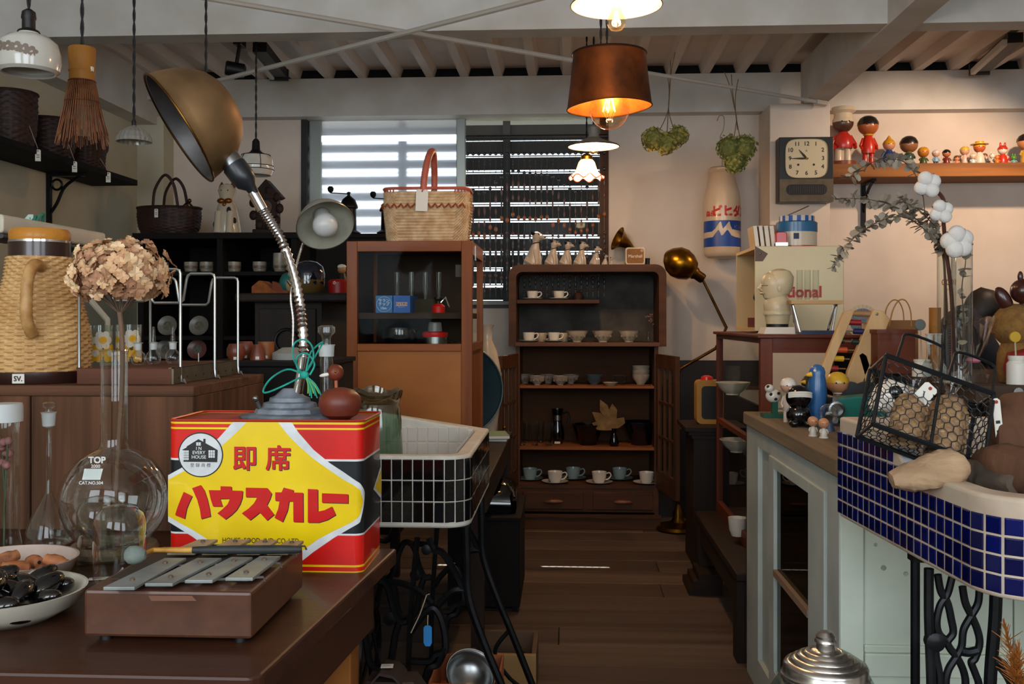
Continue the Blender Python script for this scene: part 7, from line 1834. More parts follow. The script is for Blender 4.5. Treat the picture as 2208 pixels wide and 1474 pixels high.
O('lid', M().lathe([(.0745, z_-.008), (.076, z_-.004), (.073, z_), (.076, z_+.005), (.072, z_+.008), (.073, z_+.018), (.070, z_+.024), (.063, z_+.0265), (.061, z_+.0245), (.059, z_+.031), (.052, z_+.0335), (.050, z_+.0315), (.048, z_+.038), (.041, z_+.040), (.039, z_+.038), (.036, z_+.044), (.028, z_+.046), (.026, z_+.044), (.022, z_+.048), (0, z_+.05)], 48, cap=False), ALU, t, ang=60)
O('knob', M().lathe([(.016, z_+.046), (.0155, z_+.058), (.019, z_+.062), (.018, z_+.066), (.016, z_+.068), (.017, z_+.072), (.011, z_+.079), (0, z_+.081)], 28), ALU, t)
Y = 1.62; p = W(2190, 1474, Y)
t = T('pampas_vase', 'floor vase holding orange dried grass at the lower right corner', 'vase', (p.x, Y, 0))
O('vase', M().lathe([(0, 0), (.05, 0), (.06, .1), (.035, .25), (.03, .3)], 24, cap=False), DKWOOD['z'], t)
t = T('orange_dried_grass', 'orange dried grass plume at the lower right corner', 'dried grass', (p.x, Y, .03))
PAM = P('pampas_orange', '#a8641e', .8, 0, '#8a4e16', 30)
for x1_, y1_, x0_, y0_ in ((2168, 1352, 2195, 1480), (2196, 1395, 2205, 1490), (2186, 1420, 2196, 1490)):
    a, c = W(x0_, y0_, Y)-t.location, W(x1_, y1_, Y)-t.location
    O('stalk', M().tube([(0, 0, 0), a], .002, 5), PAM, t)
    b = M(); rr = random.Random(x1_)
    for i in range(90):
        u_ = rr.random(); q = a+(c-a)*u_; w_ = .011*math.sin(PI*min(1, .12+u_*.88))+.001; e = q+(c-a).normalized()*.016+V((rr.gauss(0, w_), rr.gauss(0, w_), 0))
        b.tube([q, e], [.0012, .0004], 3)
    O('plume', b, PAM, t, kind='stuff')
# ================================================================ toy shelf
tY = 5.62; tz = Z_(358, tY); 
t = T('toy_shelf', 'thick pine wall shelf carrying small toy figures', 'shelf', (2.3, 5.75, tz-.075))
O('board', M().bb(X_(1793, tY), XR-.01, tY, YB-.001, tz-.075, tz), SHELFW['x'], t, w=True, smooth=False, bevel=.004)
for px in (1862, 2330):
    x = X_(px, 5.88); O('bracket', M().bb(x-.012, x+.012, 5.875, 5.899, tz-.36, tz-.075).bb(x-.012, x+.012, 5.68, 5.875, tz-.09, tz-.0755).tube(spline([(x, 5.885, tz-.25), (x, 5.85, tz-.18), (x, 5.78, tz-.12), (x, 5.70, tz-.09)], 5), .009, 6), IRON, t, w=True, smooth=False)
def hexm(c, r=.35): return P('toy_' + c, c, r, coat=.3)
def peg(lab, px, h, body, head, hair, w_=.5, hat=None, legs=None, Y=5.73, name='toy_figure', z=None, hs=.42, cat='toy figure', base=None, scarf=None):
    """plain turned figure: body, ball head, cap of hair, little arms"""
    z = tz if z is None else z; s = mpp(Y); H = h*s; t = T(name, lab, cat, (X_(px, Y), Y, z))
    R = w_*H*.5*.55; bh = H*(1-hs); z0_ = 0
    if base: O('base', M().lathe([(0, 0), (R*1.25, 0), (R*1.25, H*.07), (0, H*.07)], 18), hexm(base), t); z0_ = H*.07
    if legs:
        for sx in (-1, 1): O('leg', M().lathe([(R*.36, 0), (R*.34, bh*.42), (R*.3, bh*.45)], 12, (sx*R*.45, 0, z0_)), hexm(legs), t)
        zb_ = z0_+bh*.38
    else: zb_ = z0_
    O('body', M().lathe([(0, zb_), (R*.9, zb_), (R, zb_+(bh-zb_)*.25), (R*.8, zb_+(bh-zb_)*.7), (R*.42, bh*.98), (0, bh)], 20), hexm(body), t)
    hr = H*hs*.5 if not hat else H*hs*.42; hc_ = bh+hr*.85
    O('head', M().ball((0, 0, hc_), (hr*1.05, hr, hr), 20, 14), hexm(head), t)
    for sx in (-1, 1):
        O('arm', M().tube([(sx*R*.7, 0, bh*.86), (sx*R*1.15, -R*.2, bh*.62), (sx*R*1.0, -R*.7, bh*.5)], [R*.22, R*.2, R*.2], 8), hexm(body), t)
        O('eye', M().ball((sx*hr*.36, -hr*.93, hc_+hr*.05), hr*.09, 6, 5), BLACK, t)
    if hair: O('hair', M().lathe([(hr*1.08, hr*.05), (hr*1.06, hr*.35), (hr*.8, hr*.78), (hr*.4, hr*1.02), (0, hr*1.08)], 20, (0, hr*.06, hc_), xf=None), hexm(hair), t)
    if hat == 'brim': O('hat', M().lathe([(hr*1.6, hr*.5), (hr*1.6, hr*.6), (hr*.8, hr*.68), (hr*.75, hr*1.1), (0, hr*1.15)], 20, (0, 0, hc_)), hexm(hair), t)
    if hat == 'tall': O('hat', M().lathe([(hr*.95, hr*.45), (hr*.9, hr*.95), (hr*1.25, hr*1.2), (hr*1.15, hr*1.6), (hr*.5, hr*1.75), (0, hr*1.75)], 20, (0, 0, hc_)), hexm(hair), t)
    if hat == 'cone': O('hat', M().lathe([(hr*1.02, hr*.25), (hr*.6, hr*.9), (hr*.2, hr*1.5), (0, hr*1.7)], 18, (0, 0, hc_)), hexm(hair), t)
    if hat == 'ears':
        for sx in (-1, 1): O('ear', M().ball((sx*hr*.5, 0, hc_+hr*1.2), (hr*.25, hr*.18, hr*.55), 10, 8), hexm(hair or head), t)
    if scarf: O('scarf', M().tube([(R*.55*cos(a*PI/8), R*.55*sin(a*PI/8), bh*.97) for a in range(16)], R*.16, 6, closed=True), hexm(scarf), t)
    return t
toys = [('large figure with a white hat and red body, left end of the toy shelf', 1818, 122, '#b02418', '#4a3024', '#cbbba0', .62, 'tall', '#c9b8a0', '#7a3a1c', None, .4),
 ('tall figure in red overalls with dark hair on the toy shelf', 1872, 108, '#c02a14', '#a85a2c', '#1a1210', .5, None, '#b8240f', None, '#c99a2c', .38),
 ('blue gnome figure with a yellow pointed hat on the toy shelf', 1917, 62, '#1c3a70', '#c98a6a', '#c98f1c', .75, 'cone', None, '#d0c4b0', None, .46),
 ('figure with a big dark round head on the toy shelf', 1960, 64, '#2a4436', '#8a5a38', '#1e1410', .55, None, '#d0c0a8', None, '#c9a040', .55),
 ('small orange figure with a mustard cap on the toy shelf', 1991, 40, '#3a4a24', '#b06a20', '#c4861c', .7, None, None, None, None, .55),
 ('small light blue figure with a white cap on the toy shelf', 2018, 33, '#7fa0b8', '#c99878', '#c9c4bc', .7, None, '#3a3430', None, None, .45),
 ('small dark haired figure in a maroon robe on the toy shelf', 2041, 34, '#6a2018', '#b06a44', '#140e0c', .75, None, None, None, None, .48),
 ('tiny tan baby figure with brown hair on the toy shelf', 2063, 21, '#c98a64', '#c98a64', '#6a3a1c', .9, None, None, None, None, .55),
 ('small blonde figure in pale pink on the toy shelf', 2080, 40, '#c9a898', '#c99878', '#d0a838', .6, None, None, None, None, .45),
 ('figure in a yellow brimmed hat and white shirt on the toy shelf', 2112, 54, '#c9bfae', '#b8562c', '#d09a1c', .75, 'brim', None, None, None, .5),
 ('tiny pale blue baby figure before the yellow hat figure', 2098, 22, '#b8c4c4', '#c9a48c', '#c9b8a0', .9, None, None, None, None, .55),
 ('tiny figure in a grey suit on the toy shelf', 2123, 25, '#3f4a48', '#b87a58', '#6b4630', .8, None, None, None, None, .5),
 ('tiny white rabbit-eared figure on the toy shelf', 2140, 27, '#cfc4b0', '#d4cab8', '#cfc4b0', .7, 'ears', None, None, None, .5),
 ('red and white squirrel-eared figure on the toy shelf', 2162, 45, '#b02c1c', '#cfc4b4', '#b02c1c', .85, 'ears', None, None, None, .5),
 ('tiny orange round figure on the toy shelf', 2150, 18, '#c06a24', '#c4742c', None, 1.0, None, None, None, None, .5),
 ('tiny pink figure beside the green one on the toy shelf', 2171, 20, '#c98a78', '#c99a84', None, 1.0, None, None, None, None, .55),
 ('tiny bright green frog-like figure on the toy shelf', 2186, 22, '#6a98a0', '#4a8a2c', None, .9, 'ears', None, None, None, .55),
 ('figure with dark hair cut off by the right edge of the toy shelf', 2212, 66, '#b89038', '#b87a50', '#1a1210', .6, None, None, None, None, .5)]
for i, (lab, px, h, bc_, hc_, hr_, w_, hat, lg, bs2, sc_, hs) in enumerate(toys):
    peg(lab, px, h, bc_, hc_, hr_, w_, hat, lg, 5.70 if i not in (10, 14) else 5.655, hs=hs, base=bs2, scarf=sc_)
# ================================================================ cream box on the mahogany cabinet
nx0, nx1, ny0, ny1, nz0, nz1 = X_(1628, 4.0), X_(1820, 4.0), 4.0, 4.44, az1, Z_(532, 4.0)
t = T('cream_box', 'cream enamel box with red lettering and an open left side', 'box', ((nx0+nx1)/2, 4.22, nz0))
w_ = .012
O('front_panel', M().bb(nx0, nx1, ny0, ny0+w_, nz0+.006, nz1), CREAM, t, w=True, smooth=False, bevel=.004)
O('shell', M().bb(nx0, nx1, ny0+w_, ny1, nz1-w_, nz1).bb(nx0, nx1, ny0+w_, ny1, nz0+.006, nz0+.02).bb(nx1-w_, nx1, ny0+w_, ny1, nz0+.02, nz1-w_).bb(nx0, nx1-w_, ny1-w_, ny1, nz0+.02, nz1-w_), P('cream_inner', '#c0a878', .5), t, w=True, smooth=False)
O('corner_plate', M().prism([(0, 0), (.05, -.03), (.03, -.06), (0, -.06)], 0, .002, TR(nx0, ny0-.0005, nz1) @ FACE), P('corner_brown', '#5a4438', .5), t, w=True, smooth=False)
O('rivet', M().ball((nx0+.02, ny0-.003, nz1-.03), .004, 8, 6), STEEL, t, w=True)
lettering('National', 33*mpp(4.0), P('logo_red', '#b3302a', .5), t, TR(W(1714, 630, 3.999)) @ FACE, bold=.03)
for x in (nx0+.02, nx1-.02): O('foot', M().cyl((x, ny0+.03, nz0), .01, .006, 10), BLACK, t, w=True)
# black caterpillar-like toy inside
Y = 4.2; s = mpp(Y); t = T('black_toy', 'black and orange segmented toy inside the cream box', 'toy', (nx0+.07, Y, nz0+.02))
O('base', M().bb(-.05, .06, -.07, .07, 0, .04), P('maroon_base', '#5a1f14', .5), t, smooth=False)
O('body', M().lathe([(0, .04), (.03, .04), (.034, .06), (.02, .1), (.024, .115), (.0, .125)], 16), ORNG, t)
for i in range(5): O('segment', M().ball((-.03+.018*i, -.02, .125+.008*sin(i*1.4)), (.014, .024, .02), 10, 8), BLK_GLOSS, t)
for i in range(3): O('peg', M().cyl((-.03+.028*i, -.035, .06), .008, .04, 10), BLACK, t)
# books and things on the cream box
Y = 4.12
for i, (px, c_, h_, w2) in enumerate(((1598, '#bfa57c', 62, 10), (1611, '#6b5a42', 64, 9), (1622, '#c8b48a', 60, 9), (1640, '#cbb998', 58, 10))):
    p = W(1632+i*7, 532, Y); t = T('book', ('leftmost leaning cream book on the cream box', 'leaning brown clasped book on the cream box', 'leaning tan book on the cream box', 'leaning pale book beside the red toy on the cream box')[i], 'book', (nx0+.012+i*.022, Y+.05*(i % 2)*0, nz1), 0)
    O('cover', M().bb(0, .018, -.06, .06, 0, .085, RY(-.12)), P('book_' + c_, c_, .6), t, smooth=False, bevel=.002)
    O('pages', M().bb(.002, .016, -.0605, .0605, .003, .0855, RY(-.12)), WHITE_M, t, smooth=False)
p = W(1662, 532, 4.06); s = mpp(4.06)
t = T('red_toy_car', 'small red toy with chrome trim on the cream box', 'toy', (nx0+.112, 4.06, nz1))
O('body', M().prism(rrect(-.022, .022, .008, .06, .01, 4), -.022, .022, RX(PI/2)), REDP, t, bevel=.003); O('bumper', M().bb(-.024, .024, -.026, -.022, .004, .016), CHROME, t, smooth=False)
for x in (-.016, .016): O('wheel', M().cyl((0, 0, 0), .009, .046, 12, TR(x, .023, .009) @ RX(PI/2)), BLACK, t)
t = T('pink_box', 'pale pink box standing behind the red toy on the cream box', 'box', (nx0+.13, 4.3, nz1)); O('carton', M().bb(-.06, .05, -.02, .06, 0, .11), P('pink_card', '#b98a70', .7, 0, '#a87860', 30), t, smooth=False); O('flap', M().bb(.03, .05, -.022, -.02, .01, .1), P('flap_brown', '#7a5a40', .7), t, smooth=False)
Y = 4.14; s = mpp(Y); t = T('striped_tin', 'white tin with a blue lid and blue striped band, on the cream box', 'tin', (X_(1718, Y), Y, nz1))
ov = SCL(1, .8, 1)
O('body', M().lathe([(0, 0), (42*s, 0), (42*s, 48*s), (0, 48*s)], 32, xf=ov), P('tin_cream', '#cdbfa8', .35, coat=.2), t)
O('red_band', M().lathe([(42.4*s, 0), (42.4*s, 5*s)], 32, xf=ov, cap=False), REDP, t)
O('lid', M().lathe([(43*s, 34*s), (43*s, 54*s), (38*s, 57*s), (0, 57*s)], 32, xf=ov, cap=False), P('tin_blue', '#2a6690', .35, coat=.2), t)
for i in range(14):
    a = PI+PI*i/13.5; O('stripe', M().lathe([(37*s, 57*s), (37*s, 68*s), (36*s, 68*s), (36*s, 57*s)], 2, xf=ov, a0=a, a1=a+PI/13.5, cap=False), P('stripe_blue', '#23539c', .5) if i % 2 == 0 else P('stripe_white', '#cfc6b8', .5), t, smooth=False)
O('label', M().bb(-14*s, -3*s, -34.6*s, -33.4*s, 18*s, 30*s), P('label_ink', '#15253f', .5), t, smooth=False)
O('open_lid', M().lathe([(0, 0), (34*s, 0), (34*s, 2*s), (0, 2*s)], 24, xf=TR(-4*s, 8*s, 76*s) @ RY(-.42) @ SCL(1, .8, 1)), P('lid_brown', '#4a3a30', .5), t)
# bust on a plinth
Y = 3.72; s = mpp(Y); t = T('cream_bust', 'plain cream bust on a white plinth before the cream box', 'bust', (X_(1676, Y), Y, az1)); CRB = P('bust_cream', '#cfc09c', .4, 0, '#c4b48f', 5, coat=.2)
O('plinth', M().loft([[V((x*k_*s, y*k_*s, z*s)) for x, y in ((-1, -1), (1, -1), (1, 1), (-1, 1))] for k_, z in ((35, 0), (29, 14))]), WHITE_M, t, smooth=False)
O('shoulders', M().lathe([(22*s, 16*s), (25*s, 30*s), (28*s, 50*s), (29*s, 62*s), (24*s, 74*s), (14*s, 84*s), (13*s, 92*s)], 28), CRB, t)
O('collar', M().lathe([(29.5*s, 40*s), (30*s, 44*s), (29*s, 48*s)], 28, cap=False), CRB, t)
O('head', M().loft([[V(((-5+rx*cos(a*PI/9))*s, ry*sin(a*PI/9)*s, z*s)) for a in range(18)] for rx, ry, z in ((14, 14, 70), (24, 20, 76), (28, 22, 88), (29, 24, 100), (29, 25, 112), (24, 21, 124), (14, 12, 131), (3, 3, 133))]), CRB, t)
O('nose', M().tube([(-32*s, -2*s, 104*s), (-39*s, -3*s, 96*s), (-33*s, -2*s, 92*s)], 3.5*s, 8), CRB, t)
O('ear', M().ball((0, -23*s, 96*s), (5*s, 3*s, 8*s), 10, 8), CRB, t)
O('glasses', M().tube([(0, -24.5*s, 101*s), (-26*s, -17*s, 102*s), (-35*s, -4*s, 102*s)], .0012, 5), BLACK, t)
O('hair', M().loft([[V(((5+rx*cos(a*PI/9))*s, ry*sin(a*PI/9)*s, z*s)) for a in range(18)] for rx, ry, z in ((20, 20, 84), (27, 25, 94), (29, 27, 108), (30, 26, 120), (22, 20, 133), (8, 8, 138))]), CRB, t)
for y in (-9, 9): O('moustache', M().ball((-31*s, y*s*.7, 86*s), (5*s, 8*s, 3*s), 10, 6), CRB, t)
O('base_band', M().lathe([(23*s, 14*s), (23*s, 22*s)], 28, cap=False), BLACK, t)
# test tube stand
Y = 3.6; s = mpp(Y); zr_ = Z_(656, Y)
t = T('tube_stand', 'small wooden stand with chrome legs before the red lettering', 'stand', (X_(1757, Y), Y, az1)); h_ = zr_-az1
O('plank', M().bb(-54*s, 54*s, -.035, .035, h_, h_+8*s), PALEW['x'], t, smooth=False)
for x in (-48, 44):
    for y in (-.03, .03): O('leg', M().tube([(x*s, y*.4, h_), (x*s+12*s*(1 if x > 0 else -1)*.0+ (14*s if x < 0 else -14*s), y, 0)], .004, 6), CHROME, t)
for i, px in enumerate((1724, 1741, 1759)):
    t = T('test_tube', ('left', 'middle', 'right')[i] + ' of the three clear test tubes on the small wooden stand', 'test tube', (X_(px, Y), Y, zr_+8*s)); O('glass', M().lathe([(0, .002), (.007, .003), (.011, .01), (.011, .105), (.0125, .108)], 16, cap=False), GLASS, t); O('foot', M().lathe([(0, 0), (.012, 0), (.012, .002), (0, .002)], 16), GLASS, t)
t = T('blue_tray', 'flat blue tray lying on the mahogany cabinet', 'tray', (X_(1770, 3.53), 3.54, az1)); O('tray', M().bb(-.075, .075, -.05, .03, 0, .008), P('tray_blue', '#1c2f4a', .4), t, smooth=False); O('lip', M().bb(-.075, .075, -.052, -.05, 0, .014), P('tray_blue', '', 0), t, smooth=False)
# ================================================================ things on the painted cabinet
z0c = qz
def onp(px, Y): return (X_(px, Y), Y, z0c)
Y = 3.12; s = mpp(Y)
t = T('green_stand_toy', 'white spotted animal toy on a green base at the far end of the painted cabinet', 'toy', onp(1668, Y)); GRN2 = P('toy_green', '#14503c', .4)
O('base', M().bb(-24*s, 24*s, -.03, .03, 0, 8*s), GRN2, t, smooth=False); O('post', M().bb(-4*s, 8*s, -.01, .01, 8*s, 34*s), GRN2, t, smooth=False)
O('body', M().ball((0, 0, 46*s), (17*s, 14*s, 15*s), 16, 12), WHITE, t); O('head', M().ball((-10*s, -6*s, 62*s), (10*s, 9*s, 9*s), 14, 10), WHITE, t)
for x, z in ((-8, 50), (8, 52), (2, 40), (-14, 66)): O('spot', M().ball((x*s, -12.5*s, z*s), (3.5*s, 2*s, 3.5*s), 8, 6), BLACK, t)
peg('plain white standing figure with pale hair and glasses on the painted cabinet', 1700, 96, '#c9bcb0', '#c99c80', '#d4cdc4', .5, None, '#c9bcb0', 2.98, z=z0c, hs=.34, base=None)
Y = 2.86; s = mpp(Y); t = T('black_ball_toy', 'round black toy with a white band on the painted cabinet', 'toy', onp(1722, Y))
O('body', M().ball((0, 0, 24*s), (26*s, 24*s, 24*s), 20, 14), BLK_GLOSS, t); O('head', M().ball((0, 0, 62*s), (27*s, 26*s, 26*s), 22, 16), BLK_GLOSS, t)
for i in range(3): O('band', M().tube([(27.2*s*cos(a*PI/12+PI), -27.5*s*sin(a*PI/12)*.98, (64+(i-1)*4+6*sin(a*PI/12))*s) for a in range(2, 11)], 2.4*s, 6), WHITE, t)
for x in (-14, 14): O('foot', M().ball((x*s, -18*s, 8*s), (11*s, 14*s, 8*s), 12, 8), BLK_GLOSS, t)
Y = 2.9; s = mpp(Y); t = T('black_bird_toy', 'black bird figure with a yellow beak behind the black ball toy', 'toy', onp(1742, Y+.12))
O('body', M().lathe([(0, 0), (20*s, 0), (24*s, 30*s), (18*s, 62*s), (13*s, 74*s), (15*s, 88*s), (8*s, 98*s), (0, 100*s)], 20), BLACK, t); O('beak', M().lathe([(5*s, 0), (0, 14*s)], 10, xf=TR(-8*s, -10*s, 86*s) @ RY(-PI/2)), YELP, t); O('breast', M().ball((-2*s, -14*s, 62*s), (7*s, 6*s, 10*s), 12, 8), WHITE, t)
t = T('blue_bird_bottle', 'tall blue bird-shaped bottle on the painted cabinet', 'bottle', onp(1762, Y)); BB = P('bird_blue', '#2c5f94', .35, 0, '#24527f', 8, coat=.3)
O('body', M().lathe([(0, 0), (14*s, 0), (16*s, 20*s), (20*s, 60*s), (19*s, 90*s), (16*s, 104*s), (17*s, 112*s), (14*s, 122*s), (6*s, 128*s), (0, 129*s)], 24), BB, t); O('beak', M().lathe([(6*s, 0), (4*s, 8*s), (0, 15*s)], 10, xf=TR(-13*s, -6*s, 108*s) @ RY(-PI/2-.2)), YELP, t)
for y in (-13,): O('eye', M().ball((-8*s, y*s, 116*s), 3.4*s, 10, 8), WHITE, t)
for i, (px, Y2) in enumerate(((1753, 2.62), (1776, 2.58))):
    peg(('tiny white-suited doll with bare head, nearer the black ball toy', 'tiny white-suited doll with bare head, nearer the teal viewer')[i], px, 44, '#c8c0b4', '#b8825c', None, .62, None, None, Y2, 'doll', z0c, .5, 'doll', '#cfc8bc')
peg('doll with yellow hair and a white band behind the black discs', 1806, 106, '#7a5a44', '#b8805a', '#c9a02a', .5, None, None, 3.02, 'doll', z0c, .42, 'doll', None, '#d4cdc4')
t = T('glass_globe_toy', 'clear glass globe on a dark foot beside the teal viewer', 'glass globe', onp(1786, 2.74)); s = mpp(2.74)
O('globe', M().ball((0, 0, 38*s), 20*s, 20, 14), GLASS, t); O('foot', M().lathe([(0, 0), (14*s, 0), (10*s, 18*s), (0, 18*s)], 16), P('foot_blue', '#2a3f5c', .4), t)
for px, Y2, r_, lab in ((1833, 3.03, .034, 'left black disc standing on the painted cabinet'), (1868, 3.045, .044, 'right larger black disc standing on the painted cabinet')):
    t = T('black_disc', lab, 'disc', (X_(px, Y2), Y2, z0c)); hz_ = Z_(820, Y2)-z0c-r_
    O('disc', M().lathe([(0, -.008), (r_, -.008), (r_, .008), (0, .008)], 32, xf=TR(0, 0, hz_) @ RX(PI/2)), P('disc_black', '#12100f', .45), t); O('support', M().bb(-.01, .01, -.006, .006, 0, hz_-r_*.9), BLACK, t, smooth=False)
# teal slide viewer
Y = 2.9; s = mpp(Y); t = T('slide_viewer', 'teal and chrome slide viewer with a round lens on the painted cabinet', 'viewer', (X_(1848, Y), Y, z0c)); TE = P('viewer_teal', '#17746a', .35, 0, '#12655c', 6, coat=.2)
O('body', M().loft([[V((x*s, y, z*s)) for x, z in ((-46, 12), (60, 2), (60, 68), (-46, 58))] for y in (-.03, .05)], None), TE, t, smooth=False, bevel=.004)
O('front_plate', M().prism(rrect(-58*s, -46*s, 6*s, 62*s, 4*s, 3), -.055, .035, RX(PI/2)), STEEL, t, smooth=False)
O('lens_tube', M().lathe([(14*s, 0), (17*s, 2*s), (17*s, 14*s), (13*s, 15*s), (12*s, 4*s), (0, 4*s)], 22, xf=TR(-53*s, -.036, 36*s) @ RX(PI/2)), STEEL, t); O('base', M().bb(-60*s, -8*s, -.03, .03, 0, 6*s), BLACK, t, smooth=False)
# white helmet toy
Y = 2.64; s = mpp(Y); t = T('white_animal_bank', 'glossy white rounded animal bank with a black patch behind the wire basket', 'bank', onp(1945, Y))
O('body', M().ball((0, 0, 0), 1, 24, 16, TR(14*s, 0, 60*s) @ RY(.55) @ SCL(70*s, 45*s, 42*s)), WHITE, t); O('head', M().ball((0, 0, 0), 1, 22, 16, TR(-30*s, -12*s, 88*s) @ RY(-.6) @ SCL(44*s, 34*s, 32*s)), WHITE, t)
O('patch', M().ball((-26*s, -40*s, 92*s), (16*s, 8*s, 17*s), 14, 10, None), BLK_GLOSS, t); O('muzzle', M().ball((-58*s, -20*s, 66*s), (20*s, 18*s, 13*s), 16, 10), WHITE, t)
for x in (-20, 40): O('leg', M().lathe([(0, 0), (16*s, 0), (18*s, 34*s), (0, 40*s)], 16, (x*s, 0, 0)), WHITE, t)
O('ear', M().ball((-2*s, -6*s, 116*s), (15*s, 10*s, 10*s), 12, 8), BLK_GLOSS, t)
# bead frame
Y = 3.13; t = T('bead_frame', 'wooden bead frame with coloured sliding bars leaning on the painted cabinet', 'abacus', (X_(1840, Y), Y, z0c)); PWD = PALEW['z']
def rail(pts, th, nm): O(nm, M().prism([(W(x, y, Y).x, W(x, y, Y).z) for x, y in pts], -Y-.012, -Y+.012, RX(PI/2)), PWD, t, w=True, smooth=False, bevel=.003)
rail([(1818, 672), (1842, 668), (1795, 780), (1760, 895), (1738, 912), (1732, 908), (1770, 790)], 0, 'left_rail')
rail([(1880, 668), (1902, 670), (1917, 688), (1908, 712), (1860, 820), (1835, 905), (1805, 905), (1826, 800)], 0, 'right_rail')
rail([(1848, 764), (1858, 758), (1868, 766), (1878, 800), (1900, 905), (1880, 905), (1862, 812)], 0, 'prop')
rows = [(1832, 1882, 675, '#9a7048', 0, 1), (1824, 1868, 694, '#8a1a16', .0, .75), (1818, 1866, 713, '#1c1c48', .45, .95), (1806, 1852, 734, '#14251c', 0, .3), (1806, 1852, 735, '#14251c', .65, 1), (1798, 1842, 753, '#b8451a', 0, .65), (1790, 1832, 772, '#c99a1a', 0, .7), (1782, 1824, 793, '#8a1c18', 0, .6)]
for x0_, x1_, y, c_, u0, u1 in rows:
    a, c2_ = W(x0_, y, Y), W(x1_, y+2, Y)
    O('rod', M().tube([a, c2_], .0022, 6), P('rod_wood', '#7a5a3c', .6), t, w=True); O('sliding_bead', M().tube([a+(c2_-a)*u0, a+(c2_-a)*(u0+.02), a+(c2_-a)*(u1-.02), a+(c2_-a)*u1], [.006, .009, .009, .006], 12), P('bead_' + c_, c_, .45), t, w=True)
O('bolt', M().ball(W(1891, 677, Y-.014), .004, 8, 6), STEEL, t, w=True)
# ================================================================ things on the counter and behind
def onc(px, Y): return (X_(px, Y), Y, CZ)
Y = 3.3; s = mpp(Y); t = T('paper_bag', 'brown paper carrier bag with string handles on the counter', 'bag', onc(1935, 3.27))
KRB = P('bag_kraft', '#8a6038', .8, 0, '#7a532f', 14)
O('bag', M().loft([[V((x*s, y, z)) for x, y in ((-34, -.04), (34, -.04), (34, .04), (-34, .04))] for z in (0, .16)], None), KRB, t, smooth=False)
for y in (-.04, .03): O('handle', M().tube(spline([(-20*s+y*.2, y, .14), (-18*s, y, .19), (-6*s, y, .222), (8*s, y, .222), (18*s, y, .19), (20*s, y, .14)], 5), .0022, 6), P('bag_string', '#a0743c', .8), t)
t = T('red_wooden_box', 'dark red wooden box in front of the paper bag', 'box', onc(1925, 3.1)); O('box', M().bb(-.06, .05, -.05, .05, 0, .12), REDW['x'], t, smooth=False); O('lid', M().bb(-.064, .054, -.054, .054, .12, .132), REDW['x'], t, smooth=False)
Y = 3.42; s = mpp(Y); t = T('round_fan', 'round paper fan with a blue centre standing behind the bead frame', 'fan', (X_(1855, 3.5), 3.47, az1)); xf = TR(0, 0, .045) @ RX(PI/2-.1)
O('paper', M().lathe([(0, 0), (.058, 0), (.058, .001), (0, .001)], 40, xf=xf), P('fan_blue', '#4a6078', .7, 0, '#6b7a84', 20), t); O('border', M().lathe([(.045, .0012), (.058, .0012)], 40, xf=xf, cap=False), P('fan_cream', '#c0aa8c', .8), t)
for i in range(24): a = i*PI/12; O('rib', M().tube([xf @ V((.01*cos(a), .01*sin(a), .0018)), xf @ V((.057*cos(a), .057*sin(a), .0018))], .0006, 4), P('fan_rib', '#a8947a', .7), t)
O('grip', M().tube([(0, 0, .0), (0, 0, .04)], .005, 8), PALEW['z'], t)
for px, Y, m_, yd, lab in ((1988, 2.9, '#5f6460', 700, 'white pot holding a grey disc flower on the counter'), (2192, 2.56, '#b8942a', 726, 'white pot holding a yellow disc flower at the right edge')):
    s = mpp(Y); t = T('white_pot', lab, 'pot', onc(px, Y)); hz_ = (60 if px > 2100 else 36)*s
    O('pot', M().lathe([(0, 0), (20*s, 0), (20*s, hz_*.72), (15*s, hz_*.82), (17*s, hz_*.9), (17*s, hz_), (13*s, hz_)], 24), WHITE, t); top = W(px-4, yd, Y)-V(onc(px, Y))
    O('stem', M().tube([(0, 0, hz_*.5), top], .0022, 6), P('stem_pale', '#a89a80', .7), t); O('bloom', M().lathe([(0, -.004), (11*s, -.004), (12*s, 0), (11*s, .004), (0, .006)], 24, xf=TR(top) @ RX(PI/2)), P('bloom_' + m_, m_, .8, bump=.6, sc=120), t)
for px, lab in ((2004, 'left long-necked little flask on the counter'), (2022, 'right long-necked little flask on the counter')):
    Y = 2.84; lathe_glass('long_neck_flask', lab, onc(px, Y), [(0, 1), (12, 2), (17, 10), (17, 22), (9, 36), (6, 42), (6, 86), (9, 92)], Y, None, 20, [('neck', [(6.5, 70), (7, 88), (9, 93)], FROSTG)])
# graduated cylinders
Y = 2.62; s = mpp(Y)
t = T('graduated_cylinder', 'tall graduated glass cylinder with orange 1000 mark on the counter', 'cylinder', onc(2041, Y)); 
O('tube', M().lathe([(0, 3*s), (17*s, 3*s), (19*s, 8*s), (19*s, 285*s), (22*s, 292*s)], 28, cap=False), GLASS, t); O('foot', M().lathe([(0, 0), (30*s, 0), (30*s, 3*s), (0, 4*s)], 6), GLASS, t)
OR_ = P('grad_orange', '#a8481c', .6)
def cw_(zz, k_=1):
    R = 19.2*s
    def f(p): a = -PI/2-(p.x*k_)/R; return V(((R+p.z)*cos(a), (R+p.z)*sin(a), zz+p.y))
    return f
lettering('1000', 17*s, OR_, t, None, w=False, wrap=cw_(210*s), bold=.01); lettering('Messzyl.', 6*s, OR_, t, None, w=False, wrap=cw_(196*s))
for i in range(26): O('graduation', M().lathe([(19.2*s, (60+5*i)*s), (19.2*s, (60.7+5*i)*s)], 4, a0=-PI/2-.1, a1=-PI/2+(.5 if i % 5 else .8), cap=False), OR_, t, smooth=False)
Y2 = 2.5; s = mpp(Y2); t = T('glass_vase', 'tall clear glass cylinder vase holding eucalyptus and cotton', 'vase', (X_(2074, 2.56), 2.56, CZ)); s = mpp(2.56)
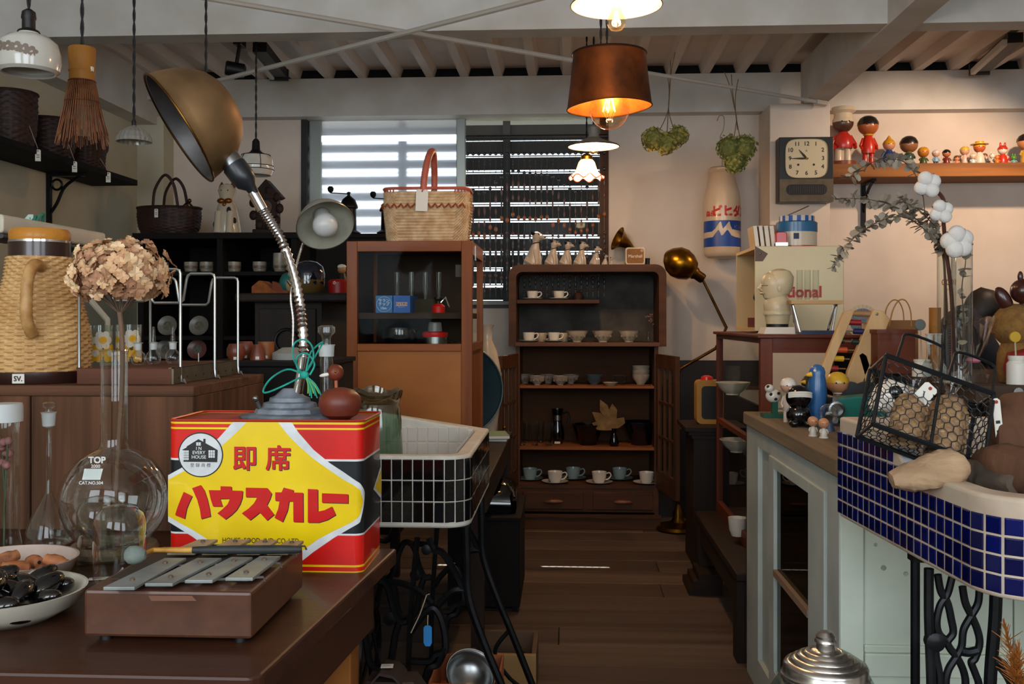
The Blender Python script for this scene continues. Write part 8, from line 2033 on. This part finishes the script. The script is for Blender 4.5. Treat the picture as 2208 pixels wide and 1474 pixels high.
O('tube', M().lathe([(0, 3*s), (19*s, 3*s), (21*s, 8*s), (21*s, 290*s), (23*s, 296*s)], 28, cap=False), glass('vase_glass', '#eef3f2', .85, .02, .06, 1.8), t); O('foot', M().lathe([(0, 0), (30*s, 0), (30*s, 3*s), (0, 4*s)], 24), GLASS, t)
# eucalyptus
Y = 2.6; t = T('eucalyptus_branch', 'arching dried grey-green eucalyptus branches in the glass cylinders', 'branch', V(onc(2050, Y))+V((0, 0, .1)))
EU = [P('euc_a', '#a89d8a', .75, 0, '#8d8271', 20), P('euc_b', '#8f8575', .75, 0, '#766c5c', 20)]; r7 = random.Random(12)
br = [[(2036, 700), (2034, 560), (2010, 505), (1965, 465), (1910, 438), (1850, 428), (1800, 430)], [(2040, 690), (2032, 545), (2000, 500), (1950, 468), (1900, 475), (1850, 505), (1815, 545), (1797, 580)], [(2044, 700), (2036, 560), (2025, 505), (1990, 460), (1960, 440), (1940, 425)], [(2070, 790), (2078, 700), (2074, 620), (2082, 560), (2070, 525)]]
lf = M().add([V((0, 0, 0)), V((.006, .004, .001)), V((.0095, .0105, .001)), V((.007, .018, .0)), V((0, .022, -.001)), V((-.007, .018, 0)), V((-.0095, .0105, .001)), V((-.006, .004, .001))], [(0, 1, 2, 3), (0, 3, 4, 5), (0, 5, 6, 7)]); lsrc = [None, None]
for bi, pts in enumerate(br):
    cv = spline([W(x, y, Y+(.0 if bi != 3 else -.04)+.012*((i+bi) % 3-1)) for i, (x, y) in enumerate(pts)], 9)
    O('twig', M().tube(cv, [.0022-.0014*i/len(cv) for i in range(len(cv))], 5), P('euc_twig', '#5c4a3a', .8), t, w=True)
    for i, q in enumerate(cv):
        if bi < 3 and i < 11: continue
        if bi == 3 and i % 3: continue
        for k_ in (0, 1):
            d_ = V((r7.gauss(0, 1), r7.gauss(0, .7), r7.gauss(0, 1))).normalized(); m_ = r7.randrange(2)
            if lsrc[m_] is None: o = lsrc[m_] = O('leaf', M().add(lf.v, lf.f), EU[m_], t, smooth=False)
            else: o = piece(lsrc[m_], t)
            o.matrix_parent_inverse = WM(t).inverted(); o.location = q; o.rotation_mode = 'QUATERNION'; o.rotation_quaternion = d_.to_track_quat('Y', 'Z'); sc_ = r7.uniform(.75, 1.25)*(1 if i < len(cv)-6 else .7); o.scale = (sc_,)*3
# separate upper sprig
t = T('eucalyptus_sprig', 'short eucalyptus sprig reaching up before the toy shelf', 'branch', W(1985, 420, 2.6))
cv = spline([W(1995, 470, 2.6), W(1985, 400, 2.6), W(1950, 350, 2.6), W(1900, 345, 2.6), W(1860, 360, 2.6), W(1828, 385, 2.6)], 7); O('twig', M().tube(cv, .0012, 5), P('euc_twig', '', 0), t, w=True)
for i, q in enumerate(cv):
    if i < 10: continue
    for k_ in (0, 1):
        o = piece(lsrc[k_], t); o.matrix_parent_inverse = WM(t).inverted(); d_ = V((r7.gauss(0, 1), r7.gauss(0, .7), r7.gauss(0, 1))).normalized(); o.location = q; o.rotation_quaternion = d_.to_track_quat('Y', 'Z'); o.scale = (r7.uniform(.9, 1.35),)*3
# cotton
t = T('cotton_branch', 'dark twig with three white cotton bolls in the glass cylinders', 'branch', V(onc(2062, 2.58))+V((0, 0, .12))); s = mpp(2.56); COT = P('cotton', '#d8d4ce', .95, bump=.5, sc=90, sub=.1); BRC = P('bract', '#4a2a22', .8)
cvc = spline([W(2058, 800, 2.58), W(2052, 640, 2.58), W(2040, 540, 2.57), W(2034, 470, 2.56), W(2034, 430, 2.56), W(2015, 408, 2.56)], 6); O('twig', M().tube(cvc, .005, 7), BRC, t, w=True); O('twig', M().tube([W(2040, 545, 2.57), W(2064, 520, 2.55)], .003, 6), BRC, t, w=True)
for px, py, r_, lob in ((2000, 398, 25, 4), (2030, 456, 22, 4), (2064, 522, 30, 5)):
    c_ = W(px, py, 2.53)
    for k_ in range(lob):
        a = k_*2*PI/lob+.5; O('cotton_lobe', M().ball(c_+V((r_*.55*s*cos(a), -.006*(k_ % 2), r_*.55*s*sin(a))), (r_*.62*s, r_*.5*s, r_*.62*s), 14, 10), COT, t, w=True)
        O('bract', M().tube([c_+V((0, .006, 0)), c_+V((r_*.6*s*cos(a+.6), .004, r_*.6*s*sin(a+.6))), c_+V((r_*1.05*s*cos(a+.6), -.004, r_*1.05*s*sin(a+.6)))], [.004, .0035, .001], 5), BRC, t, w=True)
# bamboo tube, cellophane bag
t = T('bamboo_tube', 'upright tan bamboo tube at the back of the counter', 'tube', onc(2016, 3.25)); O('tube', M().lathe([(.018, 0), (.018, .14), (.0185, .143), (.018, .146), (.018, .20), (.014, .20), (.014, .1)], 18), BAMB, t)
Y = 2.66; s = mpp(Y); t = T('cellophane_bag', 'crumpled clear cellophane bag with a pink tie on the counter', 'bag', onc(2098, Y-.06))
b = M().lathe([(26*s, 0), (30*s, 20*s), (12*s, 44*s), (10*s, 50*s), (26*s, 80*s), (40*s, 120*s), (46*s, 135*s)], 22, cap=False)
for i, v in enumerate(b.v): k_ = 1+.12*sin(i*5.7); v.x *= k_; v.y *= k_; v.z += 4*s*sin(i*3.3)
O('film', b, CELL, t, smooth=False); O('pink_tie', M().lathe([(11*s, 42*s), (15*s, 46*s), (11*s, 52*s)], 16, cap=False), P('pink_ribbon', '#b8707c', .6), t)
# fuzzy toy
Y = 2.66; s = mpp(Y); t = T('fuzzy_toy', 'brown fuzzy toy with dark wooden ears at the right edge', 'plush toy', onc(2188, Y)); FUR = P('brown_fur', '#6e4c22', .95, 0, '#8a6430', 40, bump=1.0, bsc=160); DWB = P('dark_ear_wood', '#3a1712', .3, coat=.4)
O('body', M().lathe([(0, 0), (30*s, 0), (36*s, 30*s), (34*s, 60*s), (26*s, 82*s), (0, 90*s)], 24), FUR, t); O('head', M().ball((0, 0, 118*s), (46*s, 42*s, 46*s), 26, 18), FUR, t)
O('ear', M().ball((0, 0, 0), 1, 16, 12, TR(-24*s, -4*s, 172*s) @ RY(-.5) @ SCL(15*s, 13*s, 30*s)), DWB, t); O('ear', M().ball((0, 0, 0), 1, 16, 12, TR(26*s, -2*s, 172*s) @ RY(.4) @ SCL(15*s, 13*s, 30*s)), DWB, t)
O('knob', M().ball((14*s, -8*s, 190*s), 26*s, 20, 14), DWB, t); O('knob_tip', M().ball((8*s, -8*s, 220*s), (6*s, 5*s, 12*s), 10, 8), DWB, t)
t = T('red_cushion', 'red cushion behind the yellow disc flower at the right edge', 'cushion', onc(2215, 2.62)); O('cushion', M().lathe([(0, 0), (38*s, 2*s), (46*s, 30*s), (38*s, 62*s), (0, 72*s)], 24), P('red_cloth', '#8f1712', .7, bump=.2), t); O('button', M().ball((-30*s, -30*s, 40*s), 3*s, 8, 6), YELP, t)
# ================================================================ person behind the counter
pY = 5.2; t = T('person', 'person in dark clothes bending over behind the counter, dark hair, face turned down', 'person', (X_(2060, pY), pY, 0))
def skinned(nm, verts, edges, mat_, sub=2):
    me = bpy.data.meshes.new(nm); me.from_pydata([v[0] for v in verts], edges, []); o = bpy.data.objects.new(nm, me); COL.objects.link(o); o.parent = t
    m_ = o.modifiers.new('k', 'SKIN'); m_.use_smooth_shade = True
    for i, v in enumerate(verts): me.skin_vertices[0].data[i].radius = v[1] if hasattr(v[1], '__len__') else (v[1], v[1]); me.skin_vertices[0].data[i].use_root = (i == 0)
    u_ = o.modifiers.new('u', 'SUBSURF'); u_.levels = sub; u_.render_levels = sub; me.materials.append(mat_); return o
CLO = P('dark_navy_cloth', '#141722', .85, bump=.2, sc=20); SKIN = P('skin', '#9a6a4e', .55, sub=.1); HAIR = P('dark_hair', '#120d0b', .55, 0, '#1e1612', 60)
dX = X_(2118, pY)-X_(2060, pY); hz_ = Z_(680, pY)
body = [((0, .02, .86), (.13, .12)), ((.0, .02, .98), (.14, .12)), ((.02, .0, 1.08), (.16, .13)), ((.05, -.01, 1.15), (.12, .11)), ((dX*.75, -.02, hz_-.10), (.05, .05)), ((.03, .19, 1.10), (.06, .06)), ((.12, .24, .92), (.05, .05)), ((.24, .16, .95), (.04, .04)), ((.03, -.19, 1.10), (.06, .06)), ((.12, -.26, .92), (.05, .05)), ((.24, -.2, .95), (.04, .04)), ((0, .1, .78), (.09, .1)), ((.01, .11, .45), (.07, .07)), ((0, .11, .05), (.05, .05)), ((0, -.07, .78), (.09, .1)), ((.01, -.08, .45), (.07, .07)), ((0, -.08, .05), (.05, .05))]
skinned('clothed_body', body, [(0, 1), (1, 2), (2, 3), (3, 4), (2, 5), (5, 6), (6, 7), (2, 8), (8, 9), (9, 10), (0, 11), (11, 12), (12, 13), (0, 14), (14, 15), (15, 16)], CLO)
hxf = TR(dX, -.02, hz_) @ RY(.45)
hb = M().loft([[hxf @ V((cxo+rx*cos(a*PI/10), ry*sin(a*PI/10), z)) for a in range(20)] for cxo, rx, ry, z in ((.02, .03, .03, -.125), (.025, .06, .05, -.11), (.02, .08, .065, -.07), (.01, .092, .073, -.02), (.005, .096, .076, .03), (0, .09, .072, .07), (0, .06, .05, .105), (0, .015, .012, .118))])
O('head', hb, SKIN, t); O('nose', M().ball((0, 0, 0), 1, 10, 8, hxf @ TR(.108, 0, -.035) @ SCL(.018, .014, .024)), SKIN, t); O('mouth', M().ball((0, 0, 0), 1, 10, 6, hxf @ TR(.092, 0, -.078) @ SCL(.01, .022, .006)), P('lip', '#7a4238', .5), t)
for y in (-.03, .03): O('eye', M().ball((0, 0, 0), 1, 10, 8, hxf @ TR(.092, y, .0) @ SCL(.008, .013, .007)), BLACK, t); O('ear', M().ball((0, 0, 0), 1, 10, 8, hxf @ TR(-.005, y*2.55, -.02) @ SCL(.018, .008, .028)), SKIN, t)
hr_ = M().loft([[hxf @ V((cxo+rx*cos(a*PI/10), ry*sin(a*PI/10), z)) for a in range(20)] for cxo, rx, ry, z in ((-.045, .05, .06, -.1), (-.04, .07, .078, -.05), (-.028, .088, .084, 0), (-.012, .102, .088, .05), (-.006, .098, .082, .085), (-.004, .07, .06, .118), (-.002, .02, .02, .132))])
for i, v in enumerate(hr_.v): hr_.v[i] = v+V((rnd.gauss(0, .003), rnd.gauss(0, .003), rnd.gauss(0, .003)))
O('hair', hr_, HAIR, t)
b = M()
for i in range(60):
    a = rnd.uniform(-1, 1); p0 = hxf @ V((.085, .07*a, .06)); b.tube([p0, p0+hxf.to_3x3() @ V((.02, .01*a, -.01)), p0+hxf.to_3x3() @ V((.03+rnd.gauss(0, .006), .015*a, -.05+rnd.gauss(0, .01)))], .0008, 3)
O('fringe', b, HAIR, t, kind='stuff')
for sy in (-1, 1):
    hand_ = [((.24, .18*sy, .95), (.032, .028)), ((.285, .17*sy, .955), (.034, .018)), ((.32, .165*sy, .955), (.034, .016))]; ed = [(0, 1), (1, 2)]
    for f, (yo, ln) in enumerate(((-.028, .055), (-.010, .068), (.009, .062), (.026, .05))):
        k_ = len(hand_); hand_ += [((.33, .165*sy+yo, .955), .009), ((.33+ln*.55, .165*sy+yo*1.1, .95), .0085), ((.33+ln, .165*sy+yo*1.1, .935), .0075)]; ed += [(2, k_), (k_, k_+1), (k_+1, k_+2)]
    k_ = len(hand_); hand_ += [((.29, .17*sy-.035*sy, .95), .01), ((.325, .17*sy-.052*sy, .942), .009)]; ed += [(1, k_), (k_, k_+1)]
    skinned('hand', hand_, ed, SKIN)
# ================================================================ lit pendants down the aisle
WARM = (1.0, .66, .40)
def bulbx(t, s, rr, z, glow, r_=.0, nm='bulb'):
    O(nm, M().lathe([(rr*.4*s, z+rr*1.6*s), (rr*.55*s, z+rr*1.0*s), (rr*s, z+0*s), (rr*.95*s, z-rr*.35*s), (rr*.6*s, z-rr*.85*s), (0, z-rr*1.05*s)], 24, cap=False), glass('bulb_glass', '#fff2d8', .5, .02, .04, 2.5), t)
    b = M()
    for k_ in range(4): a = k_*PI/2; b.tube([(rr*.12*s*cos(a), rr*.12*s*sin(a), z+rr*1.0*s), (rr*.3*s*cos(a+.4), rr*.3*s*sin(a+.4), z-rr*.15*s)], rr*.075*s, 6)
    O('filament', b, emis('filament%d' % int(glow*10+rr), '#ffc070', glow), t)
ENA = P('enamel_white', '#d8c8b4', .35, coat=.3); ENO = P('enamel_grey', '#8a8378', .4)
def enamel(lab, px, py, Y, rpx, bulb_dy, pw, brr):
    t, s, p = pendant(lab, px, py, Y)
    O('shade', M().lathe([(rpx*s, 0), (rpx*.96*s, 3*s), (rpx*.5*s, rpx*.22*s), (rpx*.22*s, rpx*.36*s), (rpx*.2*s, rpx*.5*s)], 48, cap=False), ENO, t)
    O('shade_lining', M().lathe([(rpx*.99*s, -.5*s), (rpx*.95*s, 1*s), (rpx*.49*s, rpx*.2*s), (rpx*.2*s, rpx*.33*s), (0, rpx*.34*s)][::-1], 48, cap=False), ENA, t)
    O('rim', M().tube([(rpx*s*cos(a*PI/24), rpx*s*sin(a*PI/24), 0) for a in range(48)], 1.2*s, 6, closed=True), P('rim_dark', '#2a2420', .5), t)
    O('socket', M().lathe([(rpx*.2*s, rpx*.48*s), (rpx*.2*s, rpx*.75*s), (rpx*.08*s, rpx*.85*s), (0, rpx*.85*s)], 18), ENO, t)
    cord(t, 2.60-p.z, rpx*.84*s)
    bulbx(t, s, brr, -bulb_dy*s, 14, 0)
    l = point('bulb_light', p+V((0, 0, -bulb_dy*s)), pw, WARM, brr*s*.5); l.parent = t; l.matrix_parent_inverse = WM(t).inverted()
    return t
enamel('white enamel pendant with a glowing bulb at the top edge of the picture', 1329, 12, 2.6, 98, 34, 10, 21)
enamel('smaller white enamel pendant with a lit bulb, behind the copper bucket lamp', 1280, 316, 4.6, 55, 6, 15, 11)
# copper bucket lamp
t, s, p = pendant('copper bucket pendant lamp, dented at the rim', 1314, 232, 3.3)
COP = P('bucket_copper', '#8a4a20', .42, .75, '#4a2a16', 9, bump=.08, r2=.55); COI = P('bucket_inside', '#b8742a', .35, .7, '#8a5420', 10)
o_ = M().lathe([(87*s, 0), (86*s, 8*s), (82*s, 55*s), (78*s, 112*s), (80*s, 115*s), (78*s, 117*s)], 48, cap=False)
i_ = M().lathe([(86*s, .2*s), (85*s, 8*s), (81*s, 55*s), (77*s, 112*s)][::-1], 48, cap=False)
for mb in (o_, i_):
    for v in mb.v:
        a = math.atan2(v.y, v.x); k_ = max(0, 1-v.z/(110*s)); v.x *= 1+.05*k_*cos(2*a); v.y *= 1-.08*k_*cos(2*a+.3); v.z += k_*5*s*cos(a+.2)
O('bucket', o_, COP, t); O('inside', i_, COI, t)
O('rim', M().tube([o_.v[i] for i in range(48)], 1.6*s, 6, closed=True), COP, t)
O('top_ring', M().tube([(79*s*cos(a*PI/24), 79*s*sin(a*PI/24), 115*s) for a in range(48)], 2*s, 6, closed=True), P('ring_dark', '#2a1c14', .5, .4), t)
for x in (-18, -5): c_ = cord(t, 2.60-p.z, 116*s); c_.location = (x*s, 0, 0)
b = M().ball((0, 0, -4*s), (43*s, 43*s, 43*s), 28, 18); O('globe_bulb', b, glass('globe_glass', '#fff4e2', .6, .02, .04, 2.4), t)
b = M()
for k_ in range(5): a = k_*1.257; b.tube([(5*s*cos(a), 5*s*sin(a), 30*s), (14*s*cos(a+.5), 14*s*sin(a+.5), -8*s)], 1.5*s, 6)
O('filament', b, emis('filament_b', '#ffb860', 10), t); O('socket', M().lathe([(12*s, 38*s), (12*s, 112*s)], 14), BRASS_D, t)
l = point('bulb_light', p+V((0, 0, 42*s)), 26, WARM, .02); l.parent = t; l.matrix_parent_inverse = WM(t).inverted()
# frilled milk glass lamp
t, s, p = pendant('small frilled milk glass pendant with a red edge, lit, lowest in the aisle', 1265, 386, 4.85)
FR = P('frill_glass', '#e8d8c4', .3, sub=.2, em='#ffb878', es=3.2); rings = []
for r_, z, amp in ((12, 42, 0), (17, 36, 0), (20, 26, .5), (23, 16, 1.2), (29, 8, 2.5), (36, 3, 4)):
    rings.append([V(((r_+amp*.6*cos(8*a))*s*cos(a), (r_+amp*.6*cos(8*a))*s*sin(a), (z+amp*sin(8*a))*s)) for a in [2*PI*i/64 for i in range(64)]])
O('shade', M().loft(rings, caps=False), FR, t, solid=.0015); O('red_edge', M().tube(rings[-1], 1.3*s, 6, closed=True), P('red_edge', '#a03020', .4), t)
O('gallery', M().lathe([(13*s, 40*s), (13*s, 48*s), (7*s, 54*s), (0, 54*s)], 18), BRASS, t); cord(t, 2.60-p.z, 52*s)
O('bulb', M().ball((0, 0, 22*s), (11*s, 11*s, 13*s), 16, 10), emis('bulb_frill', '#ffcf90', 6), t)
l = point('bulb_light', p+V((0, 0, -3*s)), 8, WARM, .03); l.parent = t; l.matrix_parent_inverse = WM(t).inverted()
# grey enamel connector seen between bucket and second lamp is the second lamp's neck; spotlight on the right track
t = T('track_spotlight', 'black spotlight on the right lighting track, just outside the right edge', 'spotlight', (2.36, 4.75, 2.40))
O('barrel', M().lathe([(.02, -.05), (.036, -.04), (.036, .045), (.032, .05)], 16, xf=RX(-2.2)), BLACK, t); O('yoke', M().tube([(0, 0, 0), (0, -.01, .06), (0, -.02, .11)], .01, 8), BLACK, t)
ld = bpy.data.lights.new('spot_light', 'SPOT'); ld.energy = 60; ld.color = (1, .69, .47); ld.spot_size = 1.9; ld.spot_blend = .5; ld.shadow_soft_size = .03
lo = bpy.data.objects.new('spot_light', ld); COL.objects.link(lo); lo.location = (2.36, 4.80, 2.37); lo.rotation_euler = (V((1.9, 5.9, 1.35))-V((2.36, 4.80, 2.37))).to_track_quat('-Z', 'Y').to_euler()
lo.parent = t; lo.matrix_parent_inverse = WM(t).inverted()
